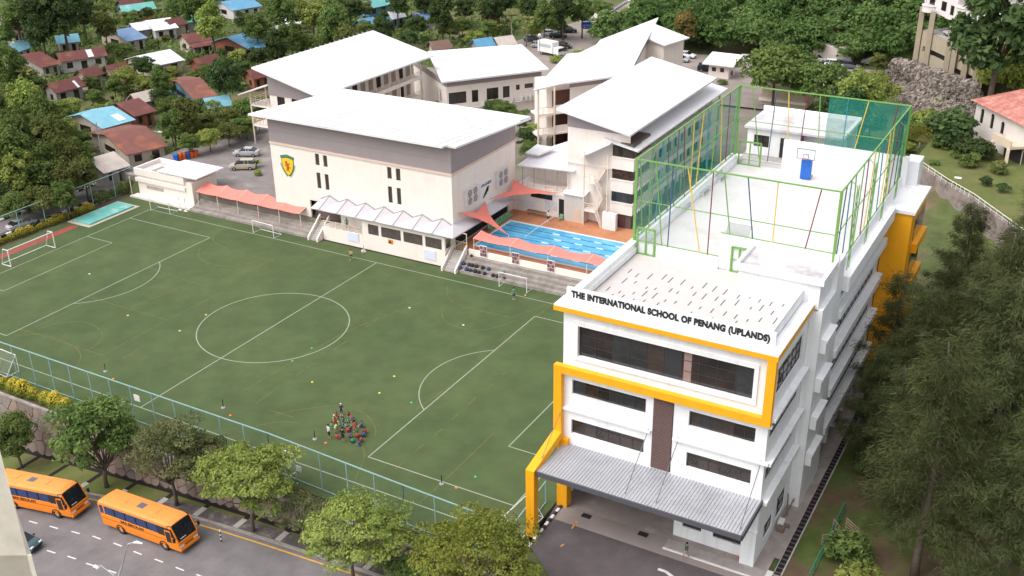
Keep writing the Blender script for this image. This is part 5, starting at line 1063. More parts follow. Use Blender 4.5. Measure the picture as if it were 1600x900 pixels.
HWALL = {'cream': mat('house cream',(0.50,0.42,0.35),0.85,0.12,0.8,col2=(0.33,0.27,0.22),c2=(0.5,0.75),s2=0.5), 'white': mat('house white',(0.55,0.53,0.53),0.85,0.1,0.8,col2=(0.36,0.34,0.33),c2=(0.5,0.75),s2=0.5), 'pink': mat('house pinkish',(0.46,0.37,0.35),0.85,0.1,0.8), 'orange': mat('house orange',(0.62,0.27,0.08),0.8,0.1,0.8), 'brick': mat('house brick',(0.26,0.10,0.065),0.85,0.15,1), 'grey': mat('house grey',(0.30,0.27,0.26),0.85,0.2,0.8), 'bluew': mat('house blue',(0.10,0.22,0.32),0.8,0.1,0.8)}
HPOS = []
def house(label, roof, wallm, r0, r1, e0, e1, zr_=5.0, ze=3.4, veranda=False, patch=None):
    g0 = hgt(*at(*r0, 4)[:2]); g0 = max(0.3, min(g0, 2.6)); zr_, ze = zr_+g0-0.7, ze+g0-0.7
    R0, R1, E0, E1 = [Vector(p[:2]) for p in (at(*r0,zr_), at(*r1,zr_), at(*e0,ze), at(*e1,ze))]
    d = (R1-R0).normalized(); n = Vector((d.y,-d.x)); rc = (R0+R1)/2; ec = (E0+E1)/2
    if (ec-rc).dot(n) < 0: n = -n; 
    hw_ = max(2.2, (ec-rc).dot(n)); L = max(5.0, ((R1-R0).length+(E1-E0).length)/2); ang = atan2(d.y, d.x)
    mid = rc.lerp(ec-n*hw_, 0.5)
    if n.dot(Vector((sin(ang), -cos(ang)))) < 0: ang += pi
    g = thing('village_house', label, 'house', (mid.x, mid.y, g0), ang)
    HPOS.append((mid.x,mid.y,max(hw_,L/2)+(2 if veranda else 0))); zr2, ze2 = zr_-g0, ze-g0; t = 0.09
    for s in (-1, 1):
        rm = MB(); a = [(-L/2,0,zr2),(L/2,0,zr2),(L/2,s*hw_,ze2),(-L/2,s*hw_,ze2)]
        rm.slab(a if s > 0 else a, t); ro = rm.build('roof_slope', RM[roof], g, local=True)
        if s < 0 and patch: 
            k = (zr2-ze2)/hw_; u0, u1, v0, v1 = patch; nn = 0.03
            MB().face([(u0*L,-v0*hw_,zr2-v0*hw_*k+nn),(u1*L,-v0*hw_,zr2-v0*hw_*k+nn),(u1*L,-v1*hw_,zr2-v1*hw_*k+nn),(u0*L,-v1*hw_,zr2-v1*hw_*k+nn)][::-1]).build('roof_patch', RM['white'], ro, local=True)
    iw, il = hw_-0.7, L/2-0.6; hz_ = ze2-0.05+(zr2-ze2)*0.7/hw_
    w_ = MB(); nwin = max(2, int(L/3)); holes = [((i+0.3)*2*il/nwin, (i+0.72)*2*il/nwin, 0.9 if i % 3 != 1 else 0.1, 2.2) for i in range(nwin)]
    wall(w_, (-il,-iw,0), (1,0,0), 2*il, hz_, holes, (0,-1,0), 0.12); wall(w_, (il,-iw,0), (0,1,0), 2*iw, hz_, [(iw*0.7,iw*1.3,0.9,2.1)], (1,0,0), 0.12); wall(w_, (il,iw,0), (-1,0,0), 2*il, hz_, [], (0,1,0)); wall(w_, (-il,iw,0), (0,-1,0), 2*iw, hz_, [(iw*0.7,iw*1.3,0.9,2.1)], (-1,0,0), 0.12)
    for s in (-1,1): w_.face([(s*il,-iw*s,hz_),(s*il,iw*s,hz_),(s*il,0,zr2-0.12)])
    w_.build('wall', HWALL[wallm], g, local=True)
    for a,b,c,d_ in holes: MB().face([(-il+a,-iw+0.1,c),(-il+b,-iw+0.1,c),(-il+b,-iw+0.1,d_),(-il+a,-iw+0.1,d_)]).build('window' if c > 0.5 else 'door', GLASS, g, local=True)
    for s in (-1,1): MB().face([(s*(il-0.1),-s*iw*0.3,0.9),(s*(il-0.1),s*iw*0.3,0.9),(s*(il-0.1),s*iw*0.3,2.1),(s*(il-0.1),-s*iw*0.3,2.1)]).build('window', GLASS, g, local=True)
    MB().box(-il,il,-iw,iw,-1.5,0.05).build('plinth', CONCD, g, local=True)
    if veranda:
        MB().slab([(-L/2,-hw_-0.05,ze2-0.1),(-L/2,-hw_-2.4,ze2-0.7),(L/2,-hw_-2.4,ze2-0.7),(L/2,-hw_-0.05,ze2-0.1)],0.08).build('veranda_roof', RM[roof], g, local=True)
        for i in range(4): x = -L/2+0.3+i*(L-0.6)/3; MB().bar((x,-hw_-2.2,-0.5),(x,-hw_-2.2,ze2-0.72),0.16).build('post', HWALL['white'], g, local=True)
    return g
HS = [
 ('long pale blue roofed cream house beside the lane, with white roof patch','sky','cream',(124,179),(177,165),(160,201),(213,187),0,(0.1,0.32,0.45,0.85)),
 ('maroon roofed house touching the pale blue roofed one','maroon','brick',(180,162),(216,153),(216,183),(242,172),0,None),
 ('large rusty maroon roofed house right by the side parking','rust','cream',(150,213),(226,197),(213,241),(262,226),0,None),
 ('open shed with beige hipped roof behind the store','beige','grey',(140,247),(168,239),(166,270),(206,258),0,None),
 ('rusty dark red roofed house among trees left of the classroom block','rust','bluew',(276,127),(302,123),(302,156),(352,147),0,None),
 ('white roofed bungalow in the middle of the village','white','cream',(219,86),(268,76),(229,106),(287,94),0,None),
 ('white roofed house near the teal and orange house','white','white',(226,32),(258,28),(244,49),(285,41),0,None),
 ('two tier maroon roofed house between the two white roofs','maroon','cream',(282,54),(319,48),(294,68),(334,61),1,None),
 ('small maroon roofed brick house next to the mango tree','maroon','brick',(300,95),(337,85),(317,104),(347,93),0,None),
 ('slate blue roofed house left of the upper white roof','slate','cream',(183,46),(206,42),(188,67),(231,59),0,None),
 ('orange walled house with teal roof at the top edge','teal','orange',(182,10),(228,4),(196,19),(256,11),0,None),
 ('small green roofed house right of the orange one','green','grey',(272,25),(299,20),(288,32),(317,26),0,None),
 ('bright blue roofed white house at the top','blue','white',(342,3),(388,-4),(369,17),(411,8),0,None),
 ('bright blue roofed house left of the classroom block roof','blue','brick',(355,58),(389,49),(382,74),(417,63),1,None),
 ('white roofed house half hidden by the tall tree','white','white',(425,30),(464,24),(446,41),(472,36),0,None),
 ('pale blue roofed pink house in the upper left','sky','pink',(81,57),(109,54),(92,67),(139,63),0,None),
 ('long maroon roofed house with pale roof sheet and white veranda','maroon','white',(81,84),(160,73),(100,97),(170,86),0,(0.1,0.22,0.1,0.9)),
 ('maroon roofed house behind the coconut palm','maroon','grey',(41,85),(60,81),(65,106),(92,100),0,None),
 ('small pale blue roofed house at the left under the dark tree','sky','white',(12,71),(44,60),(27,79),(53,74),0,None),
 ('tall maroon roofed house near the left edge','maroon','white',(12,42),(38,36),(16,53),(42,50),0,None),
 ('red and white roofed house cut by the left edge','rust','white',(-8,14),(8,11),(4,30),(24,25),0,None),
 ('low maroon roofed house with white fallen sheet','maroon','grey',(70,132),(118,120),(92,146),(136,132),0,(0.22,0.3,0.3,1.0)),
 ('small maroon roofed house with pinkish gable wall','maroon','pink',(117,113),(150,104),(140,120),(166,112),0,None),
 ('teal grey house at the top between tall trees','teal','bluew',(563,4),(600,-4),(580,13),(614,6),0,None),
 ('small white roofed shed below the tall trees','white','bluew',(605,20),(625,16),(614,28),(635,25),0,None),
 ('dull blue roofed long shed behind trees','slate','grey',(636,21),(672,17),(645,27),(678,23),0,None),
 ('brown hip roofed house just behind the angled block','brown','cream',(680,65),(697,63),(667,77),(712,75),0,None),
 ('small blue roofed house below the teal grey one','blue','brick',(550,31),(573,27),(560,38),(585,34),0,None),
 ('maroon roofed house peeping out behind the first classroom block','maroon','brick',(392,110),(415,105),(398,122),(420,118),0,None),
 ('dull maroon roof at the top behind the orange house','maroon','bluew',(178,2),(212,-4),(184,8),(216,2),0,None),
 ('maroon roofed shed at the left edge above the tree belt','maroon','grey',(-8,152),(8,148),(-4,166),(14,160),0,None),
 ('small pale blue lean-to roof beside the rusty dark red house','sky','bluew',(318,151),(344,147),(326,163),(352,158),0,None),
 ('small grey shed roof between blue and rusty roofs','beige','grey',(205,146),(222,142),(212,153),(231,149),0,None),
 ('small maroon roof right of the pinkish gable house','maroon','pink',(160,103),(184,98),(168,110),(191,105),0,None),
 ('small maroon roof behind the upper white roof','maroon','cream',(256,30),(272,27),(264,37),(282,34),0,None),
 ('small red roof among the trees at top centre','rust','brick',(752,14),(765,11),(757,22),(772,19),0,None),
 ('weathered grey roof beside the north car park','beige','grey',(768,58),(790,55),(775,66),(798,63),0,None),
 ('low blue roof behind the angled white block','blue','grey',(732,62),(760,58),(738,69),(768,65),0,None),
 ('small white roof beside the slate blue roof','white','grey',(206,36),(220,34),(211,43),(226,40),0,None),
]
for lab, rf, wm, r0, r1, e0, e1, ver, pt in HS: house(lab, rf, wm, r0, r1, e0, e1, veranda=bool(ver), patch=pt)
# ------------------------------------------------------------------ trees and plants
def leaf_mesh(name, P, Nn, size, tone, mats, aspect=0.55, droop=0.0, rs=None):
    "one mesh of leaf-sized quads: centres P, facing Nn"
    r = rs or np.random.RandomState(1); n = len(P)
    a = r.normal(size=(n,3)); U = a-(a*Nn).sum(1)[:,None]*Nn; U /= np.linalg.norm(U,axis=1)[:,None]+1e-9
    U[:,2] -= droop; U /= np.linalg.norm(U,axis=1)[:,None]+1e-9
    V = np.cross(Nn,U); s = (np.asarray(size)*np.ones(n))[:,None]
    vs = np.stack([P-U*s, P+V*s*aspect+Nn*s*0.12, P+U*s, P-V*s*aspect+Nn*s*0.12],1).reshape(-1,3)
    me = bpy.data.meshes.new(name); me.vertices.add(4*n); me.vertices.foreach_set('co', vs.ravel())
    me.loops.add(4*n); me.polygons.add(n); me.loops.foreach_set('vertex_index', np.arange(4*n)); me.polygons.foreach_set('loop_start', np.arange(0,4*n,4))
    me.update(calc_edges=True)
    at_ = me.attributes.new('tone','FLOAT','FACE'); at_.data.foreach_set('value', np.clip(tone,0,1).astype(np.float32))
    for m_ in mats: me.materials.append(m_)
    me.validate(); return me
def nrm(a): return a/(np.linalg.norm(a,axis=1)[:,None]+1e-9)
def crown_points(seed, rx, rz, cz, ncl, nleaf, cr=0.42, flat=1.0, gap=0.0, bottom=-0.75):
    r = np.random.RandomState(seed); C = []
    while len(C) < ncl:
        d = nrm(r.normal(size=(1,3)))[0]; rad = r.uniform(0.45,1.0)**0.6
        if d[2] < bottom: continue
        q = d*rad*r.uniform(0.8,1.22)*np.array([1-cr*0.75,1-cr*0.75,1-cr*0.6])
        if C and min(np.linalg.norm(q-c) for c in C) < gap: continue
        C.append(q)
    C = np.array(C); k = r.randint(0,ncl,nleaf); R = (cr*r.uniform(0.5,1.25,ncl))[k]
    d = nrm(r.normal(size=(nleaf,3))); d[:,2] = np.where(d[:,2] < -0.3, -d[:,2]*0.5, d[:,2]); d = nrm(d)
    rad = 1-0.4*r.rand(nleaf)**2+np.where(r.rand(nleaf) < 0.22, r.uniform(0,0.38,nleaf), 0)
    P = C[k]+d*(R*rad)[:,None]*np.array([1,1,flat])
    P = P*np.array([rx,rx,rz])+np.array([0,0,cz])
    Nn = nrm(d*0.75+r.normal(size=(nleaf,3))*0.55+np.array([0,0,0.35]))
    tone = 0.55*r.rand(ncl)[k]+0.45*r.rand(nleaf)
    return P, Nn, tone, C*np.array([rx,rx,rz])+np.array([0,0,cz]), r
def trunk_mesh(name, C, h0, r0, seed, lean=0.0, frac=0.6, mat_=None):
    r = random.Random(seed); b = MB(); top = Vector((r.uniform(-.3,.3)+lean, r.uniform(-.3,.3), h0))
    b.tube([(0,0,-0.4),(0.05,0,h0*0.35),(top.x*0.6,top.y*0.6,h0*0.75),tuple(top)],[r0*1.25,r0,r0*0.85,r0*0.7],8)
    idx = list(range(len(C))); r.shuffle(idx)
    for i in idx[:int(len(C)*frac)]:
        c = Vector(C[i]); m_ = top.lerp(c,0.5)+Vector((0,0,-0.15*(c-top).length)); s = top*r.uniform(0.75,1.0)
        b.tube([tuple(s),tuple(m_),tuple(c)],[r0*0.42,r0*0.24,r0*0.07],5,cap=False)
    return b.mesh(name, mat_ or BARK, True)
LM = {'d': leaf_mat('dark foliage',(0.047,0.085,0.031),(0.118,0.160,0.062)), 'm': leaf_mat('mid foliage',(0.086,0.142,0.041),(0.204,0.263,0.082)), 'l': leaf_mat('light foliage',(0.161,0.218,0.051),(0.367,0.400,0.116)),
      'o': leaf_mat('olive foliage',(0.10,0.125,0.036),(0.215,0.225,0.08)), 'y': leaf_mat('yellow green foliage',(0.13,0.165,0.032),(0.31,0.32,0.075)), 's': leaf_mat('grey olive foliage',(0.105,0.13,0.045),(0.235,0.245,0.12)),
      'b': leaf_mat('russet foliage',(0.13,0.115,0.038),(0.27,0.195,0.075)), 'p': leaf_mat('palm foliage',(0.151,0.173,0.058),(0.345,0.308,0.130)), 'c': leaf_mat('casuarina needles',(0.046,0.062,0.023),(0.145,0.165,0.070),trans=0.38), 'r': leaf_mat('red foliage',(0.10,0.02,0.015),(0.22,0.05,0.03)), 'f': leaf_mat('yellow flowers',(0.14,0.18,0.035),(0.72,0.58,0.08))}
TK = {}
def make_kind(key, variants, rx, rz, cz, ncl, nleaf, size, cr=0.42, flat=1.0, gap=0.0, h0=None, r0=0.2, bottom=-0.75, frac=0.6):
    TK[key] = []
    for v in range(variants):
        P, Nn, tone, C, r = crown_points(hash(key) % 97*0+sum(map(ord,key))*7+v, rx*(1+0.1*(v-1)), rz, cz, ncl, nleaf, cr, flat, gap, bottom)
        TK[key].append((leaf_mesh('crown_'+key, P, Nn, size*r.uniform(0.7,1.25,nleaf), tone, [LM['m']], rs=r), trunk_mesh('trunk_'+key, C, h0 or cz-rz*0.35, r0, v+3, frac=frac), rx, rz, cz))
make_kind('broad', 5, 4.5, 3.7, 6.2, 38, 4600, 0.32, 0.31, 0.85, gap=0.15)
make_kind('tall', 3, 3.7, 5.4, 8.4, 42, 5000, 0.33, 0.29, 0.9, gap=0.12, r0=0.24)
make_kind('shrub', 3, 2.2, 1.5, 1.5, 14, 1500, 0.24, 0.5, 0.8, h0=0.6, r0=0.07, frac=0.4)
make_kind('street', 4, 5.0, 2.9, 6.0, 46, 11500, 0.17, 0.25, 0.55, gap=0.2, h0=3.4, r0=0.17, bottom=-0.45, frac=0.95)
make_kind('dense', 2, 3.4, 3.4, 4.9, 44, 9500, 0.18, 0.30, 0.9, gap=0.15, h0=2.2, r0=0.17)
make_kind('sparse', 2, 4.8, 3.0, 5.8, 46, 5600, 0.15, 0.24, 0.6, gap=0.2, h0=3.0, r0=0.17, bottom=-0.5, frac=1.0)
def frond_mesh(name, n, L, z0, rise, droop, seed, leafl=0.55, mat_='p', wid=0.09, bend=1.0, step=26):
    r = np.random.RandomState(seed); P, Nn, S, T = [], [], [], []; vs = []; tones = []
    for i in range(n):
        a = 2*pi*i/n+r.uniform(-.25,.25); e = rise*r.uniform(0.4,1.1); LL = L*r.uniform(0.8,1.1); prev = None; tn = r.rand()
        for k in range(step):
            t = k/(step-1); h = LL*t*cos(e)*(1-0.12*t); z = z0+LL*t*sin(e)-droop*LL*t*t*bend
            p = np.array([h*cos(a),h*sin(a),z]); d = np.array([cos(a),sin(a),sin(e)-2*droop*t*bend]); d /= np.linalg.norm(d)
            side = np.array([-sin(a),cos(a),0.0]); w_ = leafl*(0.35+0.65*sin(pi*min(1,t*0.9+0.12)))
            for s in (-1,1):
                tip = p+side*s*w_*0.75+d*w_*0.5+np.array([0,0,-w_*0.45]); q = d*wid
                vs += [p-q, p+q, tip+q*0.3, tip-q*0.3]; tones.append(0.6*tn+0.4*r.rand())
    vs = np.array(vs); m_ = len(vs)//4; me = bpy.data.meshes.new(name); me.vertices.add(4*m_); me.vertices.foreach_set('co', vs.ravel()); me.loops.add(4*m_); me.polygons.add(m_)
    me.loops.foreach_set('vertex_index', np.arange(4*m_)); me.polygons.foreach_set('loop_start', np.arange(0,4*m_,4)); me.update(calc_edges=True)
    A = me.attributes.new('tone','FLOAT','FACE'); A.data.foreach_set('value', np.array(tones,dtype=np.float32)); me.materials.append(LM[mat_]); return me
PTRUNK = mat('palm trunk',(0.24,0.20,0.16),0.9,0.2,3,0.4)
def ptrunk(name, h, r, lean=0.6): return MB().tube([(0,0,-0.3),(lean*0.3,0,h*0.4),(lean,0.1,h)],[r*1.4,r,r*0.8],8).mesh(name, PTRUNK, True)
TK['coconut'] = [(frond_mesh('crown_coconut',18,3.4,0,0.75,0.42,3,0.8), ptrunk('trunk_coconut',9,0.17), 3.2, 2.2, 9.0)]
for v in TK['coconut'][0][0].vertices: v.co.x += 0.6; v.co.z += 9.0
TK['areca'] = [(frond_mesh('crown_areca',16,2.6,1.0,1.25,0.35,5,0.5), MB().tube([(0,0,-.2),(0,0,1.2)],[0.12,0.1],6).mesh('trunk_areca',PTRUNK,True), 2.0, 1.6, 2.2)]
TK['banana'] = [(frond_mesh('crown_banana',9,2.3,1.6,1.1,0.35,8,0.55,'l',0.16), MB().tube([(0,0,-.2),(0,0,1.8)],[0.16,0.11],7).mesh('trunk_banana',mat('banana stem',(0.17,0.17,0.07),0.8,0.2,3),True), 1.8, 1.5, 2.6)]
def fan_palm():
    "traveller palm: fronds in one flat fan"
    r = np.random.RandomState(4); vs = []; tones = []
    for i in range(15):
        a = -1.25+2.5*i/14; L = 4.6*r.uniform(0.9,1.05); st = 1.8
        for k in range(14):
            t0, t1 = st+(L-st)*k/14, st+(L-st)*(k+1)/14; c = np.array([sin(a),0.12*r.randn(),cos(a)]); sd = np.array([cos(a),0.3*(-1)**k,-sin(a)]); w_ = 0.42*sin(pi*(0.15+0.8*k/13)); z = np.array([0,0,2.0])
            dr = np.array([0,0,-0.10*(k/13)**2*L*abs(sin(a))])
            for s in (-1,1): vs += [z+c*t0+dr, z+c*t1+dr, z+c*t1+sd*w_*s+dr-np.array([0,0.12,0.1]), z+c*t0+sd*w_*s+dr-np.array([0,0.12,0.1])]; tones.append(r.rand())
        c = np.array([sin(a),0,cos(a)]); sd = np.array([cos(a),0,-sin(a)])*0.06; z = np.array([0,0,1.8]); vs += [z-sd,z+sd,z+c*2.1+sd,z+c*2.1-sd]; tones.append(1.0)
    vs = np.array(vs); m_ = len(vs)//4; me = bpy.data.meshes.new('crown_traveller'); me.vertices.add(4*m_); me.vertices.foreach_set('co', vs.ravel()); me.loops.add(4*m_); me.polygons.add(m_)
    me.loops.foreach_set('vertex_index', np.arange(4*m_)); me.polygons.foreach_set('loop_start', np.arange(0,4*m_,4)); me.update(calc_edges=True)
    A = me.attributes.new('tone','FLOAT','FACE'); A.data.foreach_set('value', np.array(tones,dtype=np.float32)); me.materials.append(LM['y']); return me
TK['traveller'] = [(fan_palm(), ptrunk('trunk_traveller',2.0,0.2,0), 3.4, 3.0, 4.2)]
VAR = {}
TREES = []
def tree(kind, lm, p, label, cat='tree', s=1.0, rz=None, name=None, group=None, sz=None):
    k = VAR.get(kind,0); VAR[kind] = k+1; cm, tm = TK[kind][k % len(TK[kind])][:2]
    nm = name or {'broad':'broadleaf_tree','tall':'tall_tree','shrub':'shrub','street':'street_tree','dense':'street_tree','sparse':'street_tree','coconut':'coconut_palm','areca':'areca_palm','banana':'banana_plant','traveller':'traveller_palm'}[kind]
    g = thing(nm, label, cat, p, (k*2.4) % 6.28 if rz is None else rz, group); g.scale = (s,s,sz or s)
    ob_of('crown', cm, g, mats={0: LM[lm]} if lm else None); ob_of('trunk', tm, g); return g
LMW = {'d':'dark green','m':'mid green','l':'bright green','o':'olive green','b':'russet tinged','y':'yellow green','p':'green','s':'grey green'}
SHORT = {i: h[0] for i, h in enumerate(HS)}
HC = [((h[3][0]+h[4][0]+h[5][0]+h[6][0])/4, (h[3][1]+h[4][1]+h[5][1]+h[6][1])/4, h[0]) for h in HS]
HC += [(540,100,'the broad white roof of the left classroom block'),(265,265,'the flat roofed store'),(760,100,'the angled white roofed block'),(880,55,'the parked cars of the north car park'),(800,200,'the hall back corner'),(1222,150,'the slatted roof pavilion'),(1330,110,'the white container'),(1510,100,'the hillside apartment block'),(1555,200,'the villa'),(60,345,'the left field fence'),(1090,70,'the guard house')]
USEDL = set()
def short(t):
    w_ = t.split()
    for stop in (',',' beside',' among',' near',' between',' next',' left',' at ',' half',' in ',' with',' behind',' touching',' right',' under',' below',' just',' cut',' peeping',' above'):
        i = t.find(stop)
        if i > 12: t = t[:i]
    return t if t.startswith('the ') else 'the '+t
def auto_label(kind, lm, px, py):
    base = {'broad':'bushy tree','tall':'tall tree','shrub':'low shrub','coconut':'coconut palm','areca':'feathery palm','banana':'banana plant','traveller':'fan shaped palm'}[kind]
    for d, hx, hy, t in sorted((hypot(px-a, (py-b)*1.6), a, b, t) for a,b,t in HC):
        dx, dy = px-hx, (py-hy)*1.6
        rel = ('right of' if dx > 0 else 'left of') if abs(dx) > abs(dy) else ('in front of' if dy > 0 else 'behind')
        for tone in (LMW[lm],):
            for pre in ('', 'close ' if d < 60 else 'farther ', 'smaller '):
                l = ('%s%s %s %s %s' % (pre, tone, base, rel, short(t))).strip()
                if pre == 'smaller ' or len(l.split()) > 16: continue
                if l not in USEDL: USEDL.add(l); return l
    return 'tree'
def crown_at(kind, lm, px, py, rpx):
    "tree whose crown is centred on a measured point with a measured radius"
    rx, rz_, cz = TK[kind][0][2:5]
    z = 2.0
    for _ in range(6):
        p = at(px, py, z); dist = float(np.linalg.norm(np.array(p)-CAM)); s = max(0.35, min(2.9, rpx/(F/dist)/rx)); g = max(-0.3, hgt(p[0],p[1])) ; z = g+cz*s
    return tree(kind, lm, (p[0],p[1],g-0.1), auto_label(kind, lm, px, py), s=s, group='trees around the school and village' if kind in ('broad','tall') else 'low plants around the school and village')
TR = """
25 25 26 m;60 30 26 d;95 18 30 d;128 22 28 d;58 52 20 d T;162 42 17 o T;8 55 16 m;10 104 24 m;32 118 20 m;175 76 11 m;196 78 13 m;204 30 16 m;229 20 11 d;330 36 24 l;300 14 20 m;274 4 16 m;322 0 16 d;400 44 18 m;384 32 15 d;440 15 24 m;
488 24 30 l;520 38 24 m;546 14 24 d;455 60 20 m;430 74 20 d;482 70 22 m;512 62 18 m;540 62 18 o;572 44 14 m;402 88 18 d;376 108 16 d;350 122 24 d;322 110 13 m;222 102 17 d;196 122 19 l;178 134 16 m;170 112 13 m;250 126 17 m;268 132 14 l;248 152 16 d;264 166 17 m;
290 182 22 o;322 190 20 o;354 186 24 o;382 168 20 m;402 164 16 m;40 160 26 l;18 188 30 m;70 188 28 m;98 205 24 l;58 228 32 m;20 248 34 m;100 250 26 o;46 284 26 b;8 300 26 d;84 288 24 m;126 216 18 m;0 222 20 d;296 222 17 m;326 214 18 l;356 206 17 o;384 198 15 m;268 206 15 m;404 188 12 l;30 215 28 m;75 215 26 o;120 245 22 m;130 270 20 o;30 268 28 l;70 262 28 m;105 280 22 o;22 318 24 m;62 312 24 o;100 305 18 m;0 180 22 m;50 175 22 m;92 172 20 l;230 132 14 l;304 170 18 m;332 166 15 l;270 196 18 m;305 205 16 o;372 196 16 m;395 190 14 l;210 90 10 m;110 164 15 l;150 150 11 m;142 128 12 m;
600 42 18 d;652 40 20 d;640 60 16 d;690 20 22 d;702 44 18 m;722 40 15 m;742 58 14 l;726 14 20 d;762 44 17 m;770 14 18 d;832 44 16 l;850 26 20 m;872 40 14 m;830 8 20 d;880 12 22 d;910 18 18 m;940 14 16 m;620 4 18 d;665 0 18 d;570 14 15 o;662 60 11 m;790 0 18 d;
700 156 16 l;722 160 15 m;788 170 16 m;812 186 20 m;822 212 18 d;834 204 15 l;770 166 14 m;828 232 13 m;1046 46 15 o;1070 42 19 b;1094 52 18 o;1213 106 48 m;1284 130 40 m;1340 156 34 l;1368 138 27 l;1372 96 16 o;1330 186 36 d;1300 184 30 d;1362 190 24 m;1255 112 24 m;1290 0 0 m
"""
for t in TR.replace('\n','').split(';'):
    q = t.split(); 
    if len(q) < 4 or float(q[2]) == 0: continue
    crown_at('tall' if len(q) > 4 or (float(q[2]) > 16 and int(float(q[0])) % 5 == 0) else 'broad', q[3], float(q[0]), float(q[1]), float(q[2]))
for px,py,r,k,lm in ((36,112,17,'coconut','p'),(800,24,18,'coconut','p'),(76,118,8,'coconut','p'),(822,30,15,'coconut','p'),(346,60,8,'banana','l'),(246,62,9,'banana','l'),(176,150,8,'banana','l'),(745,156,17,'areca','p'),(764,152,18,'areca','p'),(1435,166,15,'areca','p'),(1414,172,13,'areca','p'),(1476,172,14,'banana','l'),(1440,206,22,'traveller','y'),(1456,236,14,'banana','l'),(290,214,13,'shrub','l'),(340,212,12,'shrub','m'),(868,92,10,'shrub','l'),(905,84,12,'shrub','l'),(940,70,9,'shrub','l'),(1015,34,12,'shrub','l'),(370,88,17,'shrub','l'),(240,240,10,'shrub','l'),(1130,128,7,'shrub','m'),(400,250,9,'banana','l'),(402,270,8,'shrub','l'),(318,160,11,'shrub','m'),(115,140,12,'shrub','m'),(155,168,10,'shrub','l'),(270,112,12,'shrub','l'),(300,118,11,'shrub','m'),(420,40,9,'shrub','m'),(60,130,12,'shrub','m'),(205,62,10,'shrub','m'),(260,60,9,'shrub','o'),(320,76,10,'shrub','m'),(345,80,9,'shrub','m'),(880,75,7,'shrub','o'),(1488,202,38,'shrub','d'),(1450,180,24,'shrub','l'),(1515,250,18,'shrub','m'),(1475,225,16,'shrub','m'),(1440,262,14,'shrub','m'),(1560,262,16,'shrub','o'),(1420,230,12,'shrub','l'),(1528,232,26,'shrub','d'),(1470,190,22,'shrub','m'),(1425,205,20,'shrub','m'),(1500,240,12,'shrub','m'),(1460,255,9,'shrub','m'),(1525,240,12,'shrub','m')):
    crown_at(k, lm, px, py, r)
p_ = at(1566,48,22.0); tree('tall','d',(p_[0],p_[1],4.5),'huge dark tree covering the right end of the apartment block', s=2.15); p_ = at(1580,108,13.0); tree('broad','y',(p_[0],p_[1],5.0),'yellow green tree between the apartment block and the villa roof', s=1.3)
# street trees along the lower road: trunk foot measured, labelled by hand
ST_ = [('dense','m',22,684,36,'round dark street tree at the left edge behind the first bus'),('dense','m',150,682,62,'dense green round street tree between the two buses'),('sparse','s',262,708,78,'sparse grey street tree with bare twigs above the second bus'),('street','s',326,718,56,'feathery olive street tree right behind the second bus'),('street','l',384,745,84,'broad light green street tree beside the striped bollard'),('sparse','s',466,800,46,'thin young street tree between two broad ones'),('street','l',545,828,78,'yellow olive street tree before the stone wall gap'),('street','y',744,864,86,'large yellow green street tree beside the driveway')]
for k, lm, px, py, rp, lab in ST_:
    rx, rz_, cz = TK[k][0][2:5]; z = 1.0
    for _ in range(8):
        p = at(px, py, z); dist = float(np.linalg.norm(np.array(p)-CAM)); s_ = rp/(F/dist)/rx; g0 = zr(p[0])+0.1; z = g0+cz*s_
    tree(k, lm, (p[0],max(p[1],-33) if False else p[1],g0), lab, s=s_, group='street trees on the road verge')
for q, lm, s, lab in (((640,905),'m',0.8,'leafy shrub at the foot of the stone wall'),((600,880),'l',0.6,'small light shrub at the wall foot beside the yellow olive tree')):
    p = at_fn(*q, lambda x, y: zr(x)+0.1); tree('shrub', lm, p, lab, 'shrub', s)
# hedges and beds behind the fences
def hedge(name, lab, p, q, w_, h, n, lm, seed, z=0.0, size=0.16, cat='hedge', wob=0.25):
    r = np.random.RandomState(seed); p, q = np.array(p), np.array(q); t = r.rand(n); L = np.linalg.norm(q-p); d = (q-p)/L; s = np.array([-d[1],d[0]]); a = r.uniform(0,pi,n)
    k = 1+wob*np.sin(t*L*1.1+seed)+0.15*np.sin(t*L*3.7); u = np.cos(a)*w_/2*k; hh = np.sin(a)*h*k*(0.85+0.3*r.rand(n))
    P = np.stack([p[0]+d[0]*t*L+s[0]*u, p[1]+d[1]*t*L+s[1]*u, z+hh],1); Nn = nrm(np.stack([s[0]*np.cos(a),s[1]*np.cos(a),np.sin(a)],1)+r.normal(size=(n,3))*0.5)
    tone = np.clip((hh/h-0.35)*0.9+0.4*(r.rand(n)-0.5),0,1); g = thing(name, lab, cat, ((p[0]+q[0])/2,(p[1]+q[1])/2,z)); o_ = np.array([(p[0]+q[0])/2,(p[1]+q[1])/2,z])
    ob_of('foliage', leaf_mesh('hedge_foliage', P-o_, Nn, size, tone, [LM[lm]], rs=r), g); b = MB()
    for i in range(int(L/0.8)): c = p+d*(0.4+0.8*i); b.tube([(c[0],c[1],z-0.1),(c[0],c[1],z+h*0.6)],0.03,4)
    b.build('stems', BARK, g, kind='stuff'); return g
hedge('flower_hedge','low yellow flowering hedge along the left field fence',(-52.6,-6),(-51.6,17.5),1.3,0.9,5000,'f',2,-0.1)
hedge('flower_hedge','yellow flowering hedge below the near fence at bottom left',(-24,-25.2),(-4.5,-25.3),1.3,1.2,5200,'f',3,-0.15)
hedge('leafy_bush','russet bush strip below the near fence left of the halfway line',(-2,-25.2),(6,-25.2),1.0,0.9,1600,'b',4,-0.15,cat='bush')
hedge('red_bush','dark red bush strip below the small goal at the near fence',(19.5,-25.3),(26,-25.4),1.1,0.9,2000,'r',5,-0.15,cat='bush')
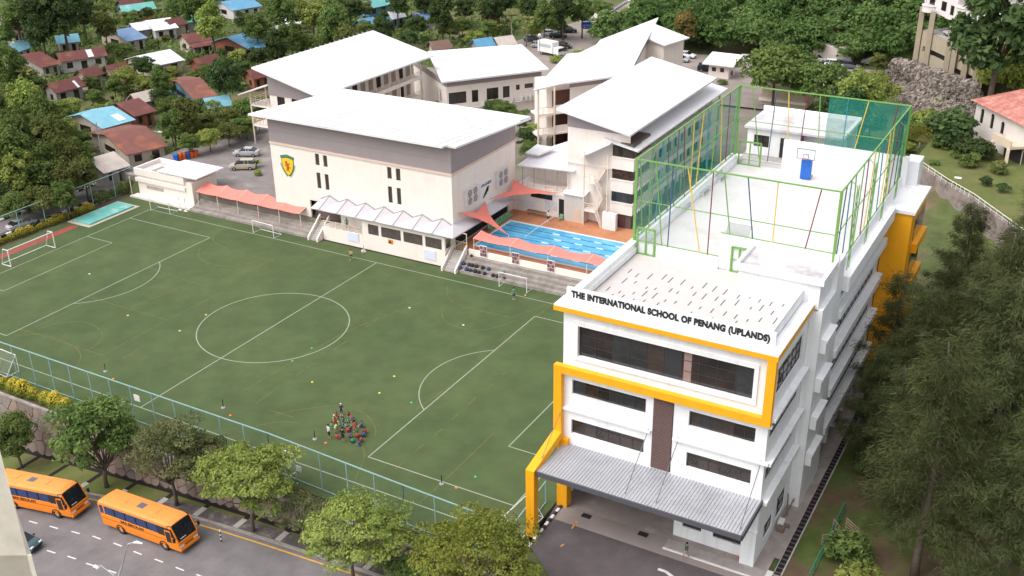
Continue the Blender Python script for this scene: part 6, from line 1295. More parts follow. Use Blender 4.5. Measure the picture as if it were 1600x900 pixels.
hedge('leafy_bed','bright green leafy bed above the stone wall at right',(33.0,-25.6),(40.5,-25.7),1.2,0.8,2200,'l',6,-0.2,cat='bush')
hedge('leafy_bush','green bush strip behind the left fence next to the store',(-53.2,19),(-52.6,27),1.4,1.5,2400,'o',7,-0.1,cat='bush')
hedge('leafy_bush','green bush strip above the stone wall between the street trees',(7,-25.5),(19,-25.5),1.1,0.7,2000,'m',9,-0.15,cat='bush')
# wooded hillside in the north-east: one mass of crowns
r = np.random.RandomState(12); PP, NN, TT = [], [], []
k = 0
for i in range(15):
    for j in range(7):
        x = -22+6.8*i+r.uniform(-2,2); y = 149+6.0*j+r.uniform(-2,2)+0.14*x; 
        if x > 44 and y > 165: pass
        P, Nn, tone, C, _ = crown_points(900+k, r.uniform(4.2,6.2), r.uniform(3.6,5.0), 0, 24, 1300, 0.36, 0.85); k += 1
        P = P+np.array([x,y,hgt(x,y)+r.uniform(3.5,6.5)]); PP.append(P); NN.append(Nn); TT.append(np.clip(tone*0.8+r.uniform(-0.15,0.35),0,1))
P = np.concatenate(PP); wd = ob_of('woodland', leaf_mesh('woodland', P, np.concatenate(NN), 0.5, np.concatenate(TT), [leaf_mat('woodland foliage',(0.058,0.102,0.030),(0.155,0.215,0.070))], rs=r)); wd['kind'] = 'stuff'; wd['label'] = 'dense green wooded hillside behind the car park'
# undergrowth filling the village between houses
r = np.random.RandomState(21); n = 26000
X_ = r.uniform(-215,-48,n); Y_ = r.uniform(22,215,n); keep = ~((X_ > -57) & (Y_ < 85)); 
cl = np.sin(X_*0.21+1.3*np.sin(Y_*0.13))+np.sin(Y_*0.27+X_*0.05); keep &= cl > -0.35; X_, Y_ = X_[keep], Y_[keep]
Z_ = np.array([hgt(a,b) for a,b in zip(X_,Y_)])+r.rand(len(X_))**1.5*1.6
ug = ob_of('undergrowth', leaf_mesh('undergrowth', np.stack([X_,Y_,Z_],1), nrm(r.normal(size=(len(X_),3))*0.6+np.array([0,-0.3,0.8])), r.uniform(0.3,0.75,len(X_)), r.rand(len(X_)), [LM['m']], rs=r)); ug['kind'] = 'stuff'; ug['label'] = 'low green undergrowth between the village houses'

# bushy shrubbery filling the gaps between the village houses
r = np.random.RandomState(33); PP, NN, TT = [], [], []; cnt = 0
while cnt < 620:
    x, y = r.uniform(-205,-50), r.uniform(24,200)
    if (x > -58 and y < 88) or any(hypot(x-a, y-b) < rad+0.6 for a,b,rad in HPOS): continue
    cnt += 1; P, Nn, tone, C, _ = crown_points(3000+cnt, r.uniform(1.2,3.0), r.uniform(0.8,2.2), 0.6, 9, 150, 0.5, 0.9); PP.append(P+np.array([x,y,hgt(x,y)])); NN.append(Nn); TT.append(np.clip(tone*0.7+r.uniform(-0.2,0.5),0,1))
sb_ = ob_of('village_shrubbery', leaf_mesh('village_shrubbery', np.concatenate(PP), np.concatenate(NN), 0.34, np.concatenate(TT), [leaf_mat('shrubbery foliage',(0.075,0.125,0.035),(0.20,0.245,0.08))], rs=r)); sb_['kind'] = 'stuff'; sb_['label'] = 'low bushes filling the gaps between the village houses'
# ------------------------------------------------------------------ field fences
def fence_run(name, lab, pts, h, step, m_=TEAL, mid=True, net=0.05, netcol=(0.10,0.22,0.17)):
    "pts: (x, y, z) corner points"
    g = thing(name, lab, 'fence', pts[0]); up = Vector((0,0,1))
    for a, b in zip(pts, pts[1:]):
        a, b = Vector(a), Vector(b); n = max(1, round((b-a).length/step))
        MB().bar(a+up*h, b+up*h, 0.09).build('top_rail', m_, g); MB().bar(a+up*0.12, b+up*0.12, 0.06).build('bottom_rail', m_, g)
        MB().face([a+up*0.1, b+up*0.1, b+up*h, a+up*h]).build('mesh_panel', net_mat('fence mesh', netcol, net), g)
        for i in range(n+1):
            c = a+(b-a)*i/n; MB().tube([c, c+up*h], 0.065, 6).build('post', m_, g)
    return g
fence_run('field_fence','teal steel mesh fence along the near edge of the field',[(-32,-23.5,0),(20,-23.5,0),(36,-24.2,0),(46.2,-24.55,0)],4.25,3.05)
fence_run('field_fence','teal steel mesh fence along the left end of the field',[(-52.4,-22,0),(-52.3,27.2,0)],3.85,4.6)
fence_run('field_fence','low teal fence between the near field corner and the yellow portal',[(46.2,-24.5,0),(45.6,-15.5,0)],2.4,3.0)
fence_run('garden_fence','low green chain fence beside the garden drain',[(69.6,-15,0),(69.8,-4,0)],1.2,2.0,mat('dark green paint',(0.04,0.16,0.09),0.6,0.1,2),net=0.3)
# ------------------------------------------------------------------ goals
mini_goal('football_goal','full size white football goal at the left end of the field',7.4,2.44,1.9,(-43.85,0.25,0),pi/2,r=0.075,style='box')
def goal_px(lab, a, b, h, d, rzflip=0, r=0.05):
    A_, B2 = Vector(at(*a)), Vector(at(*b)); c = (A_+B2)/2; dd = B2-A_; return mini_goal('training_goal', lab, dd.length, h, d, (c.x,c.y,0), atan2(dd.y,dd.x)+rzflip, r=r, group='small training goals')
goal_px('small white training goal by the store at the far left corner',(236,329),(266,335.5),2.0,1.6)
goal_px('small white training goal before the steps left of the pavilion',(396,364),(428,372.5),2.0,1.6)
goal_px('small white training goal before the pool steps',(780,448),(823,458),2.1,1.6)
goal_px('small white training goal against the near fence above the red bushes',(424,723),(462,738),2.1,1.6,pi)
goal_px('small white training goal against the near fence at bottom left',(0,568),(30,580),2.1,1.6,pi)
goal_px('white goal frame parked beside the yellow portal column',(789,836),(827,800),2.1,1.5,pi)
# ------------------------------------------------------------------ training markers, stakes, ball
MK = [((200,493),'y'),((281,517),'y'),((322,492),'y'),((488,597),'y'),((593,614),'y'),((616,588),'y'),((643,629),'g'),((487,544),'g'),((457,564),'g'),((743,745),'g'),((177,592),'o'),((360,649),'o'),((713,762),'o'),((509,692),'o'),((640,481),'w'),((724,508),'w'),((140,428),'w')]
MCOL = {'y': mat('yellow marker',(0.62,0.5,0.08),0.6,0.05,3), 'g': mat('green marker',(0.05,0.4,0.2),0.6,0.05,3), 'o': mat('orange marker',(0.75,0.18,0.04),0.6,0.05,3), 'w': mat('white marker',(0.6,0.6,0.55),0.6,0.05,3)}
mw = {'y':'yellow','g':'green','o':'orange','w':'white'}
where = ['left of the centre circle, the farther of a pair','left of the centre circle, the nearer of a pair','on the left rim of the centre circle','below the centre circle','left of the right penalty arc, nearest','left of the right penalty arc, farthest','just outside the right penalty arc','inside the centre circle','on the lower rim of the centre circle','near the corner of the right penalty area','near the left end of the near fence','near the fence below the halfway line','beside the penalty line at lower right','beside the seated children','up the field right of the circle','right of the circle toward the far steps','inside the left penalty area']
for ((px,py),c),wr in zip(MK, where):
    p = at(px,py); tag(MB().lathe([(0.15,0),(0.14,0.03),(0.08,0.08),(0.05,0.08)],(0,0,0),10).build('training_marker', MCOL[c]), 'flat %s training marker %s' % (mw[c], wr), 'marker', 'training markers on the field').location = p
for (px,py),lab in (((165,580),'dark slalom stake near the fence left of the halfway line'),((349,637),'dark slalom stake near the fence right of the halfway line'),((690,756),'dark slalom stake on the right penalty line'),((492,686),'dark stake with folded frame beside the seated children')):
    p = at(px,py); g = thing('training_stake', lab, 'stake', p, group='slalom stakes on the field'); MB().lathe([(0.25,0),(0.22,0.06),(0.04,0.09)],(0,0,0),8).build('base', STEEL, g, local=True); MB().tube([(0,0,0.05),(0.03,0,1.0)],0.04,6).build('pole', BLACK, g, local=True)
p = at(821,462.5); tag(MB().lathe([(0.11*sin(a*pi/10)+0.001,0.11-0.11*cos(a*pi/10)) for a in range(11)],(0,0,0),12).build('football', MCOL['y'], smooth=True), 'pale football beside the goalkeeper in green', 'ball').location = p
p = at(568.5,393); g = thing('flag_base', 'grey pyramid base with short pole before the pavilion', 'stand', p); MB().lathe([(0.5,0),(0.45,0.1),(0.08,0.4),(0.06,0.9)],(0,0,0),4).build('base', CONC, g, local=True); MB().tube([(0,0,0.9),(0,0,2.6)],0.03,6).build('pole', WPOST, g, local=True)
for px,py,lab in ((466,732,'small white board tied on the near fence left of the tree'),(214,622,'small white notice on the near fence by the halfway line')):
    p = on_y(px,py,-23.62); tag(MB().box(p[0]-.35,p[0]+.35,-23.66,-23.60,p[2]-.3,p[2]+.3).build('fence_notice', WPOST), lab, 'sign')
    if px == 466: break
p = on_y(214,622,-23.62); tag(MB().box(p[0]-.4,p[0]+.4,-23.66,-23.60,p[2]-.35,p[2]+.35).build('fence_notice', WPOST), 'small white notice on the near fence by the halfway line', 'sign')
# ------------------------------------------------------------------ people
SK, HR = mat('skin',(0.36,0.20,0.13),0.6,0.05,3), mat('dark hair',(0.015,0.012,0.011),0.7,0.1,5)
def skin_person(name, J, E, kinds):
    "J: name -> (pos, radius); E: edges; body grown as one surface"
    me = bpy.data.meshes.new(name); ks = list(J); me.from_pydata([J[k][0] for k in ks], [(ks.index(a),ks.index(b)) for a,b in E], [])
    o = bpy.data.objects.new(name, me); COL.objects.link(o); o.modifiers.new('s','SKIN'); s2 = o.modifiers.new('u','SUBSURF'); s2.levels = 1; s2.render_levels = 1
    sv = me.skin_vertices[0].data
    for i, k in enumerate(ks): r = J[k][1]; sv[i].radius = r if isinstance(r, tuple) else (r, r)
    sv[ks.index('pel')].use_root = True
    bpy.context.view_layer.update(); res = bpy.data.meshes.new_from_object(o.evaluated_get(bpy.context.evaluated_depsgraph_get())); bpy.data.objects.remove(o)
    for m_ in (SK, MCOL['w'], BLACK, HR, WPOST): res.materials.append(m_)
    pts = np.array([J[k][0] for k in ks]); seg = [(ks.index(a),ks.index(b),kinds.get((a,b),0)) for a,b in E]; mi = []
    for p in res.polygons:
        c = np.array(p.center); best = (9,0)
        for a,b,kd in seg:
            A_, B2 = pts[a], pts[b]; t = np.clip(np.dot(c-A_,B2-A_)/max(1e-9,np.dot(B2-A_,B2-A_)),0,1); d = np.linalg.norm(c-A_-(B2-A_)*t)
            if d < best[0]: best = (d,kd)
        mi.append(best[1])
    res.polygons.foreach_set('material_index', mi); res.polygons.foreach_set('use_smooth',[True]*len(mi)); return res
EDG = [('pel','sp'),('sp','ch'),('ch','nk'),('nk','hd'),('hd','ht'),('ch','sl'),('sl','el'),('el','hl'),('hl','fl'),('ch','sr'),('sr','er'),('er','hr'),('hr','fr'),('pel','tl'),('tl','kl'),('kl','al'),('al','ol'),('pel','tr'),('tr','kr'),('kr','ar'),('ar','orr')]
KIN = {('pel','sp'):1,('sp','ch'):1,('ch','sl'):1,('ch','sr'):1,('sl','el'):1,('sr','er'):1,('pel','tl'):2,('pel','tr'):2,('tl','kl'):2,('tr','kr'):2,('al','ol'):4,('ar','orr'):4}
def pose(kind):
    R_ = dict(pel=(0.15,0.11),sp=(0.135,0.10),ch=(0.16,0.11),nk=0.05,hd=(0.085,0.1),ht=(0.075,0.085),sl=0.065,el=0.045,hl=0.034,fl=0.028,sr=0.065,er=0.045,hr=0.034,fr=0.028,tl=0.088,kl=0.062,al=0.042,ol=0.04,tr=0.088,kr=0.062,ar=0.042,orr=0.04)
    if kind == 'stand': Pp = dict(pel=(0,0,.9),sp=(0,0,1.1),ch=(0,0,1.33),nk=(0,0,1.46),hd=(0,-.02,1.57),ht=(0,-.01,1.66),sl=(.2,0,1.36),el=(.26,.02,1.1),hl=(.25,-.06,.86),fl=(.24,-.08,.76),sr=(-.2,0,1.36),er=(-.26,.02,1.1),hr=(-.25,-.06,.86),fr=(-.24,-.08,.76),tl=(.1,0,.8),kl=(.11,-.01,.47),al=(.11,.02,.09),ol=(.12,-.13,.04),tr=(-.1,0,.8),kr=(-.11,-.01,.47),ar=(-.11,.02,.09),orr=(-.12,-.13,.04))
    elif kind == 'walk': Pp = dict(pel=(0,0,.9),sp=(0,-.02,1.1),ch=(0,-.05,1.33),nk=(0,-.06,1.46),hd=(0,-.09,1.57),ht=(0,-.09,1.66),sl=(.2,-.04,1.36),el=(.27,-.16,1.13),hl=(.22,-.36,1.1),fl=(.2,-.44,1.12),sr=(-.2,-.04,1.36),er=(-.27,.14,1.13),hr=(-.25,.05,.92),fr=(-.25,.0,.84),tl=(.1,0,.8),kl=(.11,.06,.46),al=(.11,.34,.2),ol=(.12,.28,.08),tr=(-.1,-.02,.8),kr=(-.11,-.2,.48),ar=(-.11,-.2,.09),orr=(-.12,-.34,.05))
    elif kind == 'sit': Pp = dict(pel=(0,0,.14),sp=(0,.0,.34),ch=(0,-.05,.56),nk=(0,-.08,.68),hd=(0,-.12,.78),ht=(0,-.12,.87),sl=(.19,-.06,.58),el=(.27,-.2,.4),hl=(.14,-.36,.36),fl=(.07,-.4,.36),sr=(-.19,-.06,.58),er=(-.27,-.2,.4),hr=(-.14,-.36,.36),fr=(-.07,-.4,.36),tl=(.12,-.08,.16),kl=(.26,-.36,.3),al=(.12,-.5,.08),ol=(.02,-.58,.06),tr=(-.12,-.08,.16),kr=(-.26,-.36,.3),ar=(-.12,-.52,.09),orr=(-.02,-.62,.06))
    else: Pp = dict(pel=(0,.06,.62),sp=(0,-.04,.8),ch=(0,-.22,.97),nk=(0,-.3,1.05),hd=(0,-.37,1.13),ht=(0,-.39,1.22),sl=(.19,-.24,.96),el=(.25,-.4,.76),hl=(.16,-.46,.56),fl=(.14,-.48,.47),sr=(-.19,-.24,.96),er=(-.25,-.4,.76),hr=(-.16,-.46,.56),fr=(-.14,-.48,.47),tl=(.11,0,.58),kl=(.17,-.3,.42),al=(.16,-.06,.09),ol=(.17,-.22,.04),tr=(-.11,0,.58),kr=(-.17,-.3,.42),ar=(-.16,-.06,.09),orr=(-.17,-.22,.04))
    J = {k: (Pp[k], R_[k]) for k in Pp}; me = skin_person('body_'+kind, J, EDG, KIN); h = Vector(Pp['hd']).lerp(Vector(Pp['ht']),0.6)
    hb = MB(); hb.lathe([(0.001,0.12)]+[(0.108*cos(a),0.11*sin(a)) for a in [1.3-0.28*k for k in range(6)]],(h.x,h.y+0.02,h.z+0.0),10); hb.v = [v for v in hb.v]
    return me, hb.mesh('hair_'+kind, HR, True)
POSE = {k: pose(k) for k in ('stand','walk','sit','crouch')}
CLO = {n: mat('cloth '+n, c, 0.8, 0.08, 4) for n, c in dict(red=(0.50,0.035,0.03),navy=(0.025,0.03,0.10),blue=(0.04,0.09,0.30),green=(0.04,0.30,0.15),lime=(0.30,0.42,0.10),white=(0.72,0.70,0.72),black=(0.018,0.018,0.022),yellow=(0.5,0.42,0.16),dkgreen=(0.03,0.11,0.07),beige=(0.42,0.30,0.20),purple=(0.16,0.08,0.22),teal=(0.05,0.26,0.24),grey=(0.2,0.2,0.22)).items()}
def person(lab, ps, p, rz, shirt, shorts='black', s=1.0, group=None, cap=None):
    g = thing('person', lab, 'person', p, rz, group, s); ob_of('body', POSE[ps][0], g, mats={1: CLO[shirt], 2: CLO[shorts]}); ob_of('hair' if not cap else 'cap', POSE[ps][1], g, mats={0: CLO[cap]} if cap else None); return g
GRP = [(655,310,'red','sit'),(740,290,'navy','stand','white'),(850,330,'red','crouch'),(935,390,'navy','sit'),(1070,450,'blue','sit'),(617,352,'yellow','sit','white'),(625,410,'red','sit'),(700,410,'lime','sit'),(760,385,'teal','sit'),(580,470,'green','sit'),(640,540,'lime','crouch'),(545,655,'white','stand'),(765,705,'black','stand'),(832,540,'red','sit'),(885,470,'green','sit'),(960,520,'red','crouch'),(1112,560,'red','sit'),(1000,630,'red','sit'),(1092,612,'blue','sit'),(868,630,'purple','sit'),(665,645,'red','sit'),(920,705,'green','sit'),(1062,690,'red','sit'),(1020,750,'blue','sit'),(760,450,'teal','sit'),(800,480,'green','sit')]
cx_, cy_ = at(460+83,620+50)[:2]; rg = random.Random(2)
posn = {'sit':'sitting','stand':'standing','crouch':'crouching'}
for i, q in enumerate(GRP):
    x, y, c, ps = q[:4]; p = at(460+x/10, 620+(y+(25 if ps != 'stand' else 0))/10); lft = 'left' if x < 780 else 'right'; far = 'far' if y < 480 else 'near'
    big = ps == 'stand' and c in ('white','black'); rank = sum(1 for z in GRP[:i] if z[2] == c and z[3] == ps and ('left' if z[0] < 780 else 'right') == lft and ('far' if z[1] < 480 else 'near') == far)
    ordw = ['','second ','third ','fourth ','fifth '][rank]
    lab = ('coach in white shirt standing at the left of the seated group' if c == 'white' else 'coach in black shirt standing at the front of the seated group') if big else '%schild in %s shirt %s at the %s %s of the group' % (ordw, {'dkgreen':'dark green'}.get(c,c), posn[ps], far, lft)
    person(lab, ps, p, atan2(cy_-p[1], cx_-p[0])+pi/2+rg.uniform(-.5,.5), c, rg.choice(('black','navy','grey')) if not big else 'black', 1.02 if big else 0.86, 'players gathered on the field', q[4] if len(q) > 4 else None)
person('player in yellow shirt walking on the field before the pavilion','walk',at(549,406),0.4,'yellow','black',0.95)
person('goalkeeper in bright green shirt before the small goal by the pool','stand',at(803,468),0.6,'green','black',1.0)
person('person in green shirt standing behind the pavilion railing','stand',(on_y(542,352,25.2)[0],25.2,2.102),0.2,'green','black',1.0)
person('person in white top with dark trousers standing on the pool deck','stand',at(857,347,2.062),0.0,'white','black',1.05)
person('woman in dark green shirt and beige shorts walking below the canopy','walk',at(1071,873,0.004),2.6,'dkgreen','beige',1.0)
person('pedestrian in white shirt in the car park near the dark car','walk',at(1338,113,2.43),1.0,'white','black',1.0); person('pedestrian in dark clothes beside the guard house','stand',at(1143,122,2.43),0.3,'navy','black',1.0)
p = at(1157,872.5,0.006); g = thing('traffic_cone','red traffic cone at the foot of the white corner column','cone',p); MB().box(-0.2,0.2,-0.2,0.2,0,0.04).build('base', RED, g, local=True); MB().lathe([(0.16,0.04),(0.05,0.62),(0.03,0.62)],(0,0,0),12).build('body', RED, g, local=True); MB().lathe([(0.118,0.26),(0.093,0.38)],(0,0,0),12).build('band', WPOST, g, local=True)
# ------------------------------------------------------------------ vehicles
TYRE, RIM, CGL = mat('tyre',(0.02,0.02,0.02),0.9,0.1,5), mat('wheel rim',(0.4,0.4,0.41),0.4,0.1,5,metal=0.5), mat('car glass',(0.015,0.018,0.022),0.05,0.1,2,spec=0.6)
LAMP, TAIL = mat('headlight',(0.7,0.7,0.72),0.2,0.05,3), mat('tail light',(0.4,0.02,0.02),0.3,0.05,3)
def add_wheels(g, spots, r, w_):
    for x, y in spots:
        b = MB(); n = 16; s = 1 if y > 0 else -1; prof = [(r*0.55,-w_/2),(r*0.95,-w_/2),(r,-w_/4),(r,w_/4),(r*0.95,w_/2),(r*0.55,w_/2)]
        for q in range(len(prof)-1):
            for j in range(n):
                a0, a1 = 2*pi*j/n, 2*pi*(j+1)/n; P_ = lambda rr, yy, a: (x+rr*cos(a), y+yy, r+rr*sin(a)); b.face([P_(*prof[q],a0),P_(*prof[q],a1),P_(*prof[q+1],a1),P_(*prof[q+1],a0)])
        wh = b.build('wheel', TYRE, g, local=True); b = MB()
        b.face([(x+r*0.56*cos(2*pi*j/n)*1,y+s*w_*0.42,r+r*0.56*sin(2*pi*j/n)) for j in range(n)][::-s]); b.build('rim', RIM, wh, local=True)
def loft(mb, secs, mi=0):
    "secs: rings of equal length around the body, closed; ends capped"
    k = len(mb.v); n = len(secs[0])
    for s in secs: mb.v += s
    for i in range(len(secs)-1):
        for j in range(n): a, b = k+i*n+j, k+i*n+(j+1) % n; mb.f.append((a,b,b+n,a+n)); mb.mi.append(mi)
    mb.f.append(tuple(k+j for j in range(n))[::-1]); mb.mi.append(mi); e = k+(len(secs)-1)*n; mb.f.append(tuple(e+j for j in range(n))); mb.mi.append(mi)
def make_car(kind):
    g = thing('parked_car','x','car')
    if kind == 'sedan': L, W, low, prof = 4.4, 1.74, [(-2.2,0.45,0.82),(-2.1,0.3,0.98),(-1.2,0.25,1.02),(1.0,0.25,0.98),(1.9,0.28,0.84),(2.2,0.4,0.62)], [(-1.75,1.0),(-1.05,1.42),(0.35,1.45),(1.15,0.98)]
    elif kind == 'mpv': L, W, low, prof = 4.3, 1.72, [(-2.15,0.4,0.9),(-2.1,0.3,1.05),(-1.2,0.25,1.08),(1.0,0.25,1.02),(1.85,0.28,0.88),(2.15,0.4,0.65)], [(-2.08,1.06),(-1.8,1.66),(0.3,1.68),(1.25,1.02)]
    else: L, W, low, prof = 3.7, 1.62, [(-1.85,0.42,0.85),(-1.8,0.3,0.98),(-1.0,0.25,1.02),(0.8,0.25,0.98),(1.55,0.28,0.84),(1.85,0.4,0.62)], [(-1.78,1.0),(-1.35,1.45),(0.25,1.48),(1.0,0.98)]
    b = MB(); secs = []
    for x, z0, z1 in low:
        t = 1-0.12*(abs(x)/(L/2))**4; w_ = W/2*t; secs.append([(x,-w_*0.93,z0),(x,w_*0.93,z0),(x,w_,(z0+z1)/2-.02),(x,w_*0.95,z1-0.05),(x,w_*0.84,z1),(x,-w_*0.84,z1),(x,-w_*0.95,z1-0.05),(x,-w_,(z0+z1)/2-.02)])
    loft(b, secs)
    xs = prof; w0, w1 = W/2*0.86, W/2*0.70
    rf = [(xs[1][0],-w1,xs[1][1]),(xs[2][0],-w1,xs[2][1]),(xs[2][0],w1,xs[2][1]),(xs[1][0],w1,xs[1][1])]
    b.slab([Vector(p)+Vector((0,0,0.02)) for p in rf],0.05)
    body = b.build('body', mat('car paint white',(0.7,0.7,0.72),0.25,0.02,2,spec=0.6), g, local=True)
    q = {s: [(xs[0][0],s*w0,xs[0][1]-.03),(xs[3][0],s*w0,xs[3][1]-.03),(xs[2][0],s*w1,xs[2][1]-.03),(xs[1][0],s*w1,xs[1][1]-.03)] for s in (-1,1)}
    MB().face(q[-1]).build('side_window', CGL, g, local=True); MB().face(q[1][::-1]).build('side_window', CGL, g, local=True)
    MB().face([q[-1][1],q[1][1],q[1][2],q[-1][2]]).build('windscreen', CGL, g, local=True); MB().face([q[1][0],q[-1][0],q[-1][3],q[1][3]]).build('rear_window', CGL, g, local=True)
    pb = MB()
    for s in (-1,1):
        for t in (0.36,0.66): x0 = xs[1][0]+(xs[2][0]-xs[1][0])*t; pb.bar((x0,s*(w0+.005),xs[0][1]),(x0,s*(w1+.005),xs[1][1]),0.07)
    pb.build('pillar', mat('car paint white',(0.7,0.7,0.72)), g, local=True)
    for s in (-1,1):
        MB().box(L/2-0.22,L/2-0.02,s*W*0.32-0.16,s*W*0.32+0.16,0.6,0.74).build('headlight', LAMP, g, local=True); MB().box(-L/2-0.005,-L/2+0.08,s*W*0.34-0.12,s*W*0.34+0.12,0.7,0.9).build('tail_light', TAIL, g, local=True)
        MB().box(xs[3][0]-0.25,xs[3][0]-0.1,s*(W/2+0.02)-0.07,s*(W/2+0.02)+0.07,1.0,1.12).build('wing_mirror', BLACK, g, local=True)
    MB().box(L/2-0.03,L/2+0.03,-W*0.3,W*0.3,0.36,0.52).build('grille', BLACK, g, local=True)
    add_wheels(g, [(L*0.30,W/2-0.1),(L*0.30,-W/2+0.1),(-L*0.30,W/2-0.1),(-L*0.30,-W/2+0.1)], 0.31, 0.2); return g
CAR = {k: make_car(k) for k in ('sedan','mpv','hatch')}
CP = {n: mat('car paint '+n, c, 0.25, 0.03, 2, spec=0.6, metal=0.15) for n, c in dict(white=(0.7,0.7,0.72),silver=(0.42,0.43,0.45),gold=(0.45,0.41,0.31),black=(0.018,0.018,0.022),grey=(0.10,0.11,0.12),blue=(0.03,0.08,0.30),dkblue=(0.03,0.05,0.09),red=(0.3,0.03,0.03),teal=(0.05,0.09,0.10)).items()}
cu = {}
def car(kind, col, p, rz, lab, group='parked cars', pitch=0.0):
    c = CAR[kind] if kind not in cu else copy_tree(CAR[kind]); cu[kind] = 1; c.location = p; c.rotation_euler = (0,pitch,rz); c['label'] = lab; c['group'] = group
    for ch in c.children:
        if ch.name.startswith(('body','pillar')): ch.material_slots[0].link = 'OBJECT'; ch.material_slots[0].material = CP[col]
    return c
def R(d): return radians(d)
car('sedan','silver',at(386,243,2.06),R(205),'silver car in the side parking beside the palm')
car('mpv','gold',at(380,264,2.06),R(212),'pale gold people carrier in the side parking near the hall')
car('sedan','silver',at(34,356,-0.19),R(85),'silver car in the lane seen over the yellow hedge'); car('sedan','white',at(166,284,-0.19),R(80),'white car in the lane behind the left fence near the store'); car('hatch','silver',at(196,275,-0.19),R(80),'pale silver car in the lane behind the store corner')
NC = [('sedan','grey',832,64,35,'dark grey car at the left end of the north car park'),('hatch','silver',842,74,20,'silver and dark hatchback next to the white lorry'),('hatch','silver',860,56,30,'silver hatchback behind the black saloon'),('sedan','black',872,59,30,'black saloon in the north car park row'),('mpv','black',888,51,30,'black people carrier beside the bin'),('mpv','blue',921,44,30,'bright blue people carrier at the foot of the sloping road'),('sedan','black',879,75,15,'black saloon behind the shrub, nearest the white lorry'),('sedan','white',1072,90,0,'white saloon near the stair tower'),('sedan','silver',1062,96,0,'silver saloon in front of the white saloon'),('sedan','black',1050,87,0,'black car half hidden by the stair tower'),('mpv','black',1105,111,20,'black people carrier left of the guard house'),('hatch','white',1167,96,0,'white hatchback right of the guard house'),('sedan','black',1149,102,90,'black car just right of the guard house'),('mpv','white',1277,96,10,'white van left of the container'),('mpv','dkblue',1320,100,0,'dark blue people carrier beside the white canopy'),('mpv','grey',1328,107,0,'dark grey people carrier in front of the dark blue one'),('sedan','silver',1362,101,0,'silver saloon under the small olive tree'),('mpv','white',1304,105,0,'white car beside the dark grey people carrier'),('sedan','teal',1004,29,60,'dark car behind the shrub on the sloping road')]
for k,c,px,py,a,lab in NC: car(k,c,at(px,py,2.43),R(a),lab)
for i in range(7): car('sedan' if i % 2 else 'hatch', ('grey','silver','black','white','dkblue')[i % 5], (36.5,78+3.0*i,2.3), R(170), '%s car, number %s of the row beyond the court corner' % (('grey','silver','black','white','dark blue')[i % 5], ('one','two','three','four','five','six','seven')[i]), 'cars in the row beyond the court')
# white lorry
p = at(860,86,2.43); g = thing('white_lorry','small white lorry parked beside the shrub in the north car park','lorry',p,R(-15)); MB().box(-3.0,1.6,-1.1,1.1,0.7,3.2).build('cargo_box', WPOST, g, local=True, bevel=0.05); MB().box(1.7,3.3,-1.0,1.0,0.5,2.2).build('cab', CP['white'], g, local=True, bevel=0.15); MB().box(2.6,3.33,-0.9,0.9,1.3,2.0).build('windscreen', CGL, g, local=True); MB().box(-2.6,1.2,-1.13,-1.1,1.9,2.6).build('side_stripe', mat('stripe grey',(0.4,0.45,0.45),0.6,0.1,2), g, local=True); add_wheels(g, [(2.4,0.9),(2.4,-0.9),(-1.8,0.9),(-1.8,-0.9)],0.4,0.25)
# bins by the store
for i,(c,nm) in enumerate([('blue','blue'),('red','orange red'),('red','orange red'),('blue','blue'),('red','orange'),('red','orange')]):
    p = at(276+6.0*i, 251-1.2*i, 2.06); g = thing('wheeled_bin','%s wheeled bin, %s in the row behind the store' % (nm,('first','second','third','fourth','fifth','last')[i]),'bin',p,0.3,'wheeled bins behind the store'); m_ = BLUE if c == 'blue' else mat('bin orange',(0.62,0.12,0.03),0.5,0.1,3)
    MB().face([(-.3,-.3,.1),(.3,-.3,.1),(.3,.3,.1),(-.3,.3,.1)][::-1]).build('base', BLACK, g, local=True); b = MB(); loft(b,[[(-.3,-.3,.05),(.3,-.3,.05),(.3,.3,.05),(-.3,.3,.05)],[(-.4,-.4,1.0),(.4,-.4,1.0),(.4,.4,1.0),(-.4,.4,1.0)]]); b.build('body', m_, g, local=True); MB().box(-.43,.43,-.43,.46,1.0,1.1).build('lid', m_, g, local=True)
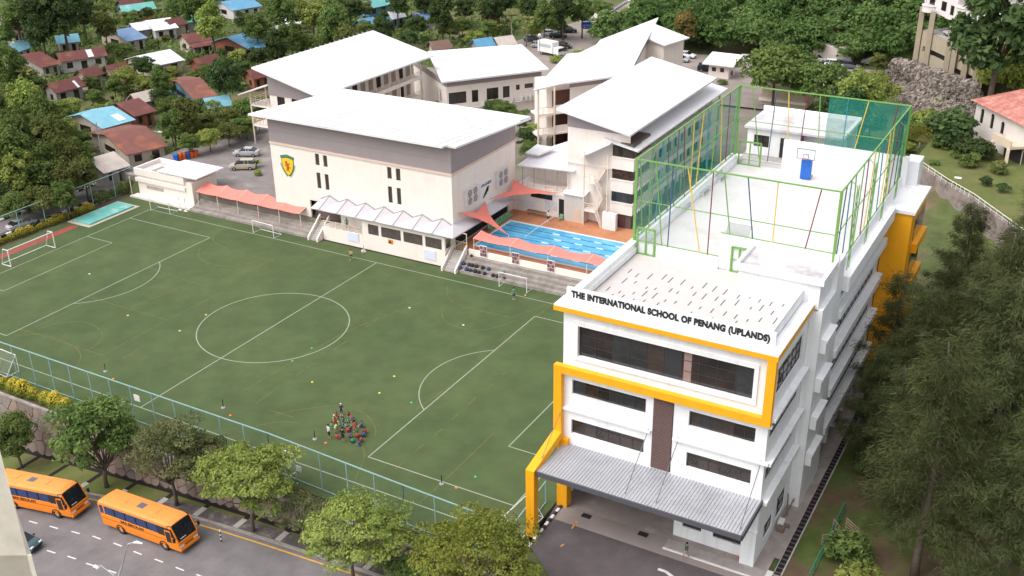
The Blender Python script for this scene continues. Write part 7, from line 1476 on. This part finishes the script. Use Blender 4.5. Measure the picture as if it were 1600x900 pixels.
# school buses
ORG = mat('bus orange',(0.80,0.22,0.012),0.35,0.04,0.8,spec=0.5); ORR = mat('bus roof orange',(0.72,0.27,0.06),0.5,0.08,0.6,col2=(0.62,0.24,0.07),c2=(0.5,0.75),s2=0.5); BGL = mat('bus blue glass',(0.02,0.045,0.13),0.1,0.2,0.8,spec=0.6)
def make_bus():
    g = thing('school_bus','x','bus'); L, W = 10.4, 2.36; h = W/2
    b = MB(); secs = []
    for x, z0, zs, fr_ in ((-5.2,0.62,1.72,0),(-5.05,0.42,1.72,0),(4.6,0.42,1.72,0),(4.95,0.42,1.60,0),(5.2,0.45,1.32,0)):
        w_ = h if abs(x) < 5.1 else h*0.94; secs.append([(x,-w_*0.97,z0),(x,w_*0.97,z0),(x,w_,0.9),(x,w_,zs),(x,-w_,zs),(x,-w_,0.9)])
    loft(b, secs); b.build('body', ORG, g, local=True, bevel=0.04)
    b = MB(); secs = []
    for x, zt, zb in ((-5.2,2.95,2.62),(-4.9,3.12,2.62),(4.1,3.12,2.62),(4.55,2.98,2.62)):
        k = h*0.97; secs.append([(x,-k,zb),(x,k,zb),(x,k,zt-0.22),(x,k*0.86,zt-0.05),(x,k*0.4,zt),(x,-k*0.4,zt),(x,-k*0.86,zt-0.05),(x,-k,zt-0.22)])
    loft(b, secs); b.build('roof', ORR, g, local=True, smooth=False)
    MB().box(-4.95,4.1,-h+0.06,h-0.06,1.70,2.63).build('cabin_core', mat('bus dark interior',(0.012,0.014,0.02),0.6,0.1,2), g, local=True)
    for s in (-1,1):
        xs = [-5.1,-4.45,-3.0,-1.55,-0.1,1.35,2.8]
        for i in range(6):
            a, c = xs[i]+0.08, xs[i+1]-0.06; wn = MB().box(a,c,s*(h-0.03)-0.02,s*(h-0.03)+0.02,1.78,2.58).build('side_window', BGL, g, local=True)
        for x in xs[:2]: MB().box(x-0.06,x+0.08,s*(h-0.025)-0.03,s*(h-0.025)+0.03,1.70,2.64).build('window_pillar', ORG, g, local=True)
        MB().box(2.8,3.7,s*(h-0.03)-0.02,s*(h-0.03)+0.02,1.55,2.58).build('side_window', CGL, g, local=True)
        MB().box(3.75,4.4,s*(h+0.0)-0.015,s*(h+0.0)+0.015,1.15,2.3).build('front_side_glass', CGL, g, local=True); f_ = MB()
        for q in ((3.68,3.75,1.1,2.4),(4.4,4.47,1.1,2.4),(3.68,4.47,2.3,2.4),(3.68,4.47,1.08,1.15)): f_.box(q[0],q[1],s*h-0.025,s*h+0.025,q[2],q[3])
        f_.build('front_window_frame', ORG, g, local=True)
        MB().box(-5.0,4.9,s*(h+0.004)-0.006,s*(h+0.004)+0.006,1.28,1.31).build('body_line', BLACK, g, local=True)
        MB().box(5.14,5.22,s*0.82-0.24,s*0.82+0.24,0.78,0.98).build('headlight', LAMP, g, local=True)
        MB().tube([(4.9,s*h,1.9),(5.15,s*(h+0.25),2.0)],0.03,5).box(5.05,5.2,s*(h+0.28)-0.1,s*(h+0.28)+0.1,1.65,2.05).build('mirror', BLACK, g, local=True)
        for x in (-2.6,3.2): MB().tube([(x+0.56*cos(a),s*(h+0.01),0.5+0.52*sin(a)) for a in [k*pi/10 for k in range(11)]],0.05,5).build('wheel_arch', BLACK, g, local=True)
    MB().face([(4.57,-h*0.95,2.9),(4.57,h*0.95,2.9),(4.1,h*0.95,2.95),(4.1,-h*0.95,2.95)]).face([(5.16,-h*0.93,1.36),(5.16,h*0.93,1.36),(4.57,h*0.93,2.88),(4.57,-h*0.93,2.88)]).face([(4.1,-h*0.98,1.6),(5.12,-h*0.93,1.36),(4.57,-h*0.93,2.88),(4.1,-h*0.98,2.9)]).face([(5.12,h*0.93,1.36),(4.1,h*0.98,1.6),(4.1,h*0.98,2.9),(4.57,h*0.93,2.88)]).build('windscreen', CGL, g, local=True)
    MB().bar((5.17,-h*0.94,1.36),(4.57,-h*0.94,2.9),0.09).bar((5.17,h*0.94,1.36),(4.57,h*0.94,2.9),0.09).build('windscreen_frame', ORG, g, local=True)
    MB().box(5.12,5.32,-h*0.98,h*0.98,0.42,0.68).build('bumper', ORG, g, local=True, bevel=0.04); MB().box(5.19,5.23,-0.45,0.45,0.8,0.92).build('grille', mat('grille red brown',(0.25,0.07,0.03),0.6,0.1,2), g, local=True)
    MB().box(4.95,5.1,-0.75,-0.1,1.42,1.58).build('dashboard_papers', WPOST, g, local=True)
    for x in (-2.6,1.5): MB().box(x-0.45,x+0.45,-0.4,0.4,3.1,3.16).build('roof_hatch', ORR, g, local=True, bevel=0.02)
    MB().box(-0.7,0.15,-0.35,0.35,3.1,3.14).build('roof_vent', mat('vent grey',(0.12,0.12,0.14),0.5,0.1,3), g, local=True)
    for s in (-1,1): MB().box(-5.24,-5.18,s*0.85-0.15,s*0.85+0.15,0.9,1.3).build('tail_light', TAIL, g, local=True)
    MB().box(-5.22,-5.17,-0.9,0.9,1.85,2.55).build('rear_window', BGL, g, local=True)
    add_wheels(g, [(-2.6,h-0.16),(-2.6,-h+0.16),(3.2,h-0.16),(3.2,-h+0.16)],0.48,0.3)
    for s in (-1,1):
        t_ = text_mesh('BAS SEKOLAH', 0.42, BLACK, None, (-2.35 if s < 0 else 0.75, s*(h+0.012), 1.38), (pi/2,0,0 if s < 0 else pi), 3.1, 0.004, bold=0.012); t_.parent = g
    return g
bus = make_bus()
def put_bus(g, a, b, lab):
    A_, B2 = Vector(at_fn(*a, lambda x,y: zr(x))), Vector(at_fn(*b, lambda x,y: zr(x))); d = (B2-A_); ang = atan2(d.y,d.x); d2 = Vector((cos(ang),sin(ang),0)); nn = Vector((-sin(ang),cos(ang),0)); c = B2-d2*5.25+nn*1.18
    z0, z1 = zr((c-d2*2.6).x), zr((c+d2*3.2).x); pit = atan2(z1-z0,5.8); g.location = (c.x,c.y,z0+(z1-z0)*2.6/5.8+0.0); g.rotation_euler = (0,-pit,ang); g['label'] = lab; g['group'] = 'orange school buses'
put_bus(bus, (155,822),(284,869.5),'orange school bus parked nearer the driveway, whole in view'); b2 = copy_tree(bus); put_bus(b2, (40,799),(116,815.5),'orange school bus cut off by the cream wall at left')
p = at_fn(37,856,lambda x,y: zr(x)); car('hatch','teal',p,R(8),'dark teal hatchback driving beside the cream wall','cars on the road',-0.1)
# ------------------------------------------------------------------ lamps, bollard, near wall
LP = thing('street_lamp','curved grey street lamp with side bracket rising over the lower road','lamp',(20,-42,-3)); q0 = on_y(184,905,-42.0); q1 = on_y(208,848,-41.2)
MB().tube([(q0[0],-42.0,zr(q0[0])),(q0[0],-42.0,q0[2]-1.0),(q0[0]+0.02,-42.0,q0[2]),(q0[0]+0.35,-41.7,q0[2]+1.1),(q1[0]-0.5,-41.3,q1[2]-0.25),q1],[0.12,0.1,0.09,0.08,0.07,0.06],8).build('pole', mat('lamp grey',(0.42,0.43,0.45),0.4,0.05,2,metal=0.3), LP)
MB().tube([q1,(q1[0]+0.25,q1[1]+.15,q1[2]+0.04),(q1[0]+0.75,q1[1]+0.3,q1[2])],[0.06,0.13,0.06],8).build('lamp_head', WPOST, LP)
qa = on_y(152,886,-42.0); MB().tube([(q0[0],-42,q0[2]-0.2),(q0[0]-0.4,-42,q0[2]+0.25),(qa[0]+0.5,-42,qa[2]+0.4),(qa[0],-42,qa[2])],0.04,6).build('side_bracket', mat('lamp grey',(0.42,0.43,0.45)), LP); MB().box(qa[0]-0.4,qa[0]+0.2,-42.12,-41.88,qa[2]-0.1,qa[2]+0.03).build('sensor_box', WPOST, LP)
def lane_lamp(px0,py0,px1,py1,lab,z=0.0,side=1.2):
    b0 = at(px0,py0,z); hgt_ = None
    d = ray(px1,py1); hv = np.array(d[:2]); t = float(((np.array(b0[:2])-CAM[:2])@hv)/(hv@hv)); zt_ = float(CAM[2]+t*d[2])
    g = thing('lamp_post', lab, 'lamp', b0, group='lamp posts'); MB().tube([(b0[0],b0[1],z),(b0[0],b0[1],zt_-0.8),(b0[0]+0.25*side,b0[1],zt_-0.15),(b0[0]+side,b0[1],zt_)],[0.08,0.06,0.05,0.04],7).build('pole', mat('lamp grey',(0.42,0.43,0.45)), g); MB().box(min(b0[0]+side,b0[0]+side*1.6),max(b0[0]+side,b0[0]+side*1.6),b0[1]-0.14,b0[1]+0.14,zt_-0.06,zt_+0.08).build('lamp_head', WPOST, g)
lane_lamp(38,352,22,325,'curved lamp post behind the left fence at the yellow hedge',-0.2,-1.3); lane_lamp(243,236,245,203,'lamp post rising beside the rusty maroon roof',1.0,1.5)
for px0,py0,py1,lab in ((1067,84,67,'globe lamp before the wooded hill near the stair tower'),(1186,90,72,'globe lamp left of the big car park tree'),(843,88,60,'globe lamp among the cars of the north car park')):
    b0 = at(px0,py0,2.43); g = thing('globe_lamp', lab, 'lamp', b0, group='globe lamps in the car park'); h_ = (py0-py1)/(F/float(np.linalg.norm(np.array(b0)-CAM)))*1.08; MB().tube([b0,(b0[0],b0[1],b0[2]+h_)],0.07,6).build('pole', STEEL, g); MB().lathe([(0.35*sin(a*pi/8)+.001,-0.35*cos(a*pi/8)) for a in range(9)],(b0[0],b0[1],b0[2]+h_+0.3),10).build('globe', WPOST, g, smooth=True)
p0 = at_fn(346,846,lambda x,y: zr(x)+0.1); g = thing('striped_bollard','thin black and white striped post on the verge','bollard',p0)
for i in range(6): MB().tube([(0,0,0.22*i),(0,0,0.22*(i+1))],0.06,8).build('stripe', BLACK if i % 2 == 0 else WPOST, g, local=True)
p0 = at(163,262,0.2); g = thing('utility_pole','thin grey utility pole before the beige shed','pole',p0); MB().tube([p0,(p0[0],p0[1],8.2)],[0.14,0.09],7).build('pole', STEEL, g); MB().bar((p0[0]-0.9,p0[1],7.2),(p0[0]+0.9,p0[1],7.2),0.12).bar((p0[0]-0.6,p0[1],6.4),(p0[0]+0.6,p0[1],6.4),0.1).build('crossarm', STEEL, g)
# cream wall edge of the apartment wing close to the camera, bottom left
NW = thing('apartment_wing','cream painted wall edge of a near apartment wing at bottom left','wall',(60,-75,20))
e = CAM+ray(25,801)*23.0; e = Vector(e); away = Vector((-RT[0],-RT[1],0)).normalized(); dp = Vector((_fw[0],_fw[1],0)).normalized()
def wing(mb, off, z0, z1, dd): c = e+away*off; mb.prism([(c.x,c.y),(c.x+away.x*9,c.y+away.y*9),(c.x+away.x*9+dp.x*dd,c.y+away.y*9+dp.y*dd),(c.x+away.x*1.3+dp.x*dd,c.y+away.y*1.3+dp.y*dd)], z0, z1)
b = MB(); wing(b, 0.0, 2, 75, 2.0); b.build('wall', mat('weathered cream wall',(0.76,0.69,0.58),0.85,0.08,0.9,col2=(0.60,0.54,0.46),c2=(0.5,0.75),s2=0.8), NW)
b = MB(); zq = e.z-0.6; wing(b, -0.10, zq-3, zq-0.55, 2.1); b.build('ledge', mat('weathered cream wall',(0.76,0.69,0.58)), NW); b = MB(); wing(b, -0.06, zq-3.3, zq-3.0, 2.06); b.build('string_course', mat('weathered cream wall',(0.76,0.69,0.58)), NW)
# ------------------------------------------------------------------ right side: garden, casuarinas, villa, hillside block
def make_casuarina(seed, H):
    r = np.random.RandomState(seed); rr = random.Random(seed); tb = MB(); axis = [Vector((0,0,-0.4))]; n = 10; lx, ly = rr.uniform(-1,1), rr.uniform(-1,1)
    for i in range(1,n+1): t = i/n; axis.append(Vector((lx*t*t+0.25*sin(3*t+seed), ly*t*t+0.25*cos(4*t), H*0.97*t)))
    tb.tube([tuple(p) for p in axis],[0.34*(1-0.93*i/n)+0.02 for i in range(n+1)],8)
    P, D, S, T = [], [], [], []
    nb = 60
    for k in range(nb):
        t = 0.16+0.82*(k+rr.random()*0.8)/nb; i = min(n-1,int(t*n)); base = axis[i].lerp(axis[i+1],t*n-i); a = k*2.4+rr.uniform(-.4,.4); L = (1.2+5.4*(1-t)**0.7*min(1,0.4+t*2.2))*rr.uniform(0.65,1.15); e_ = rr.uniform(0.15,0.75)
        pts = []
        for q in range(6): u = q/5; pts.append(base+Vector((cos(a)*L*u*cos(e_),sin(a)*L*u*cos(e_),L*u*sin(e_)-0.16*L*u*u)))
        tb.tube([tuple(p) for p in pts],[0.07*(1-0.85*q/5)*(1.2-t)+0.008 for q in range(6)],4,cap=False)
        tn = rr.random()
        for q in range(int(10*L/3)+3):
            u = 0.25+0.78*rr.random(); j = min(4,int(u*5)); c = np.array(pts[j].lerp(pts[min(5,j+1)],min(1,u*5-j))); m_ = 28; sp = 0.18+0.45*rr.random()
            d = r.normal(size=(m_,3)); d[:,:2] += np.array([cos(a),sin(a)])*0.9; d[:,2] = d[:,2]*0.5-0.25; d /= np.linalg.norm(d,axis=1)[:,None]
            o_ = c+r.normal(size=(m_,3))*sp; P.append(o_); D.append(d); T.append(np.clip(0.35*tn+0.4*rr.random()+0.3*r.rand(m_),0,1)); S.append(r.uniform(0.22,0.6,m_))
    P, D, S, T = map(np.concatenate,(P,D,S,T)); n_ = len(P); w_ = nrm(np.cross(D,r.normal(size=(n_,3))))*0.027; end = P+D*S[:,None]; end[:,2] -= S*0.25
    vs = np.stack([P-w_,P+w_,end+w_*0.5,end-w_*0.5],1).reshape(-1,3); me = bpy.data.meshes.new('crown_casuarina'); me.vertices.add(4*n_); me.vertices.foreach_set('co',vs.ravel()); me.loops.add(4*n_); me.polygons.add(n_); me.loops.foreach_set('vertex_index',np.arange(4*n_)); me.polygons.foreach_set('loop_start',np.arange(0,4*n_,4)); me.update(calc_edges=True)
    A_ = me.attributes.new('tone','FLOAT','FACE'); A_.data.foreach_set('value',T.astype(np.float32)); me.materials.append(LM['c']); return me, tb.mesh('trunk_casuarina', BARK, True)
CAS = [make_casuarina(31,22), make_casuarina(47,24), make_casuarina(58,20)]
for i,(x,y,s,rz,lab) in enumerate([(69.6,4.2,0.62,1.6,'thin casuarina with branches before the long white ledges'),(69.8,12.0,0.74,0.2,'casuarina brushing against the flank before the yellow block'),(88.0,20.0,1.25,0.4,'highest casuarina at the right edge of the view'),(72.0,40.0,0.72,1.0,'casuarina behind the yellow block near the drive'),(78.5,44.0,0.78,2.2,'casuarina rising in front of the stained terrace wall'),(85.0,38.0,0.9,4.4,'casuarina below the villa at the right edge'),(83.5,24.0,1.15,2.6,'very tall casuarina at the right edge just below the villa'),(78.2,9.5,1.02,3.6,'thick casuarina in the middle of the right hand grove'),(83.0,-9.5,0.9,1.9,'casuarina near the bottom right, right of the bare trunk'),(77.0,-9.8,1.05,0.3,'feathery casuarina with trunk rising from the bottom edge beside the garden'),(72.2,7.5,0.80,2.0,'slender casuarina reaching over the long white ledges'),(80.5,3.0,1.15,4.0,'full casuarina right behind the bottom edge one'),(76.0,17.5,0.82,1.2,'casuarina in front of the orange yellow block'),(84.0,14.0,1.22,5.2,'tall casuarina at the right edge below the lawn'),(87.0,-4.0,1.0,0.9,'casuarina at the lower right corner of the view'),(80.0,28.0,0.8,3.1,'farther casuarina below the villa terrace'),(73.0,-1.5,0.62,5.5,'young casuarina beside the drain at the white building'),(90.0,8.0,1.0,2.2,'casuarina half cut by the right edge'),(72.5,27.0,0.62,0.5,'small casuarina near the yellow balconies')]):
    cm, tm = CAS[i % 3]; g = thing('casuarina_tree', lab, 'tree', (x,y,0.0), rz, 'casuarinas right of the school block', s); ob_of('crown', cm, g); ob_of('trunk', tm, g)
for (x,y,s,lm,lab) in ((71.5,-10.5,0.9,'m','green shrub beside the scrap metal in the garden'),(73.5,-14.5,1.0,'l','light shrub at the bottom of the garden strip'),(70.5,3,0.8,'d','dark shrub between drain and casuarinas'),(70.2,10.5,0.9,'d','dark shrub by the curved low wall'),(83,-13,1.1,'l','bright shrub at the bottom right corner'),(79,-16,1.0,'m','mid green shrub at the bottom edge right of the casuarina trunk')): tree('shrub', lm, (x,y,0.0), lab, 'shrub', s)
# grated drain and small things beside the building
dr_ = thing('drain_grate','long dark slatted drain along the right side of the school','drain',(67,0,0)); MB().box(66.7,66.75,-15,26,-0.05,0.09).box(67.3,67.42,-15,26,-0.05,0.09).build('edge', CONC, dr_); MB().face([(66.75,-15,0.03),(67.3,-15,0.03),(67.3,26,0.03),(66.75,26,0.03)]).build('channel', SLOT, dr_)
for i in range(64): MB().box(66.75,67.3,-14.8+0.62*i,-14.68+0.62*i,0.031,0.07).build('bar', mat('grate purple grey',(0.10,0.085,0.10),0.7,0.1,2), dr_)
sc = thing('scrap_railing','pile of rusty old railings lying in the garden','scrap',at(1322,852)); rr = random.Random(4); sp = at(1322,852)
for k in range(3):
    b = MB(); a = rr.uniform(0,3); ox, oy, oz = sp[0]+rr.uniform(-1,1), sp[1]+rr.uniform(-1,1), 0.15+0.25*k
    for j in range(5): b.bar((ox-1.4*cos(a),oy-1.4*sin(a),oz+0.25*j),(ox+1.4*cos(a),oy+1.4*sin(a),oz+0.25*j+rr.uniform(-.1,.1)),0.06)
    for j in (-1,1): b.bar((ox+j*1.4*cos(a),oy+j*1.4*sin(a),oz),(ox+j*1.4*cos(a),oy+j*1.4*sin(a),oz+1.1),0.07)
    b.build('railing', mat('rusty pink steel',(0.33,0.22,0.19),0.8,0.25,3), sc)
lw_ = thing('low_curved_wall','pale grey curved low wall behind the casuarinas','wall',(69,14,0)); b = MB(); prev = None
for i in range(9):
    t = i/8; q = (68.2+2.2*sin(t*1.4)-0.3, 8+16*t)
    if prev: b.prism([(prev[0],prev[1]),(q[0],q[1]),(q[0]+0.3,q[1]),(prev[0]+0.3,prev[1])],0,2.6)
    prev = q
b.build('wall', mat('grey render',(0.33,0.31,0.32),0.85,0.12,0.8), lw_)
tb_ = thing('scrap_bench','old bench and boards leaning by the ground floor window','bench',(65.9,-7,0)); MB().box(65.3,65.9,-9.5,-9.0,0.02,0.5).box(65.2,66.2,-8.6,-8.5,0.02,0.4).bar((65.3,-8,0.1),(65.6,-4.8,0.9),0.12).bar((65.5,-6.9,0.1),(65.2,-6.2,1.9),0.1).build('boards', mat('old timber',(0.20,0.15,0.12),0.85,0.3,3), tb_); MB().box(65.2,65.7,-9.0,-8.3,0.02,0.75).build('seat', WPOST, tb_)
# lawn terrace, retaining wall and villa
struct(MB().prism([(58.5,83),(66,76),(76,62),(110,48),(110,128),(60,128)],-1,5.0).build('villa_terrace', LAWN))
tw = thing('terrace_wall','stained concrete wall below the villa lawn with white railing','wall',(68,72,0)); pts = [at(1422,250,5.0),at(1480,289,5.0),at(1520,312,5.0),at(1575,352,5.0),at(1640,400,5.0)]
b = MB()
for p, q in zip(pts, pts[1:]): b.prism([(p[0],p[1]),(q[0],q[1]),(q[0]+0.5,q[1]+0.4),(p[0]+0.5,p[1]+0.4)],-1,5.02)
b.build('wall', mat('streaked concrete',(0.27,0.22,0.20),0.9,0.3,0.7,col2=(0.12,0.10,0.09),c2=(0.5,0.7),s2=0.6), tw)
for p, q in zip(pts, pts[1:]): railing(tw, (p[0],p[1]), (q[0],q[1]), 5.02, 0.9, 6, m_=WPOST, bars=1)
PT = mat('pink roof tile',(0.42,0.16,0.13),0.8,0.15,0.8,0.5,2.5,col2=(0.5,0.24,0.2),c2=(0.45,0.65),s2=0.8)
VL = thing('villa','cream villa with pink tiled hip roof and arched windows at the right edge','villa',(72,95,5))
V0 = Vector((*at(1516,156,11.2)[:2],0)); V1 = Vector((*at(1592,194,11.2)[:2],0)); u_ = (V1-V0).normalized(); v_ = Vector((-u_.y,u_.x,0)); 
if v_.x < 0: v_ = -v_
Lv = 16; Dv = 14; o_ = V0; Zu = Vector((0,0,1))
c4 = [o_, o_+u_*Lv, o_+u_*Lv+v_*Dv, o_+v_*Dv]; c4 = [c+Zu*11.2 for c in c4]; rd = [o_+u_*6+v_*7+Zu*14.6, o_+u_*10+v_*7+Zu*14.6]
def tiles(mb_, a, b, c, d, nrow, par):
    "courses of roof tile as stepped strips"
    for k in range(nrow):
        t0, t1 = k/nrow, (k+1)/nrow; p0, p1, q0, q1 = a.lerp(d,t0), b.lerp(c,t0), a.lerp(d,t1), b.lerp(c,t1); m_ = MB(); m_.slab([p0+Zu*0.07,p1+Zu*0.07,q1+Zu*0.02,q0+Zu*0.02],0.05); m_.build('tile_course', PT, par)
for a,b,c,d in ((c4[0],c4[1],rd[1],rd[0]),(c4[1],c4[2],rd[1],rd[1]),(c4[2],c4[3],rd[0],rd[1]),(c4[3],c4[0],rd[0],rd[0])): tiles(None,a,b,c,d,12,VL)
w_ = MB(); hv = [(1.6,2.5,3.0,5.0),(4.6,5.5,3.0,5.0),(7.6,8.5,3.0,4.6)]; wo_ = o_+u_*0.8+v_*0.8+Zu*5.0
nv = -v_; wall(w_, wo_, u_, Lv-1.6, 6.1, hv, nv, 0.2); wall(w_, wo_+v_*(Dv-1.6), -v_, Dv-1.6, 6.1, [(2,3,3,5),(5,6,3,5)], -u_, 0.2); w_.build('wall', mat('villa cream',(0.66,0.60,0.56),0.75,0.06,0.8), VL)
for a,b,c,d in hv: 
    window(VL, wo_+u_*a+Zu*c, u_, b-a, d-c, nv, cols=1, rows=2, depth=0.15)
    b_ = MB(); ct = wo_+u_*((a+b)/2)+Zu*d
    for k in range(8): a0, a1 = pi*k/8, pi*(k+1)/8; b_.face([ct+nv*0.02, ct+nv*0.02+u_*0.45*cos(a0)+Zu*0.45*sin(a0), ct+nv*0.02+u_*0.45*cos(a1)+Zu*0.45*sin(a1)])
    b_.build('window_arch', GLASS, VL)
b_ = MB(); q = wo_+u_*9.5+nv*2.4; b_.prism([tuple(q[:2]),tuple((q+u_*5)[:2]),tuple((q+u_*5-nv*2.4)[:2]),tuple((q-nv*2.4)[:2])],7.6,8.0); b_.prism([tuple(q[:2]),tuple((q+u_*5)[:2]),tuple((q+u_*5-nv*0.2)[:2]),tuple((q-nv*0.2)[:2])],8.0,8.9); b_.build('balcony', mat('villa trim',(0.62,0.50,0.38),0.7,0.06,1), VL)
for k in (0.3,4.7): c = q+u_*k; MB().bar((c.x,c.y,5),(c.x,c.y,7.6),0.5).build('column', mat('villa trim',(0.62,0.50,0.38)), VL)
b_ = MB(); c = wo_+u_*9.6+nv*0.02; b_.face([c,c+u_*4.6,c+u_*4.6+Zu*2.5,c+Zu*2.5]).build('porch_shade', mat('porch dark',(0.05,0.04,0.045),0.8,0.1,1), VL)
MB().slab([o_+v_*13+u_*(-5)+Zu*8.3,o_+v_*13+u_*1+Zu*8.3,o_+v_*17+u_*1+Zu*9.3,o_+v_*17+u_*(-5)+Zu*9.3],0.15).build('annex_roof', PT, VL)
for px,py,lab in ((1540,290,'dark green bush at the villa porch corner'),(1565,300,'smaller dark green bush farther right at the porch')): tree('shrub','d',at(px,py,5.0),lab,'shrub',0.45)
tag(MB().box(-.5,.5,-.4,.4,0,0.05).build('fallen_board', WPOST), 'small white board lying on the villa lawn','board').location = at(1497,278,5.02)
# rubble slope: loose thin stones, too many to count
q4 = [Vector(at(1384,120,2.6)),Vector(at(1418,178,3.5)),Vector(at(1540,188,6.0)),Vector(at(1525,132,10.5)),Vector(at(1432,100,9.0)),Vector(at(1396,93,8.0))]
cen = sum(q4,Vector())/6; b = MB()
for i in range(6): b.face([cen,q4[i],q4[(i+1) % 6]])
struct(b.build('rubble_bank', mat('rubble earth',(0.15,0.12,0.11),0.95,0.25,1.0)))
rr = random.Random(9); vs, fs = [], []
for k in range(3000):
    i = rr.randrange(6); u, v = rr.random(), rr.random()
    if u+v > 1: u, v = 1-u, 1-v
    c = cen+(q4[i]-cen)*u+(q4[(i+1) % 6]-cen)*v; L, W_, H_ = rr.uniform(0.7,1.7), rr.uniform(0.12,0.30), rr.uniform(0.08,0.24); M_ = Matrix.Rotation(rr.gauss(0.6,0.5),3,'Z')@Matrix.Rotation(rr.gauss(-0.55,0.4),3,'Y')
    k0 = len(vs)
    for x,y,z in ((-1,-1,-1),(1,-.8,-1),(.9,1,-1),(-1,.8,-1),(-.8,-.7,1),(.7,-.8,1),(.8,.6,1),(-.9,.7,1)): p = M_@Vector((x*L/2*rr.uniform(.8,1.2),y*W_,z*H_)); vs.append((c.x+p.x,c.y+p.y,c.z+p.z+0.1))
    for f in ((0,3,2,1),(4,5,6,7),(0,1,5,4),(1,2,6,5),(2,3,7,6),(3,0,4,7)): fs.append(tuple(k0+j for j in f))
me = bpy.data.meshes.new('rubble'); me.from_pydata(vs,[],fs); me.materials.append(mat('rubble stone',(0.30,0.255,0.22),0.95,0.5,1.4,col2=(0.10,0.08,0.068),c2=(0.42,0.58),s2=1.3)); ro = ob_of('rubble_stones', me); ro['kind'] = 'stuff'; ro['label'] = 'grey rubble stones covering the bank below the apartment block'
# apartment block on tall piers
AP = thing('apartment_block','apartment block on tall tan piers with rounded white balconies, top right','building',(55,132,5))
TAN = mat('tan render',(0.36,0.30,0.22),0.8,0.08,0.4); AW = mat('balcony white',(0.70,0.64,0.63),0.6,0.05,0.8)
E0 = Vector(at(1432,98,8.0)); E1 = Vector(at(1518,142,8.0)); E0.z = E1.z = 0; u_ = (E1-E0).normalized(); v_ = Vector((-u_.y,u_.x,0)); L_ = (E1-E0).length
if v_.y < 0: v_ = -v_
nv = -v_
def zpx(px, py, base): 
    d = ray(px,py); n3 = np.array([v_.x,v_.y,0]); t = float(((np.array(base)-CAM)@n3)/(d@n3)); p = CAM+t*d; return p
w_ = MB(); Z = lambda p, z: Vector((p.x,p.y,z))
z_top1 = 20.5; A0, A1 = E0, E0+u_*L_*0.56
wall(w_, Z(A0,4), u_, L_*0.56, 10.6, [(1.5,L_*0.5,6.6,7.7)], nv, 0.6); wall(w_, Z(E0+u_*L_*0.56+v_*0.35,4), u_, L_*0.55, 10.2, [(1.0,4.2,5.2,6.4),(5.5,9.5,4.6,6.4)], nv, 0.8); w_.build('podium_wall', TAN, AP)
b = MB(); q = A0+v_*0.4; b.prism([tuple(q[:2]),tuple((q+u_*L_)[:2]),tuple((q+u_*L_+v_*16)[:2]),tuple((q+v_*16)[:2])],14.3,14.6); b.build('parking_deck', CONC, AP)
b = MB(); b.prism([tuple((q+v_*.6)[:2]),tuple((q+u_*L_+v_*.6)[:2]),tuple((q+u_*L_+v_*1)[:2]),tuple((q+v_*1)[:2])],4,14.2).build('dark_void', mat('void dark',(0.04,0.035,0.033),0.8,0.1,1), AP)
for t in (0.0,0.20,0.56,0.66,0.86,1.05):
    c = E0+u_*L_*t-v_*0.35; MB().bar((c.x,c.y,4),(c.x,c.y,18.9 if t < 0.3 else 17.6),0.95,0.95).build('pier', TAN, AP)
zb0 = 18.3
def vol(mb_, u0, u1, v0, v1, z0, z1):
    P_ = lambda u, v: tuple((E0+u_*u+v_*v)[:2]); return mb_.prism([P_(u0,v0),P_(u1,v0),P_(u1,v1),P_(u0,v1)], z0, z1)
vol(vol(MB(), -0.8, L_*0.54, 0.6, 15, zb0, 33), L_*0.54, L_*1.12, 1.4, 15, zb0-1.4, 33).build('upper_storeys', AW, AP)
vol(vol(MB(), -1.2, -0.8, 0.4, 15, zb0, 33), L_*0.36, L_*0.54, 0.2, 0.6, zb0, 33).build('corner_pilaster', AW, AP)
for k in range(3):
    z = zb0+3.3*k
    for t, rad, dz, v in ((0.07,1.7,0.0,0.6),(0.64,2.2,-1.4,1.4),(0.93,2.0,-1.4,1.4)):
        c = E0+u_*L_*t+v_*v; b = MB(); pl = [(c.x+cos(a)*rad*u_.x+sin(a)*rad*nv.x, c.y+cos(a)*rad*u_.y+sin(a)*rad*nv.y) for a in [pi*j/14 for j in range(15)]]
        b.prism(pl, z+dz, z+dz+1.15); b.prism([(c.x+(p[0]-c.x)*1.08, c.y+(p[1]-c.y)*1.08) for p in pl], z+dz+1.15, z+dz+1.3); b.build('balcony', AW, AP)
        MB().face([Z(c-u_*rad*.6+nv*.03,z+dz+1.32),Z(c+u_*rad*.6+nv*.03,z+dz+1.32),Z(c+u_*rad*.6+nv*.03,z+dz+2.9),Z(c-u_*rad*.6+nv*.03,z+dz+2.9)]).build('balcony_door', GLASS, AP)
    for t, dz, v, w2 in ((0.24,0,0.6,2.2),(0.44,0,0.17,1.2),(0.78,-1.4,1.4,1.1)):
        c = E0+u_*L_*t+v_*(v-0.03); MB().face([Z(c,z+dz+1.0),Z(c+u_*w2,z+dz+1.0),Z(c+u_*w2,z+dz+2.7),Z(c,z+dz+2.7)]).build('window', GLASS, AP)
c = E0+u_*L_*0.30+v_*3.5; car('mpv','silver',(c.x,c.y,14.62),atan2(nv.y,nv.x),'pale car parked on the apartment block deck between tan piers')
